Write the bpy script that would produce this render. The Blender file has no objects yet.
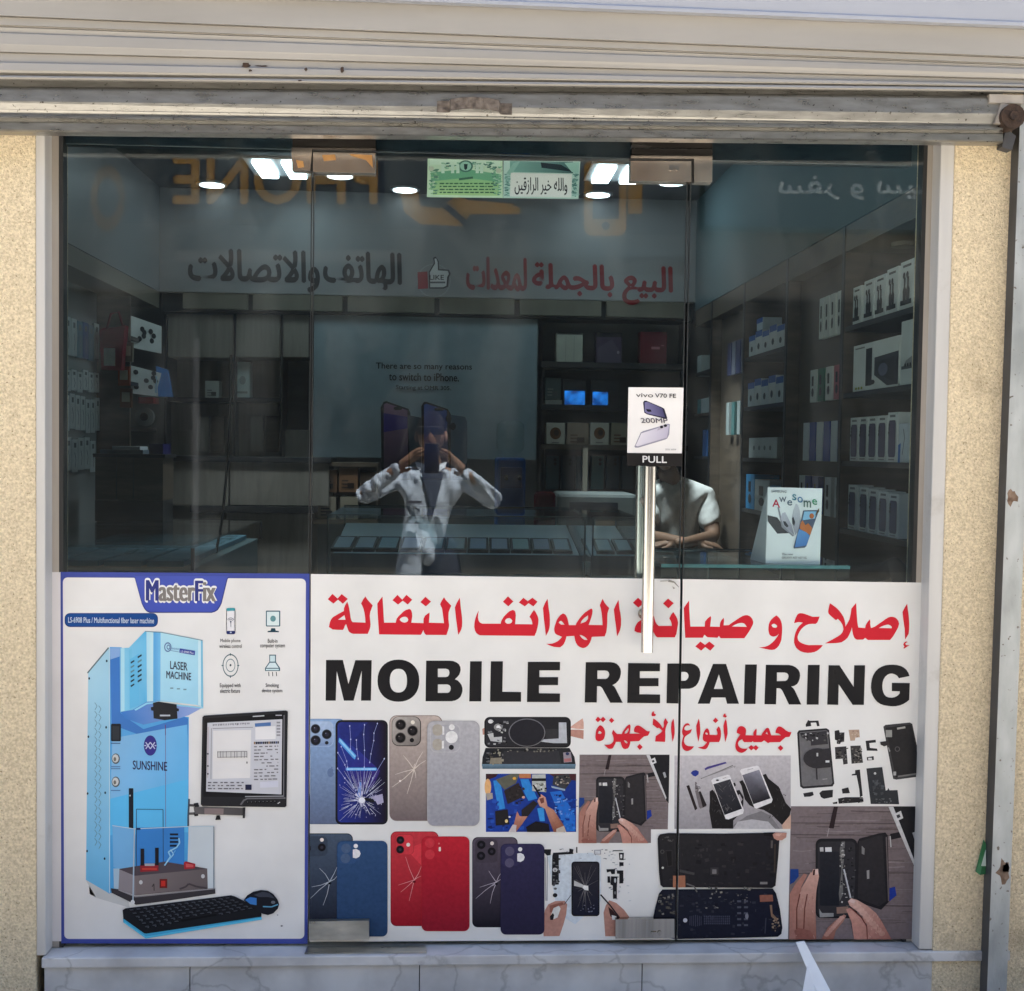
import bpy, bmesh, math, random, unicodedata
from mathutils import Vector, Matrix
from mathutils.geometry import tessellate_polygon
random.seed(11)
sc = bpy.context.scene
COL = sc.collection
V = Vector

# ------------------------------------------------------------------ camera
FPX = 1200.0
YAW, PIT, ROL = 0.0503, -0.0386, 0.0141
CAM = V((-0.1211, -3.0767, 1.5305))
def _basis():
    cy, sy, cp, sp = math.cos(YAW), math.sin(YAW), math.cos(PIT), math.sin(PIT)
    f = V((sy*cp, cy*cp, sp)); r = V((cy, -sy, 0)); u = r.cross(f)
    cr, sr = math.cos(ROL), math.sin(ROL)
    return cr*r + sr*u, -sr*r + cr*u, f
RT, UP, FW = _basis()
def W(px, py, y=0.0):
    """surveyed point: where the sight line of a photo point meets the upright plane at depth y"""
    d = FW + RT*((px-512)/FPX) + UP*((495.5-py)/FPX)
    return CAM + d*((y-CAM.y)/d.y)
cam = bpy.data.objects.new('camera', bpy.data.cameras.new('camera'))
COL.objects.link(cam)
m = Matrix((RT, UP, -FW)).transposed().to_4x4(); m.translation = CAM
cam.matrix_world = m
cam.data.sensor_width = 36; cam.data.lens = 36*FPX/1024
cam.data.clip_start = 0.005; cam.data.clip_end = 500
sc.camera = cam

# ------------------------------------------------------------------ colour
def L(c):
    c = c/255.0
    return c/12.92 if c <= 0.04045 else ((c+0.055)/1.055)**2.4
def S(r, g, b): return (L(r), L(g), L(b))
WHITE = L(233)
def P(r, g, b):
    """ink colour as printed: paper white in the photo is an 0.8 reflector"""
    return tuple(min(0.9, 0.8*L(c)/WHITE) for c in (r, g, b))
def grad(c0, p0, c1, p1):
    """affine ink blend from c0 at p0 to c1 at p1"""
    dx, dy = p1[0]-p0[0], p1[1]-p0[1]; q = dx*dx+dy*dy
    def f(x, y):
        t = ((x-p0[0])*dx+(y-p0[1])*dy)/q
        t = max(0.0, min(1.0, t))
        return tuple(a+(b-a)*t for a, b in zip(c0, c1))
    return f

# ------------------------------------------------------------------ materials
def new_mat(name):
    mt = bpy.data.materials.new(name); mt.use_nodes = True
    nt = mt.node_tree; b = nt.nodes['Principled BSDF']
    return mt, nt, b
def node(nt, t, **kw):
    n = nt.nodes.new(t)
    for k, v in kw.items(): setattr(n, k, v)
    return n
def nmat(name, c1, c2, scale=8, rough=0.5, metal=0.0, bump=0.0, bscale=60, detail=6, speck=None, sscale=120, sthr=0.68, stretch=(1, 1, 1), rvar=0.1, spec=0.5, dirt=None):
    mt, nt, b = new_mat(name); lk = nt.links.new
    tc = node(nt, 'ShaderNodeTexCoord'); mp = node(nt, 'ShaderNodeMapping')
    mp.inputs['Scale'].default_value = stretch
    lk(tc.outputs['Object'], mp.inputs['Vector'])
    n1 = node(nt, 'ShaderNodeTexNoise'); n1.inputs['Scale'].default_value = scale; n1.inputs['Detail'].default_value = detail
    lk(mp.outputs[0], n1.inputs['Vector'])
    r = node(nt, 'ShaderNodeValToRGB'); r.color_ramp.elements[0].position = 0.32; r.color_ramp.elements[1].position = 0.68
    r.color_ramp.elements[0].color = (*c1, 1); r.color_ramp.elements[1].color = (*c2, 1)
    lk(n1.outputs['Fac'], r.inputs[0]); col = r.outputs[0]
    if speck:
        n2 = node(nt, 'ShaderNodeTexNoise'); n2.inputs['Scale'].default_value = sscale; n2.inputs['Detail'].default_value = 3
        lk(tc.outputs['Object'], n2.inputs['Vector'])
        r2 = node(nt, 'ShaderNodeValToRGB'); r2.color_ramp.elements[0].position = sthr; r2.color_ramp.elements[1].position = min(1, sthr+0.05)
        lk(n2.outputs['Fac'], r2.inputs[0])
        mx = node(nt, 'ShaderNodeMix', data_type='RGBA'); mx.inputs['B'].default_value = (*speck, 1)
        lk(r2.outputs[0], mx.inputs['Factor']); lk(col, mx.inputs['A']); col = mx.outputs['Result']
    if dirt:
        n3 = node(nt, 'ShaderNodeTexNoise'); n3.inputs['Scale'].default_value = dirt[1]; n3.inputs['Detail'].default_value = 8; n3.inputs['Roughness'].default_value = 0.7
        lk(tc.outputs['Object'], n3.inputs['Vector'])
        r3 = node(nt, 'ShaderNodeValToRGB'); r3.color_ramp.elements[0].position = dirt[2]; r3.color_ramp.elements[1].position = dirt[2]+0.14
        lk(n3.outputs['Fac'], r3.inputs[0])
        mx = node(nt, 'ShaderNodeMix', data_type='RGBA'); mx.inputs['B'].default_value = (*dirt[0], 1)
        lk(r3.outputs[0], mx.inputs['Factor']); lk(col, mx.inputs['A']); col = mx.outputs['Result']
    lk(col, b.inputs['Base Color'])
    b.inputs['Metallic'].default_value = metal; b.inputs['Specular IOR Level'].default_value = spec
    mr = node(nt, 'ShaderNodeMapRange'); mr.inputs['To Min'].default_value = max(0.02, rough-rvar); mr.inputs['To Max'].default_value = min(1, rough+rvar)
    lk(n1.outputs['Fac'], mr.inputs['Value']); lk(mr.outputs[0], b.inputs['Roughness'])
    if bump:
        n4 = node(nt, 'ShaderNodeTexNoise'); n4.inputs['Scale'].default_value = bscale; n4.inputs['Detail'].default_value = 5
        lk(mp.outputs[0], n4.inputs['Vector'])
        bp = node(nt, 'ShaderNodeBump'); bp.inputs['Strength'].default_value = min(1, bump); bp.inputs['Distance'].default_value = 0.006
        lk(n4.outputs['Fac'], bp.inputs['Height']); lk(bp.outputs[0], b.inputs['Normal'])
    return mt
def ink_mat(name, rough=0.35, var=0.05, spec=0.4, scale=3.0, metal=0.0, bump=0.0):
    """paint / print: per-face ink colour with a little uneven wear"""
    mt, nt, b = new_mat(name); lk = nt.links.new
    at = node(nt, 'ShaderNodeAttribute'); at.attribute_name = 'ink'
    tc = node(nt, 'ShaderNodeTexCoord'); n1 = node(nt, 'ShaderNodeTexNoise'); n1.inputs['Scale'].default_value = scale; n1.inputs['Detail'].default_value = 7
    lk(tc.outputs['Object'], n1.inputs['Vector'])
    mr = node(nt, 'ShaderNodeMapRange'); mr.inputs['From Min'].default_value = 0.3; mr.inputs['From Max'].default_value = 0.7
    mr.inputs['To Min'].default_value = 1-var*1.6; mr.inputs['To Max'].default_value = 1+var*0.4
    lk(n1.outputs['Fac'], mr.inputs['Value'])
    mx = node(nt, 'ShaderNodeVectorMath', operation='SCALE'); lk(at.outputs['Color'], mx.inputs[0]); lk(mr.outputs[0], mx.inputs['Scale'])
    lk(mx.outputs[0], b.inputs['Base Color'])
    n9 = node(nt, 'ShaderNodeTexNoise'); n9.inputs['Scale'].default_value = 2.3; n9.inputs['Detail'].default_value = 9; n9.inputs['Roughness'].default_value = 0.72
    lk(tc.outputs['Object'], n9.inputs['Vector'])
    rr = node(nt, 'ShaderNodeMapRange'); rr.inputs['From Min'].default_value = 0.35; rr.inputs['From Max'].default_value = 0.65; rr.inputs['To Min'].default_value = max(.05, rough-.14); rr.inputs['To Max'].default_value = min(1, rough+.14)
    lk(n9.outputs['Fac'], rr.inputs['Value']); lk(rr.outputs[0], b.inputs['Roughness'])
    b.inputs['Specular IOR Level'].default_value = spec; b.inputs['Metallic'].default_value = metal
    if bump:
        n2 = node(nt, 'ShaderNodeTexNoise'); n2.inputs['Scale'].default_value = 14; n2.inputs['Detail'].default_value = 2
        lk(tc.outputs['Object'], n2.inputs['Vector'])
        bp = node(nt, 'ShaderNodeBump'); bp.inputs['Strength'].default_value = bump; bp.inputs['Distance'].default_value = 0.004
        lk(n2.outputs['Fac'], bp.inputs['Height']); lk(bp.outputs[0], b.inputs['Normal'])
    return mt
def emit_mat(name, col, strength):
    mt, nt, b = new_mat(name)
    b.inputs['Emission Color'].default_value = (*col, 1); b.inputs['Emission Strength'].default_value = strength
    b.inputs['Base Color'].default_value = (0.8, 0.8, 0.8, 1)
    tc = node(nt, 'ShaderNodeTexCoord'); n1 = node(nt, 'ShaderNodeTexNoise'); n1.inputs['Scale'].default_value = 20
    nt.links.new(tc.outputs['Object'], n1.inputs['Vector'])
    mr = node(nt, 'ShaderNodeMapRange'); mr.inputs['To Min'].default_value = strength*0.9; mr.inputs['To Max'].default_value = strength*1.1
    nt.links.new(n1.outputs['Fac'], mr.inputs['Value']); nt.links.new(mr.outputs[0], b.inputs['Emission Strength'])
    return mt
def glass_mat(name, tint, refl=0.045, rough=0.0, dust=0.028):
    mt = bpy.data.materials.new(name); mt.use_nodes = True; nt = mt.node_tree; lk = nt.links.new
    nt.nodes.remove(nt.nodes['Principled BSDF'])
    out = nt.nodes['Material Output']
    lw = node(nt, 'ShaderNodeLayerWeight'); lw.inputs['Blend'].default_value = 0.5
    pw = node(nt, 'ShaderNodeMath', operation='POWER'); pw.inputs[1].default_value = 5.0
    lk(lw.outputs['Facing'], pw.inputs[0])
    ma = node(nt, 'ShaderNodeMath', operation='MULTIPLY_ADD'); ma.inputs[1].default_value = 0.95-refl; ma.inputs[2].default_value = refl
    lk(pw.outputs[0], ma.inputs[0])
    tc = node(nt, 'ShaderNodeTexCoord'); n1 = node(nt, 'ShaderNodeTexNoise'); n1.inputs['Scale'].default_value = 1.3; n1.inputs['Detail'].default_value = 1
    lk(tc.outputs['Object'], n1.inputs['Vector'])
    bp = node(nt, 'ShaderNodeBump'); bp.inputs['Strength'].default_value = 0.012; bp.inputs['Distance'].default_value = 0.02
    lk(n1.outputs['Fac'], bp.inputs['Height'])
    t = node(nt, 'ShaderNodeBsdfTransparent'); t.inputs[0].default_value = (*tint, 1)
    g = node(nt, 'ShaderNodeBsdfGlossy'); g.inputs['Roughness'].default_value = rough; g.inputs['Color'].default_value = (0.95, 0.97, 1, 1)
    lk(bp.outputs[0], g.inputs['Normal'])
    mx = node(nt, 'ShaderNodeMixShader'); lk(ma.outputs[0], mx.inputs[0]); lk(t.outputs[0], mx.inputs[1]); lk(g.outputs[0], mx.inputs[2])
    # dust and wiped smears on the pane
    df = node(nt, 'ShaderNodeBsdfDiffuse'); df.inputs['Color'].default_value = (.6, .6, .58, 1)
    mp = node(nt, 'ShaderNodeMapping'); mp.inputs['Scale'].default_value = (2.2, 1, .7); mp.inputs['Rotation'].default_value = (0, .5, 0); lk(tc.outputs['Object'], mp.inputs['Vector'])
    n2 = node(nt, 'ShaderNodeTexNoise'); n2.inputs['Scale'].default_value = 3.2; n2.inputs['Detail'].default_value = 9; n2.inputs['Roughness'].default_value = .68; n2.inputs['Distortion'].default_value = .6
    lk(mp.outputs[0], n2.inputs['Vector'])
    mr = node(nt, 'ShaderNodeMapRange'); mr.inputs['From Min'].default_value = .48; mr.inputs['From Max'].default_value = .75; mr.inputs['To Min'].default_value = 0.0; mr.inputs['To Max'].default_value = dust
    lk(n2.outputs['Fac'], mr.inputs['Value'])
    m2 = node(nt, 'ShaderNodeMixShader'); lk(mr.outputs[0], m2.inputs[0]); lk(mx.outputs[0], m2.inputs[1]); lk(df.outputs[0], m2.inputs[2])
    lk(m2.outputs[0], out.inputs['Surface'])
    return mt

M = {}
M['ink'] = ink_mat('print_ink', 0.40, 0.07, 0.09, 5, bump=0.06)
M['photo'] = ink_mat('photo_print_ink', 0.40, 0.10, 0.09, 110, bump=0.06)
M['board'] = ink_mat('printed_card', 0.45, 0.06, 0.3, 14)
M['paint'] = ink_mat('painted_wood', 0.5, 0.12, 0.35, 6)
M['cloth'] = ink_mat('woven_cloth', 0.9, 0.12, 0.1, 40, bump=0.0)
M['skin'] = ink_mat('skin_tone', 0.55, 0.1, 0.3, 30)

# ------------------------------------------------------------------ object registry
ORG = {}
def props(o, label=None, cat=None, group=None, kind=None):
    if label: o['label'] = label
    if cat: o['category'] = cat
    if group: o['group'] = group
    if kind: o['kind'] = kind
    return o
def thing(name, label, cat, loc=(0, 0, 0), group=None):
    o = bpy.data.objects.new(name, None); COL.objects.link(o); o.location = loc; o.empty_display_size = 0.1
    ORG[o.name] = V(loc)
    return props(o, label, cat, group)
def child_list(o): return [c for c in bpy.data.objects if c.parent is o]
KIDS = {}
def copy_tree(o, loc=None, rotz=None, label=None, parent=None, scale=None):
    c = o.copy(); COL.objects.link(c)
    if parent is not None: c.parent = parent
    if loc is not None: c.location = loc
    if rotz is not None: c.rotation_euler = (0, 0, rotz)
    if scale is not None: c.scale = scale
    if label: c['label'] = label
    KIDS[c.name] = []
    for k in KIDS.get(o.name, []):
        KIDS[c.name].append(copy_tree(k, parent=c))
    return c

class MB:
    """collects faces in world coordinates, links them as ONE mesh object"""
    def __init__(s): s.v = []; s.f = []; s.c = []; s.m = []; s.sm = []
    def face(s, pts, col=None, mi=0, smooth=False):
        i = len(s.v); s.v.extend([V(p) for p in pts]); s.f.append(tuple(range(i, i+len(pts)))); s.m.append(mi); s.sm.append(smooth)
        n = len(pts)
        if col is None: s.c.append([(0.5, 0.5, 0.5)]*n)
        elif isinstance(col, list): s.c.append(col)
        else: s.c.append([col]*n)
    def mesh_faces(s, vs, fs, col=None, mi=0, smooth=True):
        i = len(s.v); s.v.extend([V(p) for p in vs])
        for f in fs:
            s.f.append(tuple(i+k for k in f)); s.m.append(mi); s.sm.append(smooth)
            if callable(col): s.c.append([col(*vs[k]) for k in f])
            else: s.c.append([col or (0.5, 0.5, 0.5)]*len(f))
    def hexa(s, p, col=None, mi=0):
        """8 corners: bottom 0-3 counter-clockwise from above, top 4-7"""
        s.mesh_faces(p, [(3, 2, 1, 0), (4, 5, 6, 7), (0, 1, 5, 4), (1, 2, 6, 5), (2, 3, 7, 6), (3, 0, 4, 7)], col, mi, False)
    def box(s, x0, x1, y0, y1, z0, z1, col=None, mi=0):
        s.hexa([(x0, y0, z0), (x1, y0, z0), (x1, y1, z0), (x0, y1, z0), (x0, y0, z1), (x1, y0, z1), (x1, y1, z1), (x0, y1, z1)], col, mi)
    def slab(s, quad, n, t, col=None, mi=0):
        """quad: 4 points; thickened by t along n"""
        n = V(n)*t; q = [V(p) for p in quad]
        s.hexa(q + [p+n for p in q], col, mi)
    def prism(s, poly, d, col=None, mi=0, smooth=False):
        """poly: 3-D loop, extruded by vector d"""
        n = len(poly); a = [V(p) for p in poly]; d = V(d)
        s.face(list(reversed(a)), col, mi); s.face([p+d for p in a], col, mi)
        for i in range(n):
            j = (i+1) % n; s.face([a[i], a[j], a[j]+d, a[i]+d], col, mi, smooth)
    def cyl(s, p0, p1, r0, r1=None, n=16, col=None, mi=0, caps=True):
        p0, p1 = V(p0), V(p1); r1 = r0 if r1 is None else r1
        ax = (p1-p0).normalized(); t = V((0, 0, 1)) if abs(ax.z) < 0.9 else V((1, 0, 0))
        u = ax.cross(t).normalized(); w = ax.cross(u)
        ring = lambda c, r: [c + (u*math.cos(2*math.pi*k/n)+w*math.sin(2*math.pi*k/n))*r for k in range(n)]
        vs = ring(p0, r0)+ring(p1, r1)
        s.mesh_faces(vs, [(k, (k+1) % n, n+(k+1) % n, n+k) for k in range(n)], col, mi, True)
        if caps:
            s.face(list(reversed(vs[:n])), col, mi); s.face(vs[n:], col, mi)
    def tube(s, path, r, n=8, col=None, mi=0):
        path = [V(p) for p in path]; N = len(path); rs = r if isinstance(r, list) else [r]*N
        vs = []; up = None
        for i, p in enumerate(path):
            t = (path[min(i+1, N-1)]-path[max(i-1, 0)]).normalized()
            if up is None: up = V((0, 0, 1)) if abs(t.z) < 0.9 else V((1, 0, 0))
            u = t.cross(up).normalized(); w = u.cross(t).normalized(); up = w
            vs += [p+(u*math.cos(2*math.pi*k/n)+w*math.sin(2*math.pi*k/n))*rs[i] for k in range(n)]
        fs = [(i*n+k, i*n+(k+1) % n, (i+1)*n+(k+1) % n, (i+1)*n+k) for i in range(N-1) for k in range(n)]
        fs += [tuple(reversed(range(n))), tuple(range((N-1)*n, N*n))]
        s.mesh_faces(vs, fs, col, mi, True)
    def ball(s, c, r, n=14, col=None, mi=0, fn=None):
        c = V(c); r = V(r) if hasattr(r, '__len__') else V((r, r, r)); vs = []; h = n//2
        for i in range(h+1):
            a = math.pi*i/h
            for k in range(n):
                b = 2*math.pi*k/n; d = V((math.sin(a)*math.cos(b), math.sin(a)*math.sin(b), math.cos(a)))
                p = V((d.x*r.x, d.y*r.y, d.z*r.z))
                if fn: p = fn(p, d)
                vs.append(c+p)
        fs = [(i*n+k, i*n+(k+1) % n, (i+1)*n+(k+1) % n, (i+1)*n+k) for i in range(h) for k in range(n)]
        s.mesh_faces(vs, [tuple(reversed(f)) for f in fs], col, mi, True)
    def lathe(s, c, prof, n=20, col=None, mi=0):
        c = V(c); vs = []
        for r, z in prof: vs += [c+V((r*math.cos(2*math.pi*k/n), r*math.sin(2*math.pi*k/n), z)) for k in range(n)]
        m_ = len(prof)
        s.mesh_faces(vs, [(i*n+k, i*n+(k+1) % n, (i+1)*n+(k+1) % n, (i+1)*n+k) for i in range(m_-1) for k in range(n)], col, mi, True)
        s.face(list(reversed(vs[:n])), col, mi); s.face(vs[-n:], col, mi)
    def build(s, name, mat, parent=None, bevel=0.0, origin=None, weld=False):
        me = bpy.data.meshes.new(name)
        if parent is not None: org = ORG.get(parent.name, V((0, 0, 0)))
        elif origin is not None: org = V(origin)
        else:
            xs = [p.x for p in s.v]; ys = [p.y for p in s.v]; zs = [p.z for p in s.v]
            org = V(((min(xs)+max(xs))/2, (min(ys)+max(ys))/2, min(zs)))
        me.from_pydata([p-org for p in s.v], [], s.f)
        ca = me.color_attributes.new('ink', 'FLOAT_COLOR', 'CORNER')
        buf = []
        for c in s.c:
            for q in c: buf += [q[0], q[1], q[2], 1.0]
        ca.data.foreach_set('color', buf)
        me.polygons.foreach_set('material_index', s.m); me.polygons.foreach_set('use_smooth', s.sm)
        for mt in (mat if isinstance(mat, (list, tuple)) else [mat]): me.materials.append(mt)
        me.update()
        o = bpy.data.objects.new(name, me); COL.objects.link(o)
        ORG[o.name] = org
        if parent is not None:
            o.parent = parent; KIDS.setdefault(parent.name, []).append(o)
        else: o.location = org
        if bevel:
            b = o.modifiers.new('edge', 'BEVEL'); b.width = bevel; b.segments = 2; b.limit_method = 'ANGLE'; b.angle_limit = math.radians(40)
            b.harden_normals = False
        return o

# ------------------------------------------------------------------ text
_FORM = {}
for cp in range(0xFE70, 0xFEFD):
    d = unicodedata.decomposition(chr(cp)).split()
    if d and d[0] in ('<isolated>', '<initial>', '<medial>', '<final>'):
        _FORM[(''.join(chr(int(x, 16)) for x in d[1:]), d[0][1:-1])] = chr(cp)
_STOP = set('اأإآدذرزوؤةىء')
def arabic(s):
    """joined letter shapes in the order they stand from left to right"""
    out = []; i = 0; prev = False
    while i < len(s):
        c = s[i]
        if c == 'ل' and i+1 < len(s) and s[i+1] in 'اأإآ':
            out.append(_FORM[(c+s[i+1], 'final' if prev else 'isolated')]); i += 2; prev = False; continue
        if (c, 'isolated') not in _FORM: out.append(c); prev = False; i += 1; continue
        nxt = i+1 < len(s) and (s[i+1], 'isolated') in _FORM and s[i+1] != 'ء' and c not in _STOP
        k = ('medial' if nxt else 'final') if prev else ('initial' if nxt else 'isolated')
        out.append(_FORM.get((c, k)) or _FORM[(c, 'isolated')]); prev = nxt; i += 1
    return ''.join(reversed(out))
_TX = {}
def text_tris(body, bold=0.0):
    key = (body, bold)
    if key not in _TX:
        c = bpy.data.curves.new('lettering', 'FONT'); c.body = body; c.offset = bold; c.resolution_u = 3
        o = bpy.data.objects.new('lettering', c); COL.objects.link(o)
        dg = bpy.context.evaluated_depsgraph_get(); ev = o.evaluated_get(dg); me = ev.to_mesh()
        me.calc_loop_triangles()
        vs = [(v.co.x, v.co.y) for v in me.vertices]; ts = [tuple(t.vertices) for t in me.loop_triangles]
        ev.to_mesh_clear(); bpy.data.objects.remove(o); bpy.data.curves.remove(c)
        x0, x1 = min(v[0] for v in vs), max(v[0] for v in vs); y0, y1 = min(v[1] for v in vs), max(v[1] for v in vs)
        _TX[key] = ([((x-x0)/(x1-x0), (y-y0)/(y1-y0)) for x, y in vs], ts, (x1-x0)/(y1-y0))
    return _TX[key]

# ------------------------------------------------------------------ flat print work
class Print:
    """stacks thin layers of ink on a flat sheet; f maps sheet (x, y) to a point, n is the sheet's normal"""
    def __init__(s, f, n=(0, -1, 0), eps=0.00016, clip=None):
        s.mb = MB(); s.f = f; s.n = V(n); s.eps = eps; s.clip = clip or (); s.ox = s.oy = 0.0; s.k = 1.0; s.base = 0; s.items = []; s.cur = None
    def at(s, ox, oy, k): s.ox, s.oy, s.k = ox, oy, k; return s
    def open(s, layer): s.cur = []; s.items.append((layer, len(s.items), s.cur))
    def tri(s, a, b, c, col):
        pts = [(s.ox+p[0]/s.k, s.oy+p[1]/s.k) for p in (a, b, c)]
        loc = [a, b, c]
        for clip in s.clip:
            q = list(zip(pts, loc)); out = []
            for i in range(len(q)):
                (p0, l0), (p1, l1) = q[i], q[(i+1) % len(q)]; d0, d1 = clip(*p0), clip(*p1)
                if d0 >= 0: out.append((p0, l0))
                if (d0 >= 0) != (d1 >= 0):
                    t = d0/(d0-d1); out.append(((p0[0]+(p1[0]-p0[0])*t, p0[1]+(p1[1]-p0[1])*t), (l0[0]+(l1[0]-l0[0])*t, l0[1]+(l1[1]-l0[1])*t)))
            if len(out) < 3: return
            pts = [o[0] for o in out]; loc = [o[1] for o in out]
        w = [s.f(*p) for p in pts]
        nn = (w[1]-w[0]).cross(w[2]-w[0])
        if nn.length < 1e-12: return
        cl = [col(*l) for l in loc] if callable(col) else [col]*len(w)
        if nn.dot(s.n) < 0: w.reverse(); cl.reverse()
        s.cur.append((w, cl))
    def flush(s):
        its = [x for x in sorted(s.items, key=lambda x: (x[0], x[1])) if x[2]]
        step = min(s.eps, s.eps*14/max(1, len(its)))
        for i, (_, _, fs) in enumerate(its):
            off = s.n*(s.eps*(s.base+1)+step*i)
            for w, cl in fs: s.mb.face([p+off for p in w], cl)
        s.items = []
    def poly(s, pts, col, layer=1, holes=()):
        loops = [list(pts)]+[list(h) for h in holes]
        flat = [p for l in loops for p in l]
        s.open(layer)
        for t in tessellate_polygon([[V((p[0], p[1], 0)) for p in l] for l in loops]):
            s.tri(flat[t[0]], flat[t[1]], flat[t[2]], col)
    def rect(s, x0, y0, x1, y1, col, layer=1): s.poly([(x0, y0), (x1, y0), (x1, y1), (x0, y1)], col, layer)
    def rr(s, x0, y0, x1, y1, r, col, layer=1, n=5):
        p = []
        for cx, cy, a in ((x1-r, y0+r, -90), (x1-r, y1-r, 0), (x0+r, y1-r, 90), (x0+r, y0+r, 180)):
            for i in range(n+1):
                t = math.radians(a+90*i/n); p.append((cx+r*math.cos(t), cy+r*math.sin(t)))
        s.poly(p, col, layer)
    def ell(s, cx, cy, rx, ry, col, layer=1, n=20, hole=None):
        ring = lambda k: [(cx+rx*k*math.cos(2*math.pi*i/n), cy+ry*k*math.sin(2*math.pi*i/n)) for i in range(n)]
        if hole:
            a, b = ring(1), ring(hole); s.open(layer)
            for i in range(n):
                j = (i+1) % n; s.tri(a[i], a[j], b[j], col); s.tri(a[i], b[j], b[i], col)
        else: s.poly(ring(1), col, layer)
    def line(s, pts, w, col, layer=1, w1=None):
        for i in range(len(pts)-1):
            (x0, y0), (x1, y1) = pts[i], pts[i+1]; dx, dy = x1-x0, y1-y0; q = math.hypot(dx, dy) or 1
            a = w if w1 is None else w+(w1-w)*i/(len(pts)-1); b = w if w1 is None else w+(w1-w)*(i+1)/(len(pts)-1)
            nx, ny = -dy/q, dx/q
            s.poly([(x0+nx*a/2, y0+ny*a/2), (x1+nx*b/2, y1+ny*b/2), (x1-nx*b/2, y1-ny*b/2), (x0-nx*a/2, y0-ny*a/2)], col, layer)
    def text(s, body, x0, y0, x1, y1, col, layer=1, bold=0.0, slope=0.0, shear=0.0):
        """fits the lettering in the box; slope drops the right end; bold overprints shifted copies"""
        vs, ts, ar = text_tris(body, 0.0)
        h = abs(y1-y0); e = bold*h*0.8; sg = 1 if x1 > x0 else -1
        sh = [(0, 0)] if not bold else [(-e, 0), (e, 0), (0, -e), (0, e)]
        xa, xb, ya, yb = x0+sg*e, x1-sg*e, y0+e, y1-e
        for dx, dy in sh:
            q = [(xa+(xb-xa)*u+shear*v+dx, yb-(yb-ya)*v+slope*u+dy) for u, v in vs]
            s.open(layer)
            for t in ts: s.tri(q[t[0]], q[t[1]], q[t[2]], col)
    def build(s, name, mat, parent):
        s.flush()
        return s.mb.build(name, mat, parent) if s.mb.f else None
def frame_map(o, ux, uy):
    """sheet coordinates along two world vectors from a corner"""
    o, ux, uy = V(o), V(ux), V(uy)
    return lambda x, y: o+ux*x+uy*y
# ================================================================== FACADE
M['plaster'] = nmat('sand_plaster', (0.60, 0.485, 0.315), (0.90, 0.765, 0.54), 170, 0.9, bump=1.0, bscale=260, speck=(0.38, 0.28, 0.16), sscale=150, sthr=0.655, dirt=((0.40, 0.315, 0.20), 2.1, 0.56), spec=0.2)
M['alu'] = nmat('brushed_aluminium', (0.50, 0.485, 0.465), (0.58, 0.565, 0.54), 3, 0.5, metal=0.1, stretch=(8, 8, 0.4), dirt=((0.42, 0.40, 0.37), 5, 0.64))
M['bead'] = nmat('beige_frame_bead', (0.33, 0.29, 0.25), (0.42, 0.38, 0.33), 4, 0.45, metal=0.2, stretch=(6, 6, 0.5))
M['black'] = nmat('black_rubber', (0.012, 0.012, 0.013), (0.02, 0.02, 0.02), 8, 0.6)
M['galv'] = nmat('galvanised_steel', (0.235, 0.23, 0.215), (0.35, 0.342, 0.32), 45, 0.30, metal=0.8, bump=0.035, bscale=240, speck=(0.07, 0.06, 0.05), sscale=110, sthr=0.66, stretch=(0.35, 1, 1.4), dirt=((0.19, 0.18, 0.16), 9, 0.62))
M['slat'] = nmat('cream_shutter_paint', (0.31, 0.293, 0.267), (0.37, 0.35, 0.322), 3, 0.45, metal=0.1, stretch=(0.5, 1, 3), dirt=((0.28, 0.24, 0.19), 3.5, 0.68), speck=(0.15, 0.10, 0.07), sscale=38, sthr=0.80)
M['hood'] = nmat('pale_blue_fascia', (0.33, 0.345, 0.39), (0.38, 0.395, 0.44), 2, 0.35, stretch=(0.4, 1, 2))
M['rust'] = nmat('rusty_iron', (0.10, 0.055, 0.03), (0.30, 0.21, 0.15), 45, 0.8, metal=0.2, bump=0.5, bscale=150)
M["rust_worn"] = nmat("worn_rusty_steel", (0.06, 0.045, 0.035), (0.22, 0.18, 0.145), 60, 0.6, metal=0.4, bump=0.4, bscale=150)
M["rust_dark"] = nmat('dark_rusty_iron', (0.02, 0.012, 0.008), (0.07, 0.04, 0.025), 60, 0.85, metal=0.2, bump=0.6, bscale=180)
M['rail_paint'] = nmat('grey_rail_paint', (0.30, 0.32, 0.32), (0.46, 0.48, 0.48), 18, 0.5, metal=0.4, stretch=(1, 1, 0.4), bump=0.2, bscale=120, dirt=((0.16, 0.15, 0.13), 7, 0.62), speck=(0.14, 0.12, 0.10), sscale=70, sthr=0.655)
M['dark_rail'] = nmat('dark_rail_edge', (0.035, 0.036, 0.04), (0.06, 0.06, 0.065), 12, 0.5)
M['steel'] = nmat('polished_steel', (0.40, 0.385, 0.36), (0.56, 0.54, 0.51), 3, 0.2, metal=1.0, rvar=0.05, stretch=(30, 30, 0.6))
M['patch'] = nmat('patch_fitting_steel', (0.36, 0.31, 0.27), (0.60, 0.53, 0.46), 9, 0.2, metal=0.9, rvar=0.08, dirt=((0.30, 0.24, 0.18), 14, 0.62))
M['tape'] = nmat('brown_tape', (0.36, 0.18, 0.06), (0.46, 0.25, 0.09), 30, 0.5)
M['housing'] = nmat('dark_pivot_housing', (0.05, 0.045, 0.042), (0.12, 0.11, 0.10), 9, 0.25, metal=0.8, stretch=(0.6, 1, 6))
M['patch_low'] = nmat('worn_patch_steel', (0.30, 0.295, 0.26), (0.56, 0.55, 0.50), 18, 0.30, metal=0.85, rvar=0.1, stretch=(0.5, 1, 1), bump=0.2, bscale=40)
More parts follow.
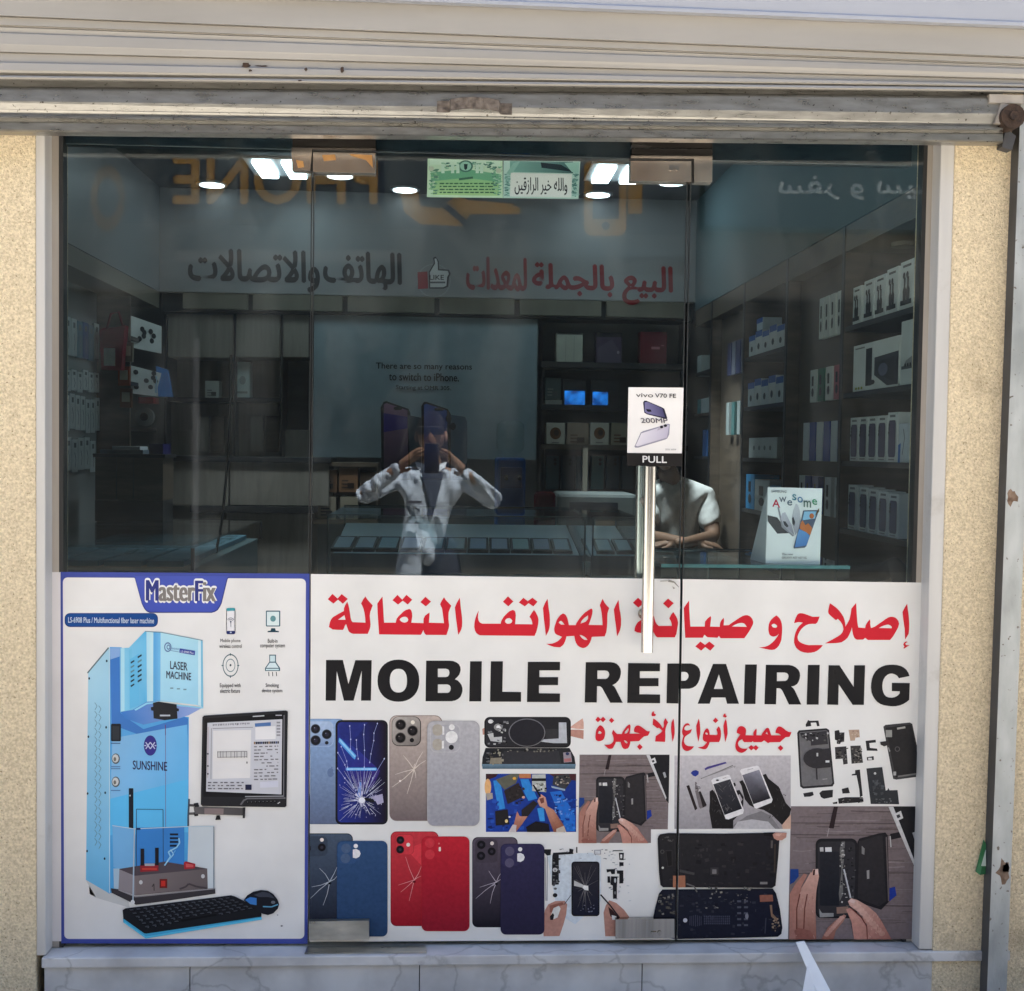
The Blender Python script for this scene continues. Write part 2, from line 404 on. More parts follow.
M['glass'] = glass_mat('tinted_glass', (0.89, 0.95, 0.96), 0.048)
M['clear'] = glass_mat('clear_cabinet_glass', (0.93, 0.97, 0.965), 0.035)
M['header'] = nmat('blue_header_film', (0.010, 0.017, 0.024), (0.014, 0.022, 0.03), 3, 0.3)
def marble():
    mt, nt, b = new_mat('veined_marble'); lk = nt.links.new
    tc = node(nt, 'ShaderNodeTexCoord')
    n0 = node(nt, 'ShaderNodeTexNoise'); n0.inputs['Scale'].default_value = 3.0; n0.inputs['Detail'].default_value = 6
    lk(tc.outputs['Object'], n0.inputs['Vector'])
    mxv = node(nt, 'ShaderNodeMix', data_type='VECTOR'); mxv.inputs['Factor'].default_value = 0.35
    lk(tc.outputs['Object'], mxv.inputs['A']); lk(n0.outputs['Color'], mxv.inputs['B'])
    vo = node(nt, 'ShaderNodeTexVoronoi', feature='DISTANCE_TO_EDGE'); vo.inputs['Scale'].default_value = 5.0
    lk(mxv.outputs['Result'], vo.inputs['Vector'])
    r = node(nt, 'ShaderNodeValToRGB'); r.color_ramp.elements[0].position = 0.0; r.color_ramp.elements[0].color = (0.44, 0.43, 0.42, 1)
    r.color_ramp.elements[1].position = 0.022; r.color_ramp.elements[1].color = (0.60, 0.59, 0.58, 1)
    lk(vo.outputs['Distance'], r.inputs[0])
    n1 = node(nt, 'ShaderNodeTexNoise'); n1.inputs['Scale'].default_value = 7; n1.inputs['Detail'].default_value = 8
    lk(tc.outputs['Object'], n1.inputs['Vector'])
    r1 = node(nt, 'ShaderNodeValToRGB'); r1.color_ramp.elements[0].position = 0.35; r1.color_ramp.elements[0].color = (0.74, 0.74, 0.75, 1)
    r1.color_ramp.elements[1].position = 0.65; r1.color_ramp.elements[1].color = (1.08, 1.08, 1.08, 1)
    lk(n1.outputs['Fac'], r1.inputs[0])
    mx = node(nt, 'ShaderNodeMix', data_type='RGBA', blend_type='MULTIPLY'); mx.inputs['Factor'].default_value = 1
    lk(r.outputs[0], mx.inputs['A']); lk(r1.outputs[0], mx.inputs['B']); lk(mx.outputs['Result'], b.inputs['Base Color'])
    b.inputs['Roughness'].default_value = 0.32
    return mt
M['marble'] = marble()

def xw(px, py, y): return W(px, py, y).x
def zw(px, py, y): return W(px, py, y).z
YF = -0.055
XL = xw(35.5, 560, YF); XR = xw(943.7, 560, YF)
ZS = W(500, 945, 0).z                      # ledge top

# ---- building: plaster piers, lintel wall, parapet (one body)
bld = thing('shop_building', 'sand coloured plastered shop building around the glass shopfront', 'building', (0, 0.2, 0))
mb = MB(); mb.box(-4.6, XL, YF, 0.20, 0.0, 2.75); mb.build('plaster_wall', M['plaster'], bld, 0.004)
mb = MB(); mb.box(XR, 5.0, YF, 0.20, 0.0, 2.75); mb.build('plaster_wall', M['plaster'], bld, 0.004)
mb = MB(); mb.box(-4.6, 5.0, YF, 0.20, 2.752, 4.3); mb.build('lintel_wall', M['plaster'], bld)
mb = MB(); mb.box(-4.7, 5.1, YF-0.05, 4.7, 4.302, 4.45); mb.build('roof', M['plaster'], bld)

# ---- aluminium shopfront frame
fr = thing('shopfront_frame', 'pale aluminium frame set into the plaster around the glass', 'window frame', (0, 0.02, 0.25))
ZT = 2.62
def upright(name, px0, px1, y0, y1, mat, bev=0.0, z0=ZS+0.002):
    xa, xb = xw(px0, 560, y0), xw(px1, 560, y0)
    mb = MB(); mb.box(xa, xb, y0, y1, z0, ZT); return mb.build(name, mat, fr, bev)
upright('jamb', 35.7, 45.2, -0.052, 0.03, M['alu'], 0.003)
upright('jamb', 929.8, 943.5, -0.052, 0.03, M['alu'], 0.003)
upright('gasket', 44.0, 49.5, 0.004, 0.028, M['black'])
upright('gasket', 926.0, 932.5, 0.004, 0.028, M['black'])
upright('glazing_bead', 48.2, 60.6, -0.0003, 0.03, M['bead'], 0.0)
upright('glazing_bead', 915.5, 928.3, -0.0003, 0.03, M['bead'], 0.0)
upright('edge_gasket', 59.0, 63.2, -0.0005, 0.034, M['black'])
upright('edge_gasket', 912.6, 916.6, -0.0005, 0.034, M['black'])
zh = W(500, 155.5, 0.02).z
mb = MB(); mb.box(xw(61, 150, .02), xw(912, 150, .02), 0.020, 0.05, zh, ZT); mb.build('header_bar', M['header'], fr, 0.002)

# ---- glass: two fixed panes and the door
SEAM_L = lambda y: 311.2-2.6*(y-205)/735
SEAM_R = lambda y: 681.7-0.0155*(y-560)
XSL, XSR = xw(SEAM_L(560), 560, 0), xw(SEAM_R(560), 560, 0)
ZG = ZS+0.012
def pane(parent, x0, x1, z0, z1):
    mb = MB(); mb.box(x0, x1, 0.0, 0.010, z0, z1); o = mb.build('pane', M['glass'], parent)
    g = MB()
    for x in (x0, x1):
        g.box(x-0.0012, x+0.0012, 0.0012, 0.0088, z0, z1)
    e = g.build('edge_seal', M['black'], parent)
    return o
fl = thing('fixed_glass_panel', 'tall tinted glass panel left of the door, above the blue machine poster', 'glass panel', (xw(61, 560, 0), 0, ZS))
pane(fl, xw(60.8, 560, 0), XSL-0.0035, ZG, ZT)
frr = thing('fixed_glass_panel', 'tall tinted glass panel right of the door with phone boxes on shelves behind', 'glass panel', (xw(914, 560, 0), 0, ZS))
pane(frr, XSR+0.0045, xw(915.2, 560, 0), ZG, ZT)
door = thing('glass_door', 'frameless tinted glass shop door with a steel pull handle', 'door', (XSL, 0, ZS))
zd = W(500, 155.0, 0).z
pane(door, XSL+0.0025, XSR-0.0045, ZG+0.003, zd)
tr = thing('transom_glass', 'narrow dark glass strip above the shop door', 'glass panel', (0, 0, zd))
pane(tr, XSL+0.0025, XSR-0.0045, zd+0.006, ZT)

def plate(px, py, y0, y1, parent, mat, name='patch_fitting', bev=0.0025):
    """px/py outline on the plane y0, extruded back to y1"""
    pts = [W(a, b, y0) for a, b in zip(px, py)]
    mb = MB(); mb.prism(pts, (0, y1-y0, 0)); return mb.build(name, mat, parent, bev)
# upper fittings: L shaped clamp on the fixed side, rectangular clamp on the door
plate((292.5, 375.5, 375.5, 292.5), (137, 137.5, 147.2, 146.5), -0.010, 0.022, fl, M['housing'], 'pivot_housing')
plate((291.5, 375.5, 375.5, 312.2, 310.2, 291.8), (147.6, 148, 149.8, 149.3, 170.5, 170), -0.013, 0.022, fl, M['patch'])
plate((311, 376, 376, 313.2, 313.2, 311), (149.9, 150.4, 153, 152.4, 171, 171), -0.006, 0.0, fl, M['black'], 'joint_seal', 0)
plate((313, 375.3, 375.3, 313), (152.2, 152.8, 173, 171.8), -0.013, 0.023, door, M['patch'])
plate((632, 712.5, 712.5, 632), (140, 140.5, 148, 147.4), -0.010, 0.022, frr, M['housing'], 'pivot_housing')
plate((632, 712.5, 712.5, 632), (149, 149.6, 155, 154.3), -0.011, 0.022, frr, M['housing'], 'pivot_housing')
plate((631, 712.5, 712.3, 694.2, 694.0, 631), (155.4, 156, 182, 181.5, 158.8, 158), -0.013, 0.022, frr, M['patch'])
plate((630.5, 694.3, 694.2, 691.8, 691.5, 630.5), (158.2, 158.9, 183, 183, 161.8, 161.2), -0.006, 0.0, frr, M['black'], 'joint_seal', 0)
plate((630.8, 691.3, 691.3, 630.5), (160.8, 161.2, 182, 180.5), -0.013, 0.023, door, M['patch'])
# strips of old brown tape on the left fittings
for px_, py_t, par in (((322, 335, 336, 324), (155, 154.5, 160, 161), door), ((349, 372, 373, 366, 352), (154, 155, 168, 160, 156), door), ((296, 303, 304, 298), (160, 161, 167, 168), fl)):
    plate(px_, py_t, -0.0142, -0.0131, par, M['tape'], 'tape', 0)
# lower fittings on the door
plate((308.8, 369, 369, 308.8), (921.5, 920.5, 939.5, 940.5), -0.016, 0.026, door, M['patch_low'], 'patch_fitting', 0.004)
plate((615.5, 674.5, 674.5, 615.5), (919.3, 918.8, 938, 938.6), -0.016, 0.026, door, M['steel'], 'patch_fitting', 0.004)
def keyhole(px, py):
    c = W(px, py, -0.0165); mb = MB()
    mb.cyl(c, c+V((0, -0.003, 0)), 0.006, n=14); mb.box(c.x-0.022, c.x-0.008, c.y-0.003, c.y, c.z-0.003, c.z+0.004)
    mb.build('lock_cylinder', M['steel'], door)
keyhole(659.5, 933); 
c = W(671, 168, -0.0135); mb = MB(); mb.cyl(c, c+V((0, -0.003, 0)), 0.007, n=14); mb.cyl(c+V((0.016, 0, 0)), c+V((0.016, -0.003, 0)), 0.006, n=12); mb.build('adjusting_screw', M['steel'], door)

# pull handle: one bar each side of the glass, joined through it
hx = xw(648.6, 560, -0.062); hz0, hz1 = zw(648, 652, -0.062), zw(649, 466.5, -0.062)
mb = MB(); mb.cyl((hx, -0.062, hz0), (hx, -0.062, hz1), 0.0155, n=28)
h = mb.build('pull_handle', M['steel'], door, 0.002)
mb = MB(); mb.cyl((hx, 0.072, hz0), (hx, 0.072, hz1), 0.0155, n=24); ORG[h.name] = ORG[door.name]; mb.build('inner_bar', M['steel'], h)
mb = MB()
for q in (0.09, hz1-hz0-0.09):
    mb.cyl((hx, -0.05, hz0+q), (hx, -0.001, hz0+q), 0.009, n=14); mb.cyl((hx, -0.004, hz0+q), (hx, -0.001, hz0+q), 0.015, n=18); mb.cyl((hx, 0.011, hz0+q), (hx, 0.06, hz0+q), 0.009, n=14)
mb.build('standoff', M['steel'], h)

# ---- marble step
st = thing('marble_step', 'grey veined marble step with a thin projecting ledge below the glass', 'step', (0, -0.03, 0.1))
xa, xb = xw(41.5, 960, -0.06), xw(1010, 960, -0.06)
mb = MB(); mb.box(xa, xb, -0.062, 0.06, ZS-0.026, ZS); mb.build('ledge', M['marble'], st, 0.003)
js = [xa+0.003, xw(190, 975, -0.05), xw(419.5, 975, -0.05), xw(642, 975, -0.05), xb]
for a, b in zip(js, js[1:]):
    mb = MB(); mb.box(a+0.0012, b-0.0012, -0.052, 0.0, 0.10, ZS-0.0275); mb.build('riser_tile', M['marble'], st, 0.001)
mb = MB(); mb.box(xa+0.004, xb, -0.047, 0.02, 0.10, ZS-0.0265); mb.build('grout', M['black'], st)
mb = MB()
mb.prism([(xw(305.5, 945, -0.03), -0.050, ZS+0.0005), (xw(427, 945, -0.03), -0.050, ZS+0.0005), (xw(425.5, 945, 0), -0.006, ZS+0.0005), (xw(308, 945, 0), -0.006, ZS+0.0005)], (0, 0, 0.003))
props(mb.build('floor_spring_plate', M['patch_low'], None, 0.001), 'dark metal floor plate lying on the marble ledge under the door hinge', 'floor plate')

# ---- roller shutter
sh = thing('roller_shutter', 'rolled-up cream slatted shutter with a speckled galvanised bottom rail', 'shutter', (0, -0.1, 2.3))
def band(prof, x0, x1, name, mat, back=None, parent=sh):
    """prof: (photo height at x=0, at x=1024, depth) from top to bottom; a ribbed section drawn out between x0 and x1"""
    e = lambda x: [W(x, a+(b-a)*x/1024.0, d) for a, b, d in prof]
    A, B = e(x0), e(x1); mb = MB(); n = len(prof)
    for i in range(n-1): mb.face([A[i], A[i+1], B[i+1], B[i]])
    if back is not None:
        bk = lambda p: V((p.x, back, p.z))
        mb.face([bk(A[0]), A[0], B[0], bk(B[0])]); mb.face([A[-1], bk(A[-1]), bk(B[-1]), B[-1]]); mb.face([bk(A[-1]), bk(A[0]), bk(B[0]), bk(B[-1])])
        mb.face([bk(A[0])]+[bk(A[-1])]+list(reversed(A))); mb.face([bk(B[-1])]+[bk(B[0])]+B)
    return mb.build(name, mat, parent, 0.0012)
band([(-75, -33, -.150), (-21, 21, -.150), (-19.5, 22.5, -.158), (-16, 26, -.158), (-15, 27, -.150)], -180, 1220, 'hood', M['hood'], -0.10)
band([(-14, 28, -.136), (-11, 30, -.139), (15.3, 56.5, -.139), (16.2, 58, -.128), (17, 58.7, -.131), (24.6, 63.6, -.131), (25.2, 64.6, -.124), (26.5, 65.4, -.124), (27.2, 66, -.129), (32, 68.4, -.126), (33, 69, -.136), (44, 74, -.137), (51.6, 78.6, -.134), (52.2, 79.6, -.125), (53, 80.2, -.128), (61.5, 83.6, -.128), (62.5, 84, -.139), (70, 85.8, -.141), (72.5, 86.6, -.137), (73, 87.2, -.120), (75, 87.8, -.120), (75.6, 88.2, -.140), (77, 90.2, -.143), (78.8, 91.8, -.140), (79.4, 92.4, -.092)], -180, 1220, 'slat_curtain', M['slat'], -0.082)
rail = band([(79.8, 92.9, -.088), (86.4, 96.2, -.088), (88, 97, -.124), (90, 99, -.127), (101, 114, -.129), (109, 124, -.124), (112.5, 126.4, -.120), (115, 127.4, -.120), (115.4, 127.8, -.133), (117.6, 130.2, -.133), (118, 130.8, -.110), (121.8, 133.8, -.110), (122.3, 134.4, -.126), (129.6, 141, -.126), (131.4, 142.6, -.121)], -180, 1003, 'bottom_rail', M['galv'], -0.085)
ORG[rail.name] = ORG[sh.name]
# chipped rust marks on the slats
rr2 = random.Random(5)
for cx_, cy_, w_, h_ in ((246, 65, 5, 2.4), (262, 66, 8, .9), (306, 69.5, 1.6, 2.0), (342, 69, 2.2, 3.4), (300, 80.5, 2.5, .9), (250, 70.5, 2, 1.2)):
    pp_ = []
    for i in range(12):
        a_ = 2*math.pi*i/12; k_ = rr2.uniform(.6, 1.15); pp_.append(W(cx_+w_*k_*math.cos(a_), cy_+h_*k_*math.sin(a_), -0.1432))
    mb = MB(); mb.prism(list(reversed(pp_)), (0, .0008, 0)); mb.build('rust_mark', M['rust_dark'], sh)
# bow handle of the rail
pts = [(437, 106.5), (449.5, 106.5), (451, 104.5), (462, 102.8), (475, 102.6), (488, 103.5), (499, 105.6), (500.5, 108.6), (512, 109)]
dep = [-.131, -.131, -.140, -.149, -.152, -.150, -.142, -.131, -.131]
mb = MB(); hw = 0.0135
for i in range(len(pts)-1):
    a, b = W(*pts[i], dep[i]), W(*pts[i+1], dep[i+1]); u = V((0, 0, hw))
    mb.slab([a-u, b-u, b+u, a+u], (0, 1, 0), 0.003)
mb.build("lift_handle", M["rust_worn"], rail)
# guide rail on the right and the end bracket
def post(f0, f1, w, y0, y1, name, mats):
    a, b = W(f0[0], f0[1], y0), W(f1[0], f1[1], y0); mb = MB()
    P8 = [V((a.x, y0, a.z)), V((a.x+w, y0, a.z)), V((a.x+w, y1, a.z)), V((a.x, y1, a.z)), V((b.x, y0, b.z)), V((b.x+w, y0, b.z)), V((b.x+w, y1, b.z)), V((b.x, y1, b.z))]
    mb.mesh_faces(P8, [(3, 2, 1, 0), (4, 5, 6, 7), (0, 1, 5, 4), (1, 2, 6, 5), (2, 3, 7, 6)], None, 0, False)
    mb.mesh_faces(P8, [(3, 0, 4, 7)], None, 1, False)
    return mb.build(name, mats, sh)
gr = post((985.5, 1030), (1021, 95), 0.0515, -0.098, YF-0.001, 'guide_rail', [M['rail_paint'], M['dark_rail']])
ORG[gr.name] = ORG[sh.name]
def blot(cx, cy, r, seed, name='rust_hole'):
    rnd = random.Random(seed); p = []
    for i in range(14):
        a = 2*math.pi*i/14; q = r*rnd.uniform(0.5, 1.2); p.append(W(cx+q*math.cos(a), cy+1.7*q*math.sin(a), -0.0985))
    mb = MB(); mb.prism(list(reversed(p)), (0, .0004, 0)); mb.build(name, M['rust_dark' if seed == 4 else 'rust'], gr)
blot(1012, 497, 5.5, 2); blot(1003.5, 873, 7.5, 3); blot(1007, 868, 4, 4)
mb = MB()
q = lambda x, y, d=-0.135: W(x, y, d)
mb.prism([q(989.5, 102.5), q(1023, 103.5), q(1023, 95), q(989.5, 94)], (0, 0.02, 0))
mb.prism([q(995, 123), q(1003, 124.5), q(1009, 104), q(1001, 103)], (0, 0.014, 0))
br = mb.build('end_bracket', M['bead'], sh, 0.001); ORG[br.name] = ORG[sh.name]
mb = MB(); c = q(1013.5, 116, -0.15); mb.cyl(c, c+V((0, 0.05, 0)), 0.03, n=18); mb.cyl(c+V((0, -0.006, 0)), c, 0.011, n=10); mb.build('roller', M['rust_dark'], br, 0.003)
mb = MB(); mb.prism([q(1002, 147, -.11), q(1012, 150, -.11), q(1016, 136, -.11), q(1006, 128, -.11)], (0, 0.03, 0)); mb.build('rail_stop', M['dark_rail'], sh, 0.002)
# scrap of green plastic caught behind the rail
mb = MB(); pp = [W(976, 872, -0.066), W(980, 875, -0.07), W(986, 874, -0.064), W(987, 846, -0.062), W(984, 840, -0.064)]
mb.prism(pp[::1], (0, 0.004, 0), S(60, 120, 80)); mb.prism([W(981.5, 866, -0.0705), W(986, 866, -0.0705), W(986, 850, -0.0705)], (0, 0.002, 0), S(190, 205, 195))
props(mb.build('plastic_scrap', M['board'], None), 'scrap of green plastic wedged behind the shutter guide rail', 'plastic scrap')
# patch of sunlight on the step, put in as white slabs
mb = MB()
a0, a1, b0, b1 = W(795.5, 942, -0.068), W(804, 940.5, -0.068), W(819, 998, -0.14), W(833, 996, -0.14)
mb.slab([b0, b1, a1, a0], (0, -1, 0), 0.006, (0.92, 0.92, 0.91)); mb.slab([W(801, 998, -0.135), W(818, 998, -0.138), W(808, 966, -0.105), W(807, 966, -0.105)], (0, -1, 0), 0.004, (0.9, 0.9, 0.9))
props(mb.build('sun_patch', M['board'], None, 0.001), 'patch of sunlight on the marble step, shaped as white slabs', 'sunlight patch')
# ================================================================== REPAIR SIGN (door half and right-pane half)
F0 = lambda x, y: W(x, y, 0)
RED = P(208, 36, 52); INK = P(25, 25, 29)
def D(*a): return list(zip(a[::2], a[1::2]))
def sh_(l, dx): return [(x+dx, y) for x, y in l]

def title(p):
    K = 10.24
    p.at(320, 585, K)
    p.poly(D(80,145,128,90,180,138,222,92,285,142,235,192,185,150,138,190), RED)
    p.poly(D(280,170,292,205,300,240,315,340,322,365,335,380,465,385,462,330,455,280,445,240,430,205,420,190,440,150,465,115,480,140,500,165,540,208,525,250,515,275,510,310,512,340,518,400,516,425,510,450,490,500,340,500,318,492,300,480,290,465,285,450,268,400,255,415,248,440,235,460,180,459,130,455,92,430,98,395,105,370,115,350,130,330,180,300,245,265,245,240,258,205), RED, holes=[D(185,355,220,330,250,308,262,355)])
    c2 = D(240,390,241,345,255,315,280,295,303,282,302,310,296,385,451,390,443,330,431,240,418,215,411,195,430,155,451,125,470,155,495,180,526,212,510,245,499,275,496,310,496,350,503,410,500,435,493,460,476,512,266,510,252,495,243,475,239,460,230,480,221,500,211,510)
    p.poly(D(605,500,598,400,590,280,587,190,610,155,640,118,648,240,652,320,657,385,775,385,785,345,805,318,830,295,855,270,880,255,915,245,930,252,938,270,943,290,945,320,940,355,935,385)+sh_(c2, 819.2)+D(605,505), RED, holes=[D(815,355,825,340,840,330,860,325,880,325,895,335,905,355,898,370,885,380,868,385,850,382,830,372)])
    p.poly(D(742,155,793,100,842,150,885,100,945,150,898,200,848,160,800,200), RED)
    p.at(400, 585, K)
    p.poly(D(208,175,260,120,318,170,265,218), RED)
    p.poly(D(612,128,622,230,635,330,637,380,635,420,630,445,620,470,597,510,590,470,585,430,572,330,562,230,580,185), RED)
    p.at(465, 585, K)
    p.poly(D(142,258,134,300,132,330,136,355,145,375,160,388,180,395,365,395,370,370,380,350,400,320,430,290,455,268,485,255,498,257,510,265,517,285,520,310,517,350,512,400,690,402,688,385,685,370,675,345,660,325,680,290,705,255,722,275,735,300,746,325,752,355,750,390,745,420,738,450,730,480,712,520,155,515,133,505,115,490,102,465,95,430,96,400,100,370,108,335,120,300), RED, holes=[D(408,370,415,355,425,345,440,339,455,338,472,348,485,365,478,382,465,392,448,396,430,395,416,385)])
    p.poly(D(388,170,440,115,495,168,443,218), RED); p.poly(D(550,178,597,130,642,165,690,130,742,170,700,218,650,185,612,218), RED)
    p.poly(D(845,140,855,230,866,300,869,350,868,410,863,440,855,470,828,520,822,475,818,430,805,330,798,235,818,185), RED)
    p.at(540, 585, K)
    p.poly(D(235,290,252,297,265,310,277,333,285,360,295,410,365,410,372,390,385,370,405,340,430,310,458,282,490,260,512,246,530,240,537,255,537,270,533,300,525,330,512,368,497,408,640,410,638,370,635,330,630,285,622,240,612,205,625,175,640,140,660,180,682,208,708,235,697,265,690,290,688,325,688,360,687,395,685,430,682,455,678,480,662,525,530,530,524,555,515,580,502,605,485,625,462,640,440,645,420,640,400,630,383,615,370,595,360,570,355,545,350,520,270,525,265,548,258,570,248,595,235,615,205,637,172,636,140,632,100,618,60,600,90,602,120,600,150,590,180,575,205,553,225,530,190,515,170,507,155,495,147,475,145,450,150,420,160,390,170,360,185,335,207,308), RED,
           holes=[D(190,385,200,372,215,365,232,380,250,405,215,405), D(415,395,420,375,430,360,458,332,490,310,492,328,490,345,480,360,465,375), D(405,510,430,515,450,526,470,540,485,560,470,562,450,558,425,540)])
    p.poly(D(803,150,812,240,824,300,829,350,828,410,823,440,815,470,788,525,782,475,778,430,765,340,755,250,775,205), RED)
    p.at(625, 585, K)
    p.poly(D(80,180,132,130,185,178,235,132,290,185,240,230,188,190,135,230), RED)
    p.poly(D(95,470,98,445,105,420,116,400,130,380,180,345,250,300,265,275,280,255,290,300,300,340,310,375,325,400,345,418,478,418,477,402,475,390,466,365,452,340,470,305,492,275,510,300,525,325,536,352,542,385,540,412,535,440,530,470,525,500,508,535,330,535,315,525,305,510,285,470,270,490,240,493,200,491,165,490,125,484), RED)
    p.poly(D(388,188,440,138,497,185,443,238), RED)
    p.at(670, 585, K)
    p.poly(D(140,235,165,198,195,158,196,205,197,250,202,340,208,425,355,425,356,400,358,375,380,345,415,318,420,330,420,345,415,385,410,425,508,428,510,402,515,380,530,355,548,335,552,352,552,370,548,412,570,412,600,410,635,385,680,355,710,335,740,318,765,310,790,308,812,316,830,330,843,350,852,378,850,395,845,410,825,450,800,490,780,518,760,545,520,545,508,535,500,520,492,532,485,540,385,535,370,526,360,515,350,510,343,525,335,540,155,540,152,480,148,420,144,330), RED, holes=[D(632,425,660,408,690,395,715,389,740,388,755,392,765,400,775,412,785,428)])
    p.poly(D(258,628,310,578,358,612,402,578,458,622,412,672,360,635,318,672), RED)
    p.at(750, 585, K)
    p.poly(D(270,310,288,325,305,345,317,370,325,400,328,435,328,470,325,515,320,560,310,590,295,620,275,643,250,660,225,664,200,663,145,652,90,638,120,636,150,632,175,623,200,610,228,588,255,560,278,528,295,495,283,510,270,520,252,526,235,528,217,522,200,510,191,485,187,460,188,430,192,400,202,375,215,355,240,330), RED, holes=[D(218,412,228,400,245,395,265,405,278,420,272,432,260,438,245,436,232,432)])
    p.poly(D(450,390,456,365,465,340,474,320,485,300,500,290,520,288,540,290,560,295,600,310,640,325,676,325,712,322,702,350,690,380,670,398,635,397,600,400,570,412,545,430,523,452,505,480,493,505,485,530,488,552,495,570,510,584,530,595,565,608,600,615,670,614,745,615,732,633,715,650,690,670,660,685,625,692,590,695,552,690,520,680,493,663,470,640,458,615,450,590,450,555,455,520,465,485,480,450,505,415,540,385,515,381,490,380,470,385), RED)
    p.at(820, 585, K)
    p.poly(D(100,185,130,206,165,232,195,262,220,295,238,325,250,360,256,390,258,425,280,390,300,350,312,295,320,240,345,210,368,182,370,220,372,260,376,320,380,380,390,435,460,440,465,415,475,395,492,370,510,350,513,375,512,400,516,425,520,440,540,433,560,425,600,397,640,370,670,348,700,330,722,325,745,325,767,332,785,345,800,367,808,395,803,415,795,440,773,480,750,520,733,542,715,562,490,562,475,552,460,540,450,550,440,558,380,560,363,552,350,540,341,520,335,500,329,465,325,430,319,455,310,480,297,510,280,540,255,563,220,585,185,592,150,595,50,597,85,578,120,560,155,540,190,520,213,502,230,480,238,450,234,425,225,400,205,370,180,345,172,352,162,360,140,342,120,325,100,308,85,290,82,270,85,250,92,215), RED, holes=[D(600,440,625,425,650,415,675,407,700,405,720,415,735,430,730,442)])
    p.poly(D(890,190,897,250,904,295,908,340,911,395,910,450,908,475,905,500,870,558,867,500,865,450,850,350,843,275,865,230), RED)
    p.poly(D(850,610,858,590,870,580,885,577,895,585,880,590,870,600,880,615,898,614,915,615,885,633,860,650,850,645,862,630), RED)

def latin(p):
    p.at(320, 655, 10.24); I = INK
    p.poly(D(62,50,235,50,292,295,362,52,530,52,522,467,420,467,428,160,345,467,245,467,172,165,162,467,58,467), I)
    def sup(cx, cy, rx, ry, e, n=36): 
        o = []
        for i in range(n):
            t = 2*math.pi*i/n; a, b = math.cos(t), math.sin(t)
            o.append((cx+rx*math.copysign(abs(a)**e, a), cy+ry*math.copysign(abs(b)**e, b)))
        return o
    p.poly(sup(803, 262, 214, 216, 0.92), I, holes=[sup(803, 262, 88, 121, 0.85)])
    p.at(420, 655, 6.827)
    p.poly(D(42,38,200,38,228,41,250,50,267,63,275,80,278,98,275,115,268,134,255,150,238,165,257,173,270,185,283,203,290,225,290,246,285,265,276,285,260,300,240,310,215,315,38,315), I, holes=[D(122,93,175,93,190,97,198,105,201,120,198,135,190,146,175,150,122,150), D(122,200,185,200,200,205,208,215,210,228,208,240,202,251,190,258,122,258)])
    p.poly(D(342,42,422,42,418,316,336,316), I); p.poly(D(484,42,566,42,562,250,690,252,690,318,478,318), I)
    p.poly(D(736,46,956,46,955,104,815,104,815,150,943,150,942,205,812,205,812,260,956,262,955,320,730,320), I)
    p.at(575, 655, 6.827)
    p.poly(D(73,48,240,48,266,51,285,60,301,76,310,95,313,112,312,130,306,155,295,175,278,192,255,205,267,214,275,225,325,325,240,325,185,225,176,216,165,212,150,212,148,323,66,323), I, holes=[D(152,105,205,105,221,109,230,118,233,132,230,145,222,156,210,162,152,162)])
    p.poly(D(362,54,580,56,579,110,442,110,442,157,570,157,569,212,440,212,439,267,580,269,580,328,356,326), I)
    p.poly(D(630,57,790,57,815,63,835,75,848,93,855,115,855,140,850,165,840,190,825,210,805,223,780,230,706,231,704,330,624,328), I, holes=[D(712,115,750,115,764,120,772,130,775,142,772,155,764,168,752,175,712,175)])
    p.at(690, 655, 9.309)
    p.poly(D(213,82,335,82,455,453,345,453,328,395,200,395,182,453,70,453), I, holes=[D(268,180,305,315,222,315)])
    p.poly(D(512,87,622,87,608,455,500,455), I)
    p.poly(D(705,90,920,92,955,99,985,115,1008,136,1020,160,1024,190,1020,220,1010,247,995,270,970,286,940,292,960,308,975,330,1035,460,920,460,860,335,850,320,835,310,805,308,800,458,692,457), I, holes=[D(808,162,880,162,900,168,912,180,916,197,912,215,902,232,885,240,808,242)])
    p.at(790, 655, 7.877)
    p.poly(D(140,77,233,77,224,390,130,390), I); p.poly(D(303,80,388,80,500,250,504,80,590,80,580,392,492,392,382,230,378,392,292,390), I)
    p.poly(D(940,165,855,182,846,167,835,158,818,149,800,145,782,147,765,155,749,169,735,190,728,214,725,240,726,266,732,290,741,310,755,325,775,333,800,335,822,331,840,322,853,312,862,300,862,285,800,283,800,218,942,220,937,352,915,370,890,385,862,396,830,402,800,403,770,400,738,395,710,385,685,368,665,345,650,318,640,290,636,255,638,220,644,185,655,155,672,128,695,105,720,91,750,80,780,76,810,75,841,78,870,85,895,98,915,115,930,138), I)

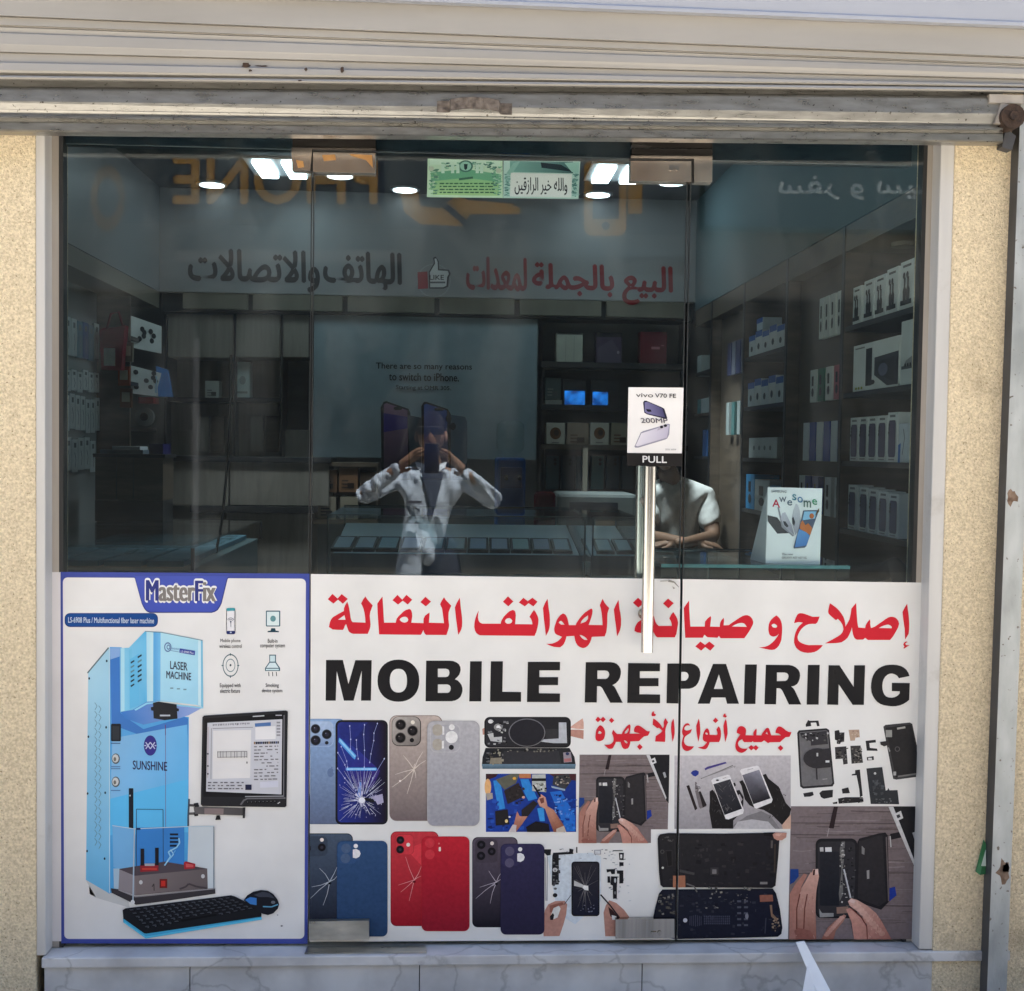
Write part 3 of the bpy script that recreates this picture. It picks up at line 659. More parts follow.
def subtitle(p):
    K = 12.8
    p.at(590, 710, K)
    p.poly(D(68,122,100,82,135,115,165,82,200,118,165,155,132,125,100,155), RED); p.poly(D(240,130,272,95,310,130,275,165), RED)
    p.poly(D(125,190,148,200,165,215,180,238,190,265,192,297,188,330,180,358,165,380,142,392,115,397,92,392,75,380,68,355,68,330,72,285,80,250,100,215), RED, holes=[D(100,300,106,278,118,265,135,272,150,290,130,305)])
    p.poly(D(300,250,312,270,325,285,345,305,405,305,415,278,430,255,450,228,470,205,490,188,505,180,515,190,518,210,513,255,505,300,640,300,612,292,585,285,568,280,560,270,560,252,565,235,575,213,590,200,605,195,620,195,650,208,680,230,705,250,730,268,765,270,755,298,740,325,690,335,658,362,625,395,515,400,512,425,505,450,495,473,480,490,450,497,430,493,415,480,405,462,398,440,390,405,330,405,322,428,310,450,300,472,285,490,255,495,240,492,225,485,205,465,180,440,210,443,240,440,265,431,285,415,298,393,300,370,297,345,290,320,282,305,280,290,288,268), RED, holes=[D(440,300,445,280,455,265,475,243,490,228,492,245,490,260,482,278,470,295), D(430,385,445,386,460,392,472,402,480,415,470,425,458,420,445,410)])
    p.poly(D(600,468,632,430,672,470,635,508), RED)
    p.poly(D(808,105,835,120,860,140,885,165,905,190,930,230,940,212,945,195,942,172,940,150,950,125,965,100,980,128,998,155,985,177,975,200,965,235,960,270,962,330,958,405,830,400,840,330,870,312,900,290,925,265,905,245,880,225,860,230,830,208,800,185,802,145), RED)
    hz = D(785,55,790,33,800,15,825,15,815,27,820,40,840,50,838,62,830,75,790,75)
    p.poly(hz, RED)
    p.at(640, 710, K)
    p.poly(D(425,105,432,140,435,180,440,240,440,300,430,355,415,405,408,370,405,330,397,275,395,220,398,190,400,160), RED)
    p.poly(D(640,200,620,195,600,195,583,205,570,220,565,235,568,250,590,262,610,260,630,255,662,240,657,265,645,290,625,305,600,320,583,333,570,350,562,375,560,400,567,422,580,440,598,453,620,460,655,463,690,462,677,482,660,500,640,512,620,520,600,523,580,520,560,508,545,490,537,467,533,440,534,410,540,380,546,355,555,330,545,315,540,300,536,275,540,250,548,220,560,195,573,180,590,170,605,167,620,170,632,183), RED)
    p.poly(D(750,105,760,140,765,180,770,240,768,300,757,355,745,405,737,370,730,330,720,265,718,200,735,150), RED)
    p.poly(D(855,230,870,240,880,255,888,285,890,315,975,318,985,312,990,300,985,275,975,250,988,228,1005,205,1022,230,1032,262,1035,300,1033,340,1025,375,1010,408,890,408,882,435,870,460,860,480,845,495,828,500,810,500,772,490,735,475,770,472,800,465,822,450,840,430,855,408,835,404,815,395,802,375,800,350,804,315,815,280,832,250), RED, holes=[D(832,300,838,288,850,285,862,295,868,310,850,315)])
    p.poly(D(930,135,965,95,1000,132,965,165), RED)
    p.at(715, 710, K)
    p.poly(D(135,110,145,140,150,180,157,240,158,300,145,355,130,408,122,370,118,330,108,265,105,200,118,150), RED); p.poly(D(100,85,104,62,115,45,140,45,130,55,135,65,150,75,142,87,130,95), RED)
    p.poly(D(275,290,278,262,285,240,295,220,310,208,330,203,350,205,372,216,390,235,395,252,395,270,388,320,490,322,487,300,490,280,505,255,525,235,530,252,530,270,525,320,590,322,602,295,620,270,637,248,655,230,680,225,692,245,700,270,708,298,715,320,840,322,828,309,815,300,792,296,770,290,772,268,780,245,792,222,810,208,830,208,850,215,878,235,900,255,922,268,945,278,975,280,965,310,950,340,900,345,862,377,830,408,700,410,675,420,650,402,625,385,608,398,590,408,490,408,480,395,465,408,370,408,355,392,345,370,328,378,310,390,295,408,290,430,297,452,310,470,328,483,350,490,382,493,415,490,402,508,385,525,360,539,335,545,312,541,290,530,273,513,262,490,257,465,258,440,264,410,275,380,294,345,320,310), RED, holes=[D(645,300,650,285,660,275,668,292,675,310)])
    p.poly(D(425,480,458,445,492,470,520,445,555,480,520,515,490,490,460,515), RED); p.poly(D(800,482,835,445,872,485,835,520), RED)

BLK = P(28, 28, 32)
def crack(p, c, ends, col, layer, w=5, rnd=None):
    for e in ends:
        mx = (c[0]*.5+e[0]*.5+(rnd.uniform(-1, 1)*8 if rnd else 0), c[1]*.5+e[1]*.5+(rnd.uniform(-1, 1)*8 if rnd else 0))
        p.line([c, mx, e], w, col, layer, w1=w*0.4)
def bits(p, x0, y0, x1, y1, n, cols, layer, seed, smin=3, smax=14):
    r = random.Random(seed)
    for _ in range(n):
        x, y = r.uniform(x0, x1), r.uniform(y0, y1); w, h = r.uniform(smin, smax), r.uniform(smin, smax)*0.7; a = r.uniform(-.3, .3)
        p.poly([(x, y), (x+w, y+w*a), (x+w-h*a, y+w*a+h), (x-h*a, y+h)], r.choice(cols), layer)

def blue_phone(p):
    p.at(305, 710, 8.2556); r = random.Random(3)
    p.rr(8, 72, 330, 942, 45, grad(P(128,158,196), (60, 75), P(92,104,130), (90, 940)), 1)
    p.rr(16, 80, 300, 934, 38, grad(P(146,176,216), (60, 90), P(100,112,140), (90, 930)), 2)
    p.rr(0, 92, 236, 300, 44, P(170,190,218), 3); p.rr(0, 96, 230, 296, 40, grad(P(176,196,224), (50, 96), P(128,152,190), (50, 296)), 4)
    for x, y, q in ((87,155,37), (180,200,38), (88,250,40)):
        p.ell(x, y, q+3, q+3, P(70,78,98), 5); p.ell(x, y, q-2, q-2, P(22,24,32), 6); p.ell(x, y, q*.45, q*.45, P(40,40,58), 7); p.ell(x-8, y-9, 5, 4, P(110,115,140), 8)
    p.ell(180, 270, 15, 15, P(30,32,42), 5)
    p.ell(212, 516, 28, 36, P(104,124,160), 3); p.ell(222, 474, 5, 9, P(104,124,160), 3); p.ell(243, 508, 11, 14, P(124,148,188), 4)
    p.rr(252, 82, 684, 944, 46, P(16,16,22), 5); p.rr(258, 88, 678, 937, 42, P(30,30,40), 6)
    p.rr(270, 100, 664, 926, 32, grad(P(38,52,140), (280, 400), P(26,20,34), (640, 380)), 7)
    p.poly(D(285,225,440,330,620,500,560,640,430,640,300,470), grad(P(34,58,150), (300, 300), P(58,36,110), (600, 620)), 8)
    p.poly(D(272,110,520,102,420,230,300,240), P(36,46,120), 8)
    p.poly(D(282,228,300,240,425,375,412,408,395,395,276,262), P(86,160,232), 9); p.poly(D(290,238,418,380,410,392,284,254), P(150,205,245), 10)
    p.rr(336, 474, 594, 500, 12, P(78,150,230), 9); p.rr(345, 481, 586, 492, 5, P(170,220,250), 10)
    p.poly(D(452,590,468,600,462,720,428,720), P(90,140,220), 9)
    c = (470, 742)
    for i in range(120):
        a = 2*math.pi*i/120+r.uniform(-.03, .03); a0 = r.uniform(30, 130); a1 = a0+r.uniform(40, 230)
        q0 = (c[0]+a0*math.cos(a), c[1]+a0*math.sin(a)); q1 = (c[0]+a1*math.cos(a), c[1]+a1*math.sin(a))
        if 275 < q1[0] < 660 and 110 < q1[1] < 920:
            k = r.uniform(.35, .95); p.line([q0, q1], r.uniform(2.0, 4.6), P(int(120+120*k), int(120+125*k), int(190+60*k)), 11, w1=1.2)
    for i in range(60):
        a = r.uniform(0, 2*math.pi); q = r.uniform(60, 260); x, y = c[0]+q*math.cos(a), c[1]+q*math.sin(a)*.8
        if 280 < x < 650 and 180 < y < 915: p.poly([(x, y), (x+r.uniform(3, 12), y+r.uniform(-6, 6)), (x+r.uniform(0, 10), y+r.uniform(4, 12))], P(190,190,225), 12)
    for pts in (D(370,130,378,240,375,320), D(492,120,485,200,492,330,490,470,492,600), D(598,110,570,190,568,250,545,360,535,430), D(300,300,345,420,352,470), D(272,350,330,450,400,640), D(425,245,428,320,440,400), D(270,480,330,560,420,660), D(655,400,560,560,510,680)):
        p.line(pts, 3.2, P(150,160,215), 11)
        for x, y in pts: p.ell(x, y, 5, 8, P(190,195,235), 12, n=6)
    for i in range(16):
        a = 2*math.pi*i/16; q = r.uniform(30, 75); p.poly([c, (c[0]+q*math.cos(a-.12), c[1]+q*math.sin(a-.12)), (c[0]+q*math.cos(a+.12), c[1]+q*math.sin(a+.12))], P(205,205,232), 13)
    p.ell(c[0], c[1], 26, 24, P(235,235,245), 14)
    p.poly(D(488,722,540,725,580,752,560,762,500,745), P(24,24,32), 15); p.poly(D(540,715,640,690,650,760,600,780,585,750), P(175,170,200), 13)

def titan_phone(p):
    p.at(385, 710, 8.26); r = random.Random(4)
    p.rr(36, 43, 474, 916, 60, P(140,126,120), 1); p.rr(42, 49, 466, 910, 55, grad(P(196,180,170), (200, 50), P(118,104,104), (200, 910)), 2)
    p.rr(56, 52, 298, 298, 58, P(70,64,62), 3); p.rr(60, 55, 290, 290, 54, grad(P(186,178,170), (80, 60), P(120,112,108), (280, 290)), 4)
    for x, y in ((130,120), (128,228), (228,170)):
        p.ell(x, y, 46, 46, P(110,102,100), 5); p.ell(x, y, 40, 40, P(24,22,24), 6); p.ell(x, y, 18, 18, P(44,40,44), 7); p.ell(x-12, y-12, 5, 5, P(120,112,112), 8)
    p.ell(230, 100, 17, 17, P(232,222,208), 5); p.ell(222, 248, 18, 18, P(26,24,26), 5)
    W1 = P(225,212,200)
    crack(p, (240, 488), D(312,345,338,415,84,532,58,636,182,692,150,372,250,440,200,520,255,560), W1, 3, 7, r)
    p.ell(125, 585, 9, 8, P(245,238,230), 4, n=8)
    p.rr(348, 88, 782, 956, 58, P(170,168,170), 9); p.rr(354, 94, 777, 950, 54, grad(P(184,181,184), (500, 100), P(157,156,164), (500, 950)), 10)
    p.rr(372, 112, 622, 348, 55, P(192,189,190), 11); p.rr(378, 118, 616, 342, 52, P(176,174,178), 12)
    for y in (165, 285): p.rr(392, y-50, 478, y+46, 40, P(176,168,156), 13)
    p.poly(D(474,130,488,135,490,200,474,205), P(232,230,228), 14); p.poly(D(470,255,488,250,486,315,470,315), P(232,230,228), 14)
    p.ell(550, 222, 51, 51, P(236,234,232), 13); p.ell(552, 140, 24, 24, P(236,234,232), 13); p.ell(548, 306, 21, 21, P(30,30,34), 13)

def two_tone(p, o, k, back, cam, front, cback, cfront, lens, holes, hcol, crk, ccol, flash, white, half, seed):
    p.at(*o, k); r = random.Random(seed)
    x0, y0, x1, y1 = back; p.rr(x0, y0, x1, y1, 48, tuple(c*.75 for c in cback[1]), 1); p.rr(x0+6, y0+6, x1-6, y1-6, 43, grad(cback[0], (x0+60, y0), cback[1], (x0+60, y1)), 2)
    p.poly(D(x0+130,y0+150,x1-10,y0+40,x1-10,y0+420), tuple(min(.8, c*1.25) for c in cback[0]), 3) if seed == 6 else None
    a, b, c, d = cam; p.rr(a, b, c, d, 42, tuple(q*.7 for q in cback[0]), 3); p.rr(a+4, b+4, c-4, d-4, 38, tuple(min(.8, q*(1.1 if seed == 6 else .62)) for q in cback[0]), 4)
    for x, y, q in lens: p.ell(x, y, q+4, q+4, tuple(v*.5 for v in cback[0]), 5); p.ell(x, y, q, q, P(22,20,26), 6); p.ell(x, y, q*.4, q*.4, P(52,48,60), 7)
    p.ell(*flash, 16, 16, P(240,226,216), 8)
    crack(p, crk[0], crk[1:], ccol, 3, 6, r)
    p.ell(crk[0][0], crk[0][1]+14, 14, 10, tuple(v*.4 for v in cback[1]), 4, n=7)
    x0, y0, x1, y1 = front; p.rr(x0, y0, x1, y1, 46, tuple(q*.8 for q in cfront[0]), 9); p.rr(x0+4, y0+4, x1-4, y1-5, 43, grad(cfront[0], (x0, y0), cfront[1], (x0+40, y1)), 10)
    if seed != 6: p.rr(x0+10, y0+8, x0+165, y0+190, 40, tuple(q*1.12 for q in cfront[0]), 11)
    for x, y in holes: p.ell(x, y, 40, 40, hcol, 12)
    if white: p.ell(*white, 18, 18, P(238,236,234), 13)
    if half: p.poly(D(half[0]-28,half[1]-32,half[0],half[1]-38,half[0]+26,half[1]-24,half[0]+36,half[1],half[0]+26,half[1]+26,half[0],half[1]+40,half[0]-28,half[1]+34), P(236,234,234), 13)
def blue2(p):
    two_tone(p, (305, 825), 8.26, (-30, 68, 396, 880), (-20, 90, 188, 258), (264, 128, 682, 918), (P(76,90,110), P(26,28,42)), (P(50,80,120), P(46,72,108)),
             [(20,190,30), (140,182,32)], D(340,190,335,272), P(78,98,130), D(205,465,275,322,270,415,55,510,45,605,150,662,120,355,165,490), P(190,196,205), (140,120), (420,170), (424,232), 5)
def red_phone(p):
    two_tone(p, (385, 825), 8.26, (46, 52, 442, 834), (84, 74, 240, 246), (302, 92, 698, 874), (P(206,58,68), P(158,26,42)), (P(196,36,52), P(146,28,46)),
             [(127,122,31), (125,200,31)], D(370,145,370,240), P(208,56,68), D(242,452,300,340,298,420,110,495,130,552,200,625,170,260,190,500), P(236,160,160), (192,160), None, None, 6)
    p.rr(444, 178, 462, 214, 8, P(245,222,215), 13); p.ell(446, 150, 6, 8, P(225,120,120), 13)
def purple_phone(p):
    two_tone(p, (465, 830), 8.62, (62, 60, 454, 838), (86, 76, 284, 284), (306, 116, 684, 898), (P(92,82,96), P(28,26,36)), (P(50,46,80), P(44,40,64)),
             [(140,125,36), (138,220,36), (230,182,34)], D(385,180,383,280), P(90,84,110), D(270,448,315,362,330,420,128,492,92,590,216,632,205,350,235,480), P(196,186,196), (233,112), (475,163), (478,232), 7)

SK, SKD, SKL = P(190,140,124), P(150,98,84), P(214,168,152)
def open_phone(p):
    p.at(478, 710, 7.93)
    p.poly(D(725,140,770,105,830,65,838,100,838,150,790,150), SKL, 1); p.poly(D(715,175,740,155,800,155,838,160,836,230,790,220,730,205), SK, 2); p.poly(D(34,150,60,135,80,150,78,190,38,196), SK, 1)
    p.rr(50, 54, 736, 298, 44, P(22,22,26), 3); p.rr(60, 62, 726, 288, 38, grad(P(44,44,50), (100, 80), P(30,30,36), (600, 280)), 4)
    p.poly(D(640,98,700,98,706,262,600,262,500,250,520,232,640,225), P(186,188,194), 5); p.rect(540, 150, 636, 225, P(50,50,54), 6)
    p.ell(388, 178, 146, 112, P(120,120,126), 6, n=28); p.ell(388, 178, 138, 105, P(34,34,42), 7, n=28)
    p.ell(100, 90, 20, 16, P(225,225,225), 6); p.ell(160, 135, 34, 28, P(150,150,150), 6); p.ell(162, 135, 18, 16, P(235,235,235), 7)
    p.poly(D(75,190,120,180,125,215,190,210,190,255,100,245), P(196,196,196), 6); bits(p, 75, 80, 225, 270, 26, [P(20,20,24), P(120,120,124), P(190,190,190)], 8, 2, 8, 24)
    p.poly(D(60,300,725,300,765,372,775,440,30,440,36,372), P(34,36,42), 4); p.poly(D(30,428,776,428,770,466,36,466), grad(P(110,138,156), (300, 428), P(70,92,110), (300, 466)), 5)
    p.poly(D(205,325,640,322,660,428,190,428), P(48,48,54), 5); bits(p, 50, 305, 195, 425, 36, [P(18,18,20), P(150,146,130), P(96,96,100), P(70,66,60)], 6, 5, 8, 28)
    p.poly(D(100,380,185,375,190,425,92,425), P(140,132,116), 6); bits(p, 230, 300, 640, 330, 30, [P(110,108,100), P(20,20,22), P(160,156,150)], 6, 6, 5, 20)
    p.poly(D(675,335,735,330,745,410,680,415), P(150,140,150), 6); p.ell(708, 345, 14, 12, P(40,50,90), 7); p.poly(D(680,385,735,380,738,405,684,410), P(170,110,110), 7)
def workshop_photo(p):
    p.at(478, 710, 7.93)
    p.rect(62, 505, 778, 966, grad(P(30,66,160), (150, 900), P(20,50,130), (700, 600)), 1); r = random.Random(8)
    p.poly(D(62,505,160,505,140,530,62,560), P(60,34,40), 2); p.poly(D(320,505,420,505,420,540,330,540), P(190,120,80), 2); p.poly(D(560,505,778,505,778,560,620,540), P(76,40,44), 2)
    p.poly(D(120,560,175,555,215,780,160,790), P(52,140,215), 2); p.poly(D(335,548,400,548,470,700,400,720,360,640), P(48,136,214), 2); p.poly(D(570,650,660,640,770,840,770,960,700,960), P(36,110,205), 2); p.poly(D(470,780,520,770,530,880,490,880), P(60,150,220), 2)
    p.ell(78, 610, 26, 66, P(230,178,120), 2); p.poly(D(62,660,115,655,118,700,70,715), P(170,160,150), 3)
    p.poly(D(140,550,260,505,330,505,300,580,210,630), P(96,96,84), 3); p.poly(D(205,640,320,575,372,680,235,745), P(44,38,40), 4); p.ell(288, 540, 14, 12, P(210,160,70), 5); p.ell(360, 690, 12, 10, P(220,170,150), 5)
    p.poly(D(428,510,535,508,540,650,430,640), P(186,190,186), 3); p.poly(D(425,540,538,540,538,562,425,562), P(24,24,26), 4); bits(p, 435, 575, 530, 640, 22, [P(40,40,40), P(120,120,110), P(220,220,215)], 5, 4, 8, 26)
    p.poly(D(600,520,720,505,740,560,690,630,590,590), P(60,62,66), 3); bits(p, 610, 515, 715, 590, 26, [P(180,170,160), P(30,30,32), P(120,110,100)], 5, 9, 6, 22); p.poly(D(580,600,690,625,690,640,585,615), P(150,170,190), 4)
    p.poly(D(135,800,235,785,250,905,140,915), P(34,32,36), 3); p.ell(225, 878, 12, 14, P(240,215,150), 5); p.ell(250, 845, 9, 7, P(225,225,235), 5)
    p.poly(D(345,790,440,715,475,740,380,860,345,860), P(38,34,40), 5); p.poly(D(268,960,290,880,310,800,330,840,392,840,350,900,300,965), grad(P(200,140,120), (300, 820), P(150,90,70), (290, 960)), 6); p.poly(D(240,965,275,905,305,910,300,965), P(205,195,195), 7)
    p.poly(D(470,720,500,665,535,690,550,760,600,790,690,930,690,965,600,965,560,860,530,780,490,760), grad(P(212,160,140), (500, 690), P(140,84,66), (640, 940)), 6); p.poly(D(485,700,520,690,525,730,500,740), P(120,70,60), 7); p.poly(D(430,590,445,590,500,680,490,690), P(24,24,28), 7)
    p.poly(D(620,940,680,915,700,965,620,965), P(200,185,170), 7); p.poly(D(380,925,460,880,560,900,570,965,390,965), P(26,24,30), 5)
    bits(p, 70, 700, 330, 940, 40, [P(24,54,140), P(40,84,180), P(18,38,104)], 2.5, 14, 8, 40); bits(p, 560, 700, 770, 950, 50, [P(30,84,180), P(60,130,220), P(22,60,150)], 2.6, 15, 6, 30); bits(p, 210, 600, 365, 730, 24, [P(60,54,54), P(32,28,30)], 4.5, 16, 6, 24)
    for k_ in range(8):
        t_ = k_/7; p.ell(560+t_*90, 790+t_*140, 20, 16, P(196-int(40*t_), 140-int(40*t_), 118-int(40*t_)), 6.5, 12); p.ell(330-t_*40, 850+t_*80, 16, 12, P(196-int(30*t_), 136-int(30*t_), 116-int(30*t_)), 6.5, 12)
    bits(p, 600, 660, 720, 820, 26, [P(120,160,225), P(18,30,90), P(60,100,190)], 4, 11, 6, 26)
def bench_photo(p, o, k, seed, fr=(45, 45, 935, 920), notch=True):
    """hands prising open a phone on a grey plank bench"""
    p.at(*o, k); r = random.Random(seed); x0, y0, x1, y1 = fr
    if notch: p.poly(D(x0,y0,x1,y0,x1-16,785,752,785,752,y1,x0-12,y1), P(126,113,113), 1)
    else: p.poly(D(x0,y0,x1,y0,x1-20,y1,x0-20,y1), P(124,111,112), 1)
    for i in range(46):
        y = r.uniform(y0+6, 800); xa = r.uniform(x0, 700); xb = min(x1-20, xa+r.uniform(80, 420))
        if y > 770 and notch: continue
        v = r.choice([-26, -14, 10, 18]); p.line([(xa, y), ((xa+xb)/2, y+r.uniform(-6, 6)), (xb, y+r.uniform(-5, 5))], r.uniform(2, 9), P(124+v, 112+v, 112+v), 2)
    for i in range(150):
        y = r.uniform(y0+4, 770 if notch else 880); xa = r.uniform(x0, x1-120); xb = min(x1-22, xa+r.uniform(30, 200)); v = r.choice([-34, -20, -12, 10, 16, 24])
        p.line([(xa, y), (xb, y+r.uniform(-3, 3))], r.uniform(1.2, 3.2), P(124+v, 112+v, 112+v), 2)
    for y in (155, 235, 500): p.line([(x0, y), (x1-10, y+r.uniform(-8, 8))], 4, P(84,74,74), 3)
    p.poly(D(332,y0+2,360,y0+2,332,192,298,190), P(46,34,38), 4); p.line([(300,190),(286,250)], 5, P(170,160,160), 4)
    p.poly(D(716,y0+2,x1,y0+2,x1-8,525,890,480), P(32,32,36), 4); p.poly(D(705,y0+2,738,y0+2,800,200,905,470,898,490,780,220), P(206,204,204), 5); p.poly(D(742,95,790,72,806,122,762,142), P(216,214,214), 6); p.poly(D(758,104,780,94,788,114,768,124), P(60,60,64), 7); p.poly(D(868,222,890,215,905,265,885,275), P(170,170,172), 5)
    p.line([(720,250),(790,235)], 40, P(36,34,38), 4)
    p.rr(208, 262, 492, 806, 40, P(34,33,37), 5); p.rr(222, 282, 478, 790, 30, P(50,48,52), 6); p.rr(238, 350, 368, 720, 8, grad(P(40,40,46), (240, 350), P(30,32,40), (360, 720)), 7)
    p.poly(D(236,322,260,320,262,350,238,350), P(190,188,186), 8); p.poly(D(272,322,316,320,318,352,274,352), P(222,220,218), 8)
    p.poly(D(385,282,408,282,400,420,390,480,396,640,372,690,366,640,384,480,372,330), P(112,110,108), 8); bits(p, 366, 280, 412, 690, 40, [P(190,188,184), P(40,40,42), P(140,136,128)], 9, seed+1, 5, 16); bits(p, 415, 300, 475, 760, 26, [P(30,30,32), P(90,88,90)], 8, seed+2, 6, 22)
    p.poly(D(232,740,250,770,330,770,330,795,236,800), P(150,148,146), 8); p.poly(D(350,730,430,725,430,770,352,775), P(140,112,100), 8)
    p.poly(D(492,290,505,262,640,226,684,220,700,240,712,690,655,748,470,690), P(36,34,38), 7); p.poly(D(505,280,640,240,664,240,690,690,640,725,495,670), P(48,45,48), 8); p.line([(690,250),(706,690)], 8, P(110,100,100), 9)
    p.poly(D(556,480,574,476,574,535,558,538), P(150,148,146), 9); p.poly(D(522,310,542,330,540,372,522,365), P(130,128,126), 9); p.line([(716,245),(722,320)], 8, P(200,198,196), 8)
    p.line([(400,470),(446,668)], 12, P(168,168,172), 10); p.line([(402,472),(446,660)], 4, P(220,220,222), 11)
    p.poly(D(x0-5,470,90,470,92,520,60,560,x0-8,575), P(36,66,130), 4); p.poly(D(712,600,750,590,760,650,712,690), P(36,60,150), 4)
    f = lambda y: grad(SKL, (100, 480), SKD, (100, y1))
    p.poly(D(x0-12,y1,x0-10,640,70,570,128,500,150,510,110,590,80,720,86,y1), P(176,124,110), 9); p.poly(D(70,y1,76,720,110,600,175,490,196,505,170,580,140,700,130,y1), f(0), 10); p.poly(D(118,y1,128,720,150,600,190,470,222,470,230,520,212,620,206,720,212,y1), f(0), 11)
    for l in (D(78,y1-60,78,740,100,640), D(126,y1-70,132,740,150,640)): p.line(l, 8, P(112,62,54), 12)
    for k_ in range(10):
        t_ = k_/9; p.ell(470+t_*190, 700+t_*(y1-740), 30-8*t_, 18, P(222-int(30*t_), 178-int(34*t_), 162-int(34*t_)), 11.4, 12); p.ell(452+t_*100, 770+t_*(y1-800), 22, 14, P(208-int(20*t_), 154-int(20*t_), 138-int(20*t_)), 12.2, 12); p.ell(386-t_*105, 800+t_*(y1-830), 18, 11, P(212-int(24*t_), 164-int(26*t_), 148-int(26*t_)), 10.3, 12)
    for i in range(40):
        x_, y_ = r.choice([(r.uniform(60, 205), r.uniform(600, y1-20)), (r.uniform(560, 660), r.uniform(760, y1-20))]); p.line([(x_, y_), (x_+r.uniform(-8, 8), y_+r.uniform(6, 22))], 2.2, P(160, 108, 96) if i % 2 else P(222, 178, 164), 12.4)
    p.poly(D(200,470,224,468,226,505,206,510), P(228,196,184), 12); p.poly(D(190,478,204,470,200,510,188,512), P(60,34,34), 13); p.poly(D(60,890,90,870,170,890,212,y1,80,y1), P(150,96,84), 12)
    p.poly(D(246,y1,290,870,340,822,400,780,416,788,395,830,345,890,330,y1), f(0), 10)
    p.poly(D(428,690,450,668,490,680,560,720,620,770,660,830,726,y1,540,y1,560,850,520,780,440,720), grad(SKL, (450, 680), P(170,112,100), (680, y1)), 11); p.poly(D(415,745,440,735,500,785,548,815,562,y1,470,y1,452,830), P(196,140,126), 12); p.poly(D(430,690,450,672,480,685,470,705), P(232,200,190), 13)
    p.line(D(560,y1,556,860,520,800,446,735), 7, P(120,66,58), 13)
def bench_small(p): bench_photo(p, (575, 750), 9.91, 31)
def bench_large(p): bench_photo(p, (785, 800), 6.836, 41, (40, 42, 935, 950), False)
def gloves_photo(p):
    p.at(672, 750, 8.53)
    p.rect(20, 46, 1012, 672, grad(P(206,200,202), (400, 60), P(150,145,148), (520, 640)), 1)
    p.poly(D(420,672,520,640,640,560,760,520,840,560,920,672), P(128,124,126), 2); p.poly(D(520,672,560,610,680,590,820,610,880,672), P(190,186,188), 3)
    p.poly(D(158,196,176,176,204,170,228,182,226,206,200,226,180,218), P(44,58,140), 3); p.poly(D(276,158,300,142,455,100,468,112,310,160,284,172), P(70,60,130), 3)
    p.line(D(245,244,380,190,520,130), 8, P(120,116,116), 3); p.line(D(255,240,420,180,540,135,530,152), 6, P(150,146,146), 3)
    p.poly(D(122,305,146,298,215,498,196,515), P(44,34,36), 3); p.poly(D(196,270,208,272,232,350,292,480,240,500,228,480,196,350), P(120,112,114), 3); p.poly(D(225,345,244,352,296,470,262,490), P(40,34,36), 4); bits(p, 195, 290, 235, 350, 12, [P(70,66,68), P(210,206,206)], 4, 3, 6, 14)
    p.poly(D(320,352,345,336,380,380,450,560,520,545,600,420,560,345,575,340,610,400,606,480,560,560,522,600,520,668,342,668,316,520,322,440), P(34,32,34), 4)
    p.poly(D(770,212,800,202,820,240,870,280,910,312,940,380,970,450,1016,500,1000,570,945,645,900,600,850,550,780,510,705,492,660,470,620,420,590,300,572,268,600,255,640,320,700,440,830,420), P(32,30,32), 4)
    p.poly(D(935,640,1012,548,1012,672,945,672), P(206,170,150), 4); p.poly(D(520,285,535,275,545,300,525,318), P(34,32,34), 5); p.poly(D(545,345,575,338,582,370,560,385), P(34,32,34), 5)
    for q, s_, cr in ((D(332,258,350,240,470,208,492,214,612,512,604,540,480,590,456,586), D(350,290,494,246,596,498,446,552), 1), (D(578,176,590,160,720,130,742,140,856,420,846,446,720,498,702,492), D(597,212,742,165,838,410,692,460), 0)):
        p.poly(q, P(232,228,228), 6); p.poly(s_, grad(P(60,60,66), s_[1], P(34,34,40), s_[2]) if cr else grad(P(150,148,160), (720, 180), P(30,28,34), (700, 290)), 7)
        if cr:
            r = random.Random(5)
            for i in range(26):
                x, y = r.uniform(370, 520), r.uniform(270, 520); p.line([(x, y), (x+r.uniform(-30, 30), y+r.uniform(-40, 40))], 2.4, P(112,108,110), 8)
    rg = random.Random(17)
    for i in range(60):
        x_, y_ = rg.choice([(rg.uniform(335, 430), rg.uniform(400, 640)), (rg.uniform(830, 960), rg.uniform(300, 560))]); p.line([(x_, y_), (x_+rg.uniform(-14, 20), y_+rg.uniform(10, 34))], rg.uniform(2, 5), P(*rg.choice([(52, 50, 52), (24, 22, 24), (64, 61, 63)])), 5)
    p.ell(385, 255, 14, 7, P(50,48,50), 8); p.line(D(430,240,460,232), 5, P(150,146,148), 8); p.line(D(640,168,690,155), 5, P(170,166,168), 8)
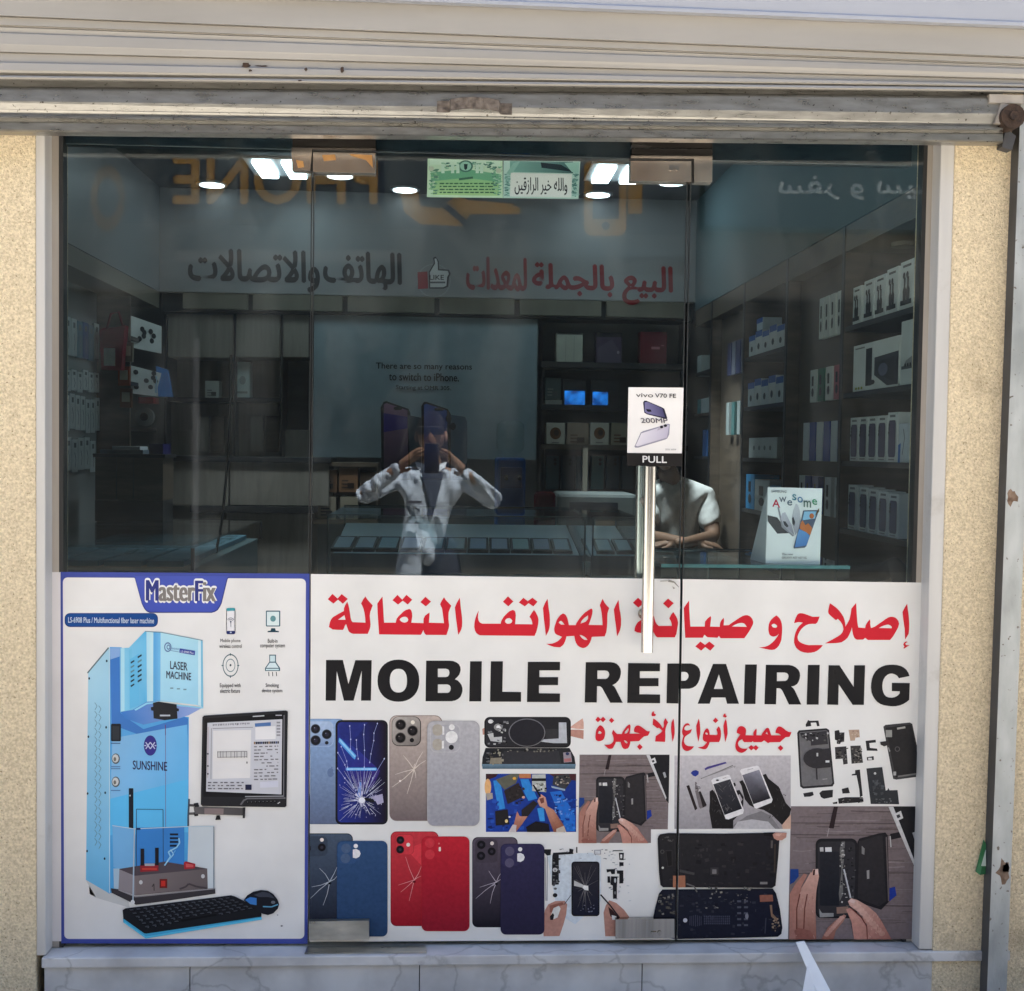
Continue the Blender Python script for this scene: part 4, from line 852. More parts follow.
def exploded(p):
    p.at(788, 715, 7.314); K = P(44,43,46)
    p.poly(D(66,130,78,112,280,96,300,108,338,500,325,522,110,538,88,522), P(44,43,46), 1); p.poly(D(80,135,90,124,278,110,290,120,324,495,315,508,112,522,100,510), P(112,110,112), 2)
    p.poly(D(85,130,280,115,290,210,165,222,165,190,95,160), P(58,56,60), 3); bits(p, 95, 120, 285, 180, 26, [P(30,30,32), P(190,188,188), P(90,88,88)], 4, 7, 6, 22); p.ell(212, 315, 102, 74, P(50,48,52), 4); p.rect(206, 275, 218, 300, P(190,190,190), 5); p.poly(D(230,250,305,240,310,380,240,385), P(50,48,52), 4); p.line(D(205,385,210,470), 10, P(50,48,52), 4); p.rect(272, 330, 300, 345, P(215,215,215), 5); p.line(D(250,468,285,464), 6, P(160,158,158), 4)
    p.poly(D(128,70,146,36,160,42,222,40,230,80,212,82,205,55,165,56,170,80,130,86), K, 1)
    p.poly(D(340,115,372,108,378,128,412,126,410,195,385,200,380,212,356,210,355,185,342,180), K, 1); bits(p, 350, 120, 405, 200, 12, [P(110,108,108), P(20,20,22)], 2, 8, 5, 16)
    p.poly(D(442,108,520,106,524,162,492,164,488,186,455,188), P(186,160,140), 1); bits(p, 450, 112, 515, 160, 10, [P(206,184,166), P(150,126,110)], 2, 3, 5, 14)
    p.poly(D(342,234,425,228,436,356,404,362,398,318,346,322), P(62,60,62), 1); bits(p, 348, 238, 428, 318, 24, [P(30,30,32), P(120,116,114), P(90,86,84)], 2, 5, 6, 20)
    p.poly(D(455,225,530,222,548,348,464,356), P(66,64,64), 1); bits(p, 460, 230, 538, 345, 34, [P(30,28,30), P(140,134,128), P(100,94,90)], 2, 6, 6, 18)
    p.poly(D(566,188,640,180,642,200,594,205,598,240,650,245,655,262,575,260), K, 1); p.poly(D(575,308,625,300,628,328,578,332), P(50,48,50), 1); p.rect(585, 312, 612, 326, P(226,226,226), 2)
    p.poly(D(490,402,525,398,545,590,525,600,520,540,500,440,465,442,466,432,490,428), K, 1); p.poly(D(392,540,440,528,452,570,398,574), K, 1); p.poly(D(365,610,420,600,545,600,550,630,500,640,370,648), K, 1); bits(p, 370, 600, 545, 640, 20, [P(110,106,106), P(22,22,24)], 2, 9, 6, 18); p.poly(D(325,640,360,632,360,648,330,650), K, 1)
    p.poly(D(110,572,180,560,188,585,160,596,118,598), K, 1); p.poly(D(228,570,250,552,328,546,326,600,262,612,240,600), K, 1)
    p.poly(D(572,390,688,380,714,552,726,548,732,532,742,550,800,548,812,652,604,650), P(52,54,58), 1); bits(p, 610, 470, 680, 570, 26, [P(84,86,90), P(70,72,76)], 2, 4, 8, 26); bits(p, 620, 600, 770, 640, 14, [P(96,98,102)], 2, 5, 6, 16); p.ell(634, 425, 9, 9, P(190,190,190), 2)
    p.poly(D(696,85,710,72,890,54,908,64,985,430,975,448,790,472,768,466), P(66,66,68), 1); p.poly(D(712,92,900,66,972,425,785,456), P(40,39,42), 2); p.rect(712, 108, 758, 160, P(150,150,146), 3); p.line(D(795,98,855,88), 14, P(170,168,164), 3); p.poly(D(672,195,735,185,738,215,700,228,675,215), P(50,48,50), 3); p.ell(797, 247, 19, 19, P(90,88,90), 3, hole=.7); p.line(D(800,448,968,424), 12, P(116,114,114), 3); p.rect(768, 412, 788, 440, P(170,170,170), 3); p.line(D(730,235,742,265), 10, P(150,150,150), 3)
def black_phone(p):
    p.at(650, 825, 7.06)
    p.poly(D(52,95,58,75,72,62,130,54,500,58,840,52,890,58,912,90,905,200,884,425,862,440,90,436,72,420,62,330), P(36,34,37), 1); p.poly(D(66,95,80,72,860,66,898,95,870,425,92,424), grad(P(44,42,44), (200, 80), P(36,34,40), (700, 420)), 2)
    p.poly(D(800,50,880,48,885,80,800,72), P(24,22,24), 3); p.poly(D(862,62,880,48,962,50,958,82,930,102,895,104,872,90), SK, 4); p.poly(D(872,66,890,54,930,54,910,76), SKL, 5)
    p.poly(D(108,175,156,172,158,285,122,292), P(56,54,54), 3); p.poly(D(112,180,150,178,152,280,126,284), P(32,30,32), 4); p.ell(85, 185, 15, 15, P(80,78,76), 3, hole=.6); p.ell(88, 298, 8, 8, P(200,198,190), 3)
    p.poly(D(160,354,246,352,248,436,160,438), P(168,112,86), 3); p.poly(D(204,308,312,332,310,350,204,328), P(72,70,70), 3); p.rect(424, 296, 480, 350, P(60,58,60), 3); p.rect(436, 308, 466, 340, P(120,116,116), 4); p.rect(774, 397, 826, 414, P(136,132,130), 3); p.line(D(255,410,310,430,330,470), 10, P(110,106,104), 3)
    p.poly(D(850,105,865,105,862,160,850,158), P(96,90,88), 3); p.line(D(880,130,876,330), 10, P(70,60,52), 3); p.line(D(390,434,860,438), 5, P(86,84,84), 4); bits(p, 395, 424, 470, 440, 8, [P(170,166,160), P(90,88,86)], 5, 2, 6, 20); bits(p, 640, 430, 710, 446, 8, [P(130,126,120)], 5, 3, 6, 20); bits(p, 70, 70, 170, 110, 8, [P(90,88,86)], 3, 5, 6, 18)
    p.poly(D(86,452,865,446,888,480,915,590,932,720,925,765,900,785,560,795,180,802,60,780,18,660,40,560,62,480), P(26,28,40), 1); p.poly(D(95,465,855,460,875,490,905,610,915,720,895,768,180,785,60,770,36,655,56,565), grad(P(32,34,46), (300, 470), P(26,28,44), (500, 780)), 2)
    bits(p, 55, 480, 160, 620, 34, [P(60,60,64), P(130,126,120), P(24,24,28), P(90,86,80)], 3, 12, 6, 26); bits(p, 240, 455, 540, 580, 24, [P(70,70,78), P(140,136,130), P(40,42,52)], 3, 13, 6, 20)
    p.poly(D(770,490,862,488,866,534,774,538), P(150,96,80), 3); p.poly(D(842,560,858,560,862,620,900,660,890,680,852,640), P(140,112,92), 3); bits(p, 850, 640, 905, 740, 22, [P(120,100,90), P(160,140,120), P(40,36,40)], 4, 14, 6, 18)
    p.ell(246, 668, 15, 15, P(196,196,204), 3)
    for i in range(7): p.line([(280+i*13, 630+abs(3-i)*3), (280+i*13, 712-abs(3-i)*3)], 5, P(72,74,92), 3)
    bits(p, 110, 80, 860, 420, 70, [P(46,44,46), P(32,30,33), P(56,54,55)], 2.5, 41, 6, 40); bits(p, 80, 470, 900, 770, 90, [P(38,40,54), P(22,24,36), P(52,54,66)], 2.5, 42, 5, 30); bits(p, 560, 480, 760, 560, 14, [P(120,116,112), P(80,80,88)], 3, 43, 4, 14)
    for j in range(5):
        for i in range(14): p.rect(378+i*13.4, 636+j*13, 378+i*13.4+9, 636+j*13+7, P(78,80,98), 3)
    for j in range(5):
        for i in range(2): p.rect(612+i*48, 526+j*42, 640+i*48, 540+j*42, P(84,86,100), 3)
    p.ell(680, 638, 12, 20, P(130,130,140), 4); p.line(D(815,650,808,760), 8, P(60,62,76), 3)
def repair_kit(p):
    p.at(540, 835, 8.53); r = random.Random(6); K = P(34,34,38)
    p.poly(D(60,170,440,150,520,180,520,560,300,760,200,700,140,620), P(214,222,228), 1)
    p.rr(268, 224, 507, 690, 26, K, 3); p.rr(280, 236, 497, 678, 18, grad(P(48,46,52), (300, 240), P(30,32,48), (400, 670)), 4); c = (385, 440)
    for i in range(46):
        a = r.uniform(0, 2*math.pi); q = r.uniform(60, 220); e = (c[0]+q*math.cos(a), c[1]+q*math.sin(a))
        if 284 < e[0] < 494 and 242 < e[1] < 674: p.line([c, e], r.uniform(1.6, 4), P(120,116,116), 5, w1=1)
    p.poly(D(290,385,385,430,385,450,290,430), P(196,194,190), 6); p.poly(D(375,425,410,430,412,470,380,465,360,445), P(232,230,226), 7); bits(p, 330, 590, 470, 650, 14, [P(110,112,130)], 6, 3, 4, 16)
    p.poly(D(30,862,28,720,42,640,70,590,130,562,210,560,232,590,222,680,200,760,166,860), SK, 2); p.poly(D(80,600,190,570,205,590,120,620,110,650,84,660), SKD, 3); p.poly(D(115,620,160,600,175,625,150,700,105,720,90,690), P(224,222,216), 4); p.poly(D(84,690,110,660,120,680,112,720,88,722), K, 5); p.line(D(205,590,262,512), 6, P(84,84,90), 4)
    p.poly(D(556,862,542,660,560,600,590,555,650,578,715,635,775,715,660,720,640,862), SK, 2); p.poly(D(580,610,620,640,680,712,640,720,600,690), P(60,40,40), 3); p.line(D(515,505,600,600,690,720), 12, P(40,40,46), 4); p.poly(D(610,680,650,690,650,722,615,720), P(226,224,220), 4)
    p.poly(D(36,120,95,120,90,170,60,175,36,150), K, 2); p.poly(D(112,150,280,140,285,160,160,168,160,420,100,425,104,180), K, 2); p.ell(128, 295, 22, 18, P(196,196,196), 3); bits(p, 104, 180, 156, 415, 26, [P(76,76,80), P(16,16,18), P(120,120,120)], 3, 21, 8, 26); p.poly(D(250,112,285,120,280,155,248,150), K, 3)
    p.ell(128, 512, 20, 18, K, 2); p.ell(130, 456, 14, 10, P(110,110,112), 2)
    for l in (D(62,180,60,560), D(44,190,50,560)): p.line(l, 5, P(140,140,146), 2)
    for i in range(22): p.rect(*(lambda x, y: (x, y, x+r.uniform(4, 22), y+r.uniform(3, 8)))(r.uniform(150, 660), r.uniform(110, 200)), P(110,110,114) if r.random() < .6 else P(196,196,200), 2)
    p.rect(308, 100, 318, 150, K, 2); p.rect(460, 125, 520, 165, P(168,168,172), 2); p.rect(470, 132, 510, 158, P(214,214,216), 3)
    p.poly(D(566,290,640,288,638,330,610,332,600,310,570,318), K, 2); p.poly(D(605,350,660,352,655,450,655,540,622,542,620,430,600,420), K, 2); p.poly(D(655,300,710,300,710,410,676,412,676,330,655,326), K, 2); p.poly(D(575,350,595,350,600,405,575,405), K, 2); p.poly(D(672,150,715,150,712,212,676,210), K, 2); p.rect(684, 164, 700, 196, P(220,220,220), 3); p.rect(676, 230, 712, 262, K, 2); p.ell(640, 385, 9, 20, P(196,196,198), 3); p.ell(640, 490, 8, 14, P(120,120,122), 3)
    bits(p, 580, 120, 760, 560, 34, [P(190,192,194), P(150,152,154), P(206,208,210)], 1, 31, 6, 24); p.rect(620, 128, 705, 136, P(70,70,72), 2)

PIC = [('phone_picture', blue_phone, 0), ('phone_picture', titan_phone, 0), ('phone_picture', blue2, 0), ('phone_picture', red_phone, 0), ('phone_picture', purple_phone, 0),
       ('open_phone_picture', open_phone, 0), ('workshop_picture', workshop_photo, 0), ('bench_picture', bench_small, 0), ('repair_kit_picture', repair_kit, 0),
       ('gloved_hands_picture', gloves_photo, 2), ('open_phone_picture', black_phone, 2), ('phone_parts_picture', exploded, 1), ('bench_picture', bench_large, 1)]
SHEET = (232, 230, 226)
def half_sign(name, label, clip, sides, corners):
    t = thing(name, label, 'shop sign', W(*corners[3], 0))
    q = Print(F0, clip=clip); q.base = 4
    q.poly(corners, P(*SHEET), 0)
    q.build('sheet', M['ink'], t)
    for nm, fns in (('red_lettering', (title, subtitle)), ('black_lettering', (latin,))):
        q = Print(F0, clip=clip); q.base = 5
        for f in fns: f(q)
        q.build(nm, M['ink'], t)
    for nm, f, sd in PIC:
        if sd in sides:
            q = Print(F0, clip=clip); q.base = 5 if f is not black_phone else 20; f(q); q.build(nm, M['photo'], t)
    return t
clipD = (lambda x, y: SEAM_R(y)-1.1-x, lambda x, y: x-(SEAM_L(y)+1.0))
clipR = (lambda x, y: x-(SEAM_R(y)+1.3),)
sign_d = half_sign('repair_sign', 'white mobile repair sign stuck on the glass door, from MOBILE to REP', clipD, (0, 2), [(300, 573.8), (690, 579.2), (690, 939.5), (300, 941.8)])
q = Print(F0); q.base = 22; r_ = random.Random(4)
q.line([(668, 580.5), (674, 582), (678.5, 587)], 2.4, P(150,146,138), 0, w1=.6); q.line([(660, 581), (668, 580.5)], 1.2, P(190,186,178), 0); q.poly(D(672,586,675,588,673,589), P(170,166,158), 0)
q.build('tape_stain', M['ink'], sign_d)
half_sign('repair_sign', 'white mobile repair sign on the right glass pane, from AIRING to the edge', clipR, (1, 2), [(670, 578.8), (927.2, 582.7), (918.5, 938.3), (670, 939.6)])
# ================================================================== BLUE MACHINE POSTER
BL = P(70, 82, 158)
def lp_sheet(p):
    p.poly([(48.3, 572), (309.6, 573.7), (307.7, 943.4), (48.8, 941)], P(228,222,220), 0)
    p.poly([(60.6, 571.8), (309.6, 573.6), (307.6, 943.6), (61.4, 943.2)], BL, 1)
    n = []
    for cx, cy, a in ((301.3, 583.2, -90), (299.8, 934.0, 0), (69.0, 934.2, 90), (67.6, 582.0, 180)):
        for i in range(5):
            t = math.radians(a+90*i/4); n.append((cx+4.6*math.cos(t), cy+4.6*math.sin(t)))
    p.poly(n, P(232,230,227), 2)
    p.at(130, 570, 10.24)
    p.poly(D(40,70,52,90,120,340,134,372,150,400,172,424,200,438,838,438,872,428,900,410,922,378,940,340,1000,95,1015,70), P(50,58,120), 3)
    p.poly(D(40,60,56,84,126,336,140,366,156,392,178,414,205,428,835,428,866,418,893,402,914,370,932,335,992,90,1015,60), grad(P(76,90,176), (500, 60), P(70,86,180), (500, 430)), 4)
    p.at(60, 570, 8.258)
    p.rr(40, 355, 810, 470, 44, P(22,52,110), 3); p.rr(46, 360, 806, 464, 42, P(28,74,142), 4)
    p.text('LS-6908 Plus / Multifunctional fiber laser machine', 70, 388, 778, 434, P(206,220,236), 5, 0.012, 6)
def lp_logo(p):
    p.at(130, 570, 10.24)
    def lay(x0, x1, y0, y1, col, layer):
        vs, ts, _ = text_tris('MasterFix', 0.0); q = [(x0+(x1-x0)*u, y1-(y1-y0)*v+8*u) for u, v in vs]; p.open(layer)
        for t in ts:
            um = sum(vs[i][0] for i in t)/3
            p.tri(q[t[0]], q[t[1]], q[t[2]], col(um) if callable(col) else col)
    for k in range(16):
        dx, dy = 21*math.cos(math.pi*k/8), 21*math.sin(math.pi*k/8); lay(174+dx, 876+dx, 100+dy, 316+dy, P(240,240,240), 5)
    for dx in (-9, -3, 3, 9): lay(174+dx, 876+dx, 102, 314, lambda u: P(54,62,128) if u < 0.172 or 0.70 < u < 0.795 else P(132,126,122), 6)
def lp_icons(p):
    p.at(200, 600, 9.31); T = P(52,96,112); N = P(40,52,104)
    p.rr(246, 72, 330, 318, 18, P(150,160,190), 3); p.rr(253, 98, 323, 286, 3, P(236,234,236), 4); p.rr(248, 74, 328, 100, 12, P(70,160,170), 4); p.rr(248, 286, 328, 316, 12, N, 4); p.ell(288, 300, 9, 7, P(200,206,226), 5, n=10)
    for rr_ in (34, 22):
        p.line([(288+rr_*math.cos(math.radians(a)), 202-rr_*1.1*math.sin(math.radians(a))) for a in range(30, 151, 20)], 5, P(96,100,120), 5)
    p.ell(288, 200, 8, 10, P(96,100,120), 5, n=10); p.line(D(288,205,290,250), 5, P(96,100,120), 5)
    p.rr(614, 98, 748, 246, 10, T, 3); p.rr(624, 108, 738, 236, 4, P(222,236,236), 4); p.ell(682, 172, 26, 28, P(104,150,154), 5); p.poly(D(664,262,700,262,706,284,735,288,735,300,630,300,630,288,658,284), P(30,64,80), 3)
    p.ell(285, 608, 74, 106, P(66,96,104), 3, 28, hole=.90); p.ell(285, 608, 44, 62, P(100,124,130), 3, 24, hole=.87); p.ell(285, 606, 9, 11, P(50,70,80), 3)
    for x, y, dx, dy in ((285,500,0,16), (285,716,0,-16), (208,608,14,0), (362,608,-14,0)): p.line([(x-dx*.4, y-dy*.4), (x+dx, y+dy)], 9, P(66,96,104), 4)
    p.poly(D(646,508,708,508,708,575,746,632,746,660,606,660,606,632,646,575), T, 3); p.poly(D(654,516,700,516,700,572,654,572), P(206,226,230), 4); p.poly(D(652,582,702,582,734,630,618,630), P(214,230,234), 4); p.rect(616, 638, 736, 652, P(206,226,230), 4)
    for x in (640, 675, 711): p.line([(x, 668), (x+3, 708)], 7, P(50,60,70), 3)
    Kt = P(58,56,58)
    for body, x0, x1, y0, y1 in (('Mobile phone', 190, 378, 360, 402), ('wireless control', 180, 390, 410, 446), ('Built-in', 632, 722, 360, 398), ('computer system', 560, 792, 410, 452), ('Equipped with', 186, 380, 774, 822), ('electric fixture', 188, 374, 824, 864), ('Smoking', 612, 735, 774, 820), ('device system', 577, 768, 824, 868)):
        p.text(body, x0, y0, x1, y1, Kt, 3, 0.012)
def lp_machine(p):
    p.at(80, 620, 6.607); r = random.Random(9)
    p.poly(D(60,1735,90,1720,110,1830,64,1810), P(40,42,48), 3); p.poly(D(195,1800,270,1830,330,1850,200,1860), P(44,42,46), 3)
    p.poly(D(40,1720,300,1760,330,1900,110,1835), P(206,206,204), 3)
    p.poly(D(55,350,195,178,198,1808,40,1716), grad(P(172,214,232), (60, 400), P(110,186,230), (190, 1750)), 4); p.line(D(50,350,190,182), 9, P(100,116,124), 5); p.line(D(196,178,196,1800), 6, P(196,226,238), 6)
    for x, y in ((62,385),(178,270),(57,770),(174,708),(52,1145),(168,1140),(48,1525),(164,1575)): p.ell(x, y, 6, 9, P(40,60,80), 6, n=8)
    for j in range(17):
        for x in (108, 134): 
            y = 545+j*56+(0 if x == 108 else 20); p.line([(x-10, y), (x+6, y+22), (x-8, y+48)], 4, P(110,146,166), 5)
    p.poly(D(195,178,275,180,300,210,300,600,720,640,716,1668,190,1806), grad(P(96,172,230), (200, 700), P(84,172,230), (650, 900)), 4)
    p.poly(D(200,235,262,235,268,610,300,640,420,720,690,640,715,650,712,760,400,760,210,690), P(66,124,198), 5); p.poly(D(200,185,268,185,264,240,202,260), P(140,176,224), 6)
    p.poly(D(216,780,710,690,716,1060,200,1200), grad(P(140,192,232), (220, 800), P(104,184,236), (700, 1000)), 5)
    p.poly(D(200,1180,716,1050,716,1400,200,1420), P(96,190,240), 5)
    p.line(D(566,690,568,1610), 4, P(120,110,160), 7); p.line(D(565,690,566,760), 5, P(110,60,110), 8)
    # head
    p.poly(D(270,605,350,590,440,540,490,536,640,560,815,575,720,628,640,652,560,660,420,690,300,650), grad(P(64,128,204), (300, 620), P(150,170,220), (800, 580)), 7)
    p.poly(D(268,185,325,182,430,74,536,80,534,536,440,540,350,592,268,606), grad(P(140,208,236), (280, 300), P(96,182,228), (420, 300)), 8)
    p.poly(D(324,200,345,180,345,585,330,590), P(120,196,230), 9); p.poly(D(272,186,296,184,296,600,272,604), P(176,224,240), 9); p.poly(D(330,260,392,220,392,560,330,586), P(104,188,230), 9)
    p.poly(D(440,76,486,78,484,536,444,538), grad(P(176,222,238), (440, 300), P(196,230,240), (486, 300)), 9); p.poly(D(490,78,534,82,532,536,492,534), grad(P(92,166,222), (490, 300), P(118,188,230), (534, 300)), 9)
    p.poly(D(534,82,812,134,816,576,770,560,640,545,532,536), grad(P(178,222,236), (560, 120), P(160,214,238), (780, 560)), 9); p.poly(D(782,132,800,134,800,566,782,560), P(206,234,242), 10); p.poly(D(800,134,812,136,816,576,802,568), P(130,196,226), 10)
    p.line(D(430,74,536,80,812,134), 5, P(120,150,166), 11); p.poly(D(360,590,440,545,500,540,640,556,815,575,815,583,640,566,500,550,445,555,370,598), P(150,214,240), 10)
    for i in range(6): p.poly([(336, 276+i*31), (360, 262+i*31), (362, 272+i*31), (338, 288+i*31)], P(44,64,84) if i not in (1, 2) else P(100,140,160), 11)
    for i in range(6): p.poly([(382, 240+i*32), (408, 224+i*32), (410, 236+i*32), (384, 252+i*32)], P(44,64,84) if i != 1 else P(100,140,160), 11)
    p.ell(582, 178, 24, 32, P(96,120,166), 11, hole=.75); p.ell(586, 178, 12, 17, P(96,120,166), 11, hole=.6); p.text('SUNSHINE', 600, 180, 654, 192, P(96,120,166), 11, 0.01, 5); p.line(D(600,200,655,210), 3, P(96,120,166), 11); p.poly(D(660,186,762,202,760,232,658,214), P(64,78,158), 11)
    p.text('LS-6908 Plus', 668, 198, 752, 212, P(220,226,240), 12, 0.01, 12)
    p.text('LASER', 597, 268, 712, 322, P(58,62,84), 11, 0.02, 12); p.text('MACHINE', 572, 334, 736, 384, P(58,62,84), 11, 0.02, 14)
    for x in (608, 652, 695): p.rect(x-10, 444+(x-600)*.1, x+10, 452+(x-600)*.1, P(120,150,166), 11)
    p.poly(D(484,545,520,538,640,556,646,650,560,660,488,648), P(34,36,42), 11); p.poly(D(470,575,490,570,490,600,472,595), P(34,36,42), 11); p.poly(D(640,580,656,585,654,602,642,600), P(34,36,42), 11); p.rect(530, 624, 598, 634, P(190,196,206), 12)
    # column front
    p.rr(206, 684, 272, 800, 8, P(26,30,40), 8); p.rect(216, 700, 262, 790, P(48,52,60), 9); p.rect(206, 810, 268, 817, P(80,110,150), 8)
    for y in (915, 1068): p.ell(238, y, 27, 35, P(90,96,104), 8); p.ell(236, y-2, 21, 27, P(206,208,206), 9); p.ell(232, y+3, 9, 14, P(120,116,110), 10); 
    for y in (965, 978, 1122): p.rect(206, y, 268, y+6, P(84,120,170), 8)
    p.ell(466, 828, 43, 67, P(58,52,136), 8, 28); 
    for x0 in (436, 466): 
        p.line([(x0, 806), (x0+30, 850)], 7, P(196,200,226), 9); p.line([(x0, 850), (x0+30, 806)], 7, P(196,200,226), 9)
    p.line(D(426,828,440,828), 7, P(196,200,226), 9); p.line(D(494,828,506,828), 7, P(196,200,226), 9)
    p.text('SUNSHINE', 350, 926, 577, 986, P(48,44,84), 8, 0.02, 10)
    p.rr(324, 1110, 354, 1505, 4, P(30,34,42), 8); p.ell(332, 1158, 5, 6, P(200,200,200), 9, n=8); p.rect(322, 1505, 340, 1530, P(24,26,32), 8)
    p.line(D(374,1690,374,1248,550,1250,552,1600), 5, P(52,84,120), 8)
    p.poly(D(376,1370,690,1366,690,1620,372,1640), P(62,134,206), 7)
    for i in range(4): p.rect(595, 1408+i*25, 650, 1421+i*25, P(30,36,50), 9)
    p.line(D(560,1620,600,1560,585,1530,640,1500,660,1470,655,1440), 9, P(150,206,236), 10); p.line(D(575,1600,620,1545,600,1515), 6, P(176,218,240), 10); p.line(D(585,1590,632,1520), 5, P(120,190,236), 10)
    # base of the machine and the clear guard
    p.poly(D(215,1355,362,1378,362,1640,262,1645,222,1630), P(120,180,226), 8); p.poly(D(222,1640,262,1640,262,1780,225,1770), P(170,196,214), 8)
    p.poly(D(720,1360,886,1358,886,1780,845,1770,842,1645,712,1600), P(208,216,220), 8)
    p.poly(D(262,1642,560,1594,842,1640,842,1652,366,1690,264,1650), P(84,74,80), 9); p.poly(D(362,1688,842,1642,846,1772,368,1818), grad(P(128,116,116), (380, 1700), P(108,98,98), (800, 1790)), 9); p.poly(D(262,1645,364,1688,368,1818,256,1778), P(146,138,142), 9)
    p.poly(D(205,1770,256,1776,368,1822,848,1772,894,1768,896,1806,600,1850,372,1880,210,1800), P(62,58,62), 9); p.line(D(256,1780,368,1826,894,1772), 7, P(160,154,156), 10)
    p.poly(D(400,1612,520,1608,520,1655,400,1662), P(150,44,52), 11); p.rect(412, 1636, 510, 1648, P(200,70,60), 12); p.rect(402, 1508, 426, 1620, P(34,32,38), 11); p.rect(498, 1502, 522, 1618, P(34,32,38), 11); p.rect(430, 1606, 495, 1622, P(170,170,176), 11)
    p.poly(D(688,1600,700,1592,764,1608,760,1638,690,1644), P(170,44,54), 11); p.poly(D(700,1605,752,1614,750,1630,702,1632), P(206,90,90), 12)
    p.rect(528, 1708, 578, 1768, P(110,34,34), 11); p.rect(538, 1720, 566, 1756, P(196,50,44), 12)
    for x, y in ((404,1730),(814,1690)): p.ell(x, y, 12, 14, P(206,204,204), 11)
    p.line(D(478,1760,490,1740,492,1785), 6, P(70,62,62), 11); p.line(D(660,1775,700,1760,720,1740,770,1758,840,1770), 12, P(78,70,72), 11)
    p.line(D(215,1356,362,1378,716,1362,886,1360,886,1776), 5, P(196,214,226), 10); p.line(D(362,1378,352,1870), 9, P(176,192,206), 12); p.ell(350, 1862, 14, 16, P(226,226,226), 13); p.line(D(886,1362,886,1776), 5, P(110,126,140), 11); p.line(D(716,1362,716,1300,722,1180), 12, P(70,84,100), 8); p.rect(372, 1372, 402, 1384, P(30,50,90), 11)
    p.line(D(722,1222,780,1225), 16, P(80,76,78), 8); p.line(D(722,1278,780,1276), 16, P(100,96,96), 8); p.poly(D(752,1210,780,1205,790,1230,760,1240), P(34,34,38), 9); p.poly(D(752,1270,785,1262,782,1292,758,1295), P(34,34,38), 9)
def lp_monitor(p):
    p.at(195, 700, 8.257); r = random.Random(12)
    p.poly(D(-10,880,60,878,410,888,402,950,0,938), grad(P(100,96,96), (0, 900), P(84,80,80), (400, 900)), 3); p.poly(D(80,890,240,892,236,942,80,938), P(140,124,122), 4); p.poly(D(395,885,418,882,414,972,396,972), P(50,48,50), 4); p.poly(D(180,950,205,948,216,985,170,988), P(30,30,32), 4)
    p.poly(D(64,138,78,126,752,84,768,92,757,872,745,882,62,872,50,860), P(40,40,44), 5); p.poly(D(80,150,740,108,736,800,72,795), P(26,26,30), 6)
    p.poly(D(105,186,722,156,716,776,94,752), P(206,206,212), 7); p.poly(D(152,250,466,244,456,640,146,648), P(229,226,224), 8)
    for i in range(22): x = 150+i*14; p.rect(x, 196-i*.6, x+r.uniform(4, 9), 208-i*.6+r.uniform(0, 5), P(84,84,92), 8)
    p.line(D(148,232,480,222), 4, P(110,108,112), 8); p.line(D(138,230,134,650), 4, P(130,128,130), 8); p.line(D(112,220,106,640), 10, P(196,186,190), 8)
    for y in (440, 540, 605): p.ell(110, y, 8, 8, P(84,82,92), 9, n=7)
    p.poly(D(496,190,628,180,628,210,498,218), P(84,118,170), 8); p.poly(D(500,222,668,212,668,318,500,324), P(232,230,230), 8)
    for j in range(5): p.rect(676, 176+j*26, 706, 190+j*26, P(150,148,154), 8)
    for i in range(14): p.rect(488+i*15, 342-i*.4, 500+i*15, 362-i*.4, P(*r.choice([(40,44,70), (70,80,120), (60,60,66), (150,120,90), (44,44,60)])), 8)
    for j in range(11):
        x = 490
        while x < 690:
            w = r.uniform(10, 46); 
            if r.random() < .72: p.rect(x, 378+j*27-(x-490)*.03, min(690, x+w), 387+j*27-(x-490)*.03, P(120,118,124), 8)
            x += w+r.uniform(6, 22)
    p.poly(D(540,672,690,662,690,715,540,720), P(214,214,226), 8)
    for j in range(3):
        x = 110
        while x < 400:
            w = r.uniform(10, 40); p.rect(x, 672+j*25, x+w, 682+j*25, P(110,108,114), 8); x += w+r.uniform(8, 26)
    p.rect(418, 694, 470, 738, P(36,40,66), 8)
    p.poly(D(190,420,432,416,432,468,190,474), P(205,203,202), 9); 
    for x in (190, 215, 235, 262, 300, 330, 350, 385, 412, 432): p.line([(x, 418), (x, 472)], 4, P(110,108,108), 10)
    for y in (424, 468): p.line([(188, y), (432, y-4)], 4, P(120,118,118), 10)
    p.ell(432, 512, 6, 10, P(110,108,110), 9, n=8)
    p.poly(D(372,860,400,820,430,806,750,800,750,812,436,816,410,830,388,862), P(110,108,112), 7); p.line(D(415,794,735,790), 9, P(150,150,154), 7); p.line(D(738,120,734,795), 8, P(120,118,124), 8)
    for i in range(8): p.ell(440+i*32, 840-i*1, 12, 9, P(14,14,16), 8, n=10); p.ell(438+i*32, 837-i, 5, 4, P(110,110,114), 9, n=8)
    p.line(D(480,132,575,126), 9, P(196,196,200), 8); p.rect(668, 118, 720, 126, P(180,180,186), 8); p.line(D(685,850,705,838), 6, P(210,210,210), 9)
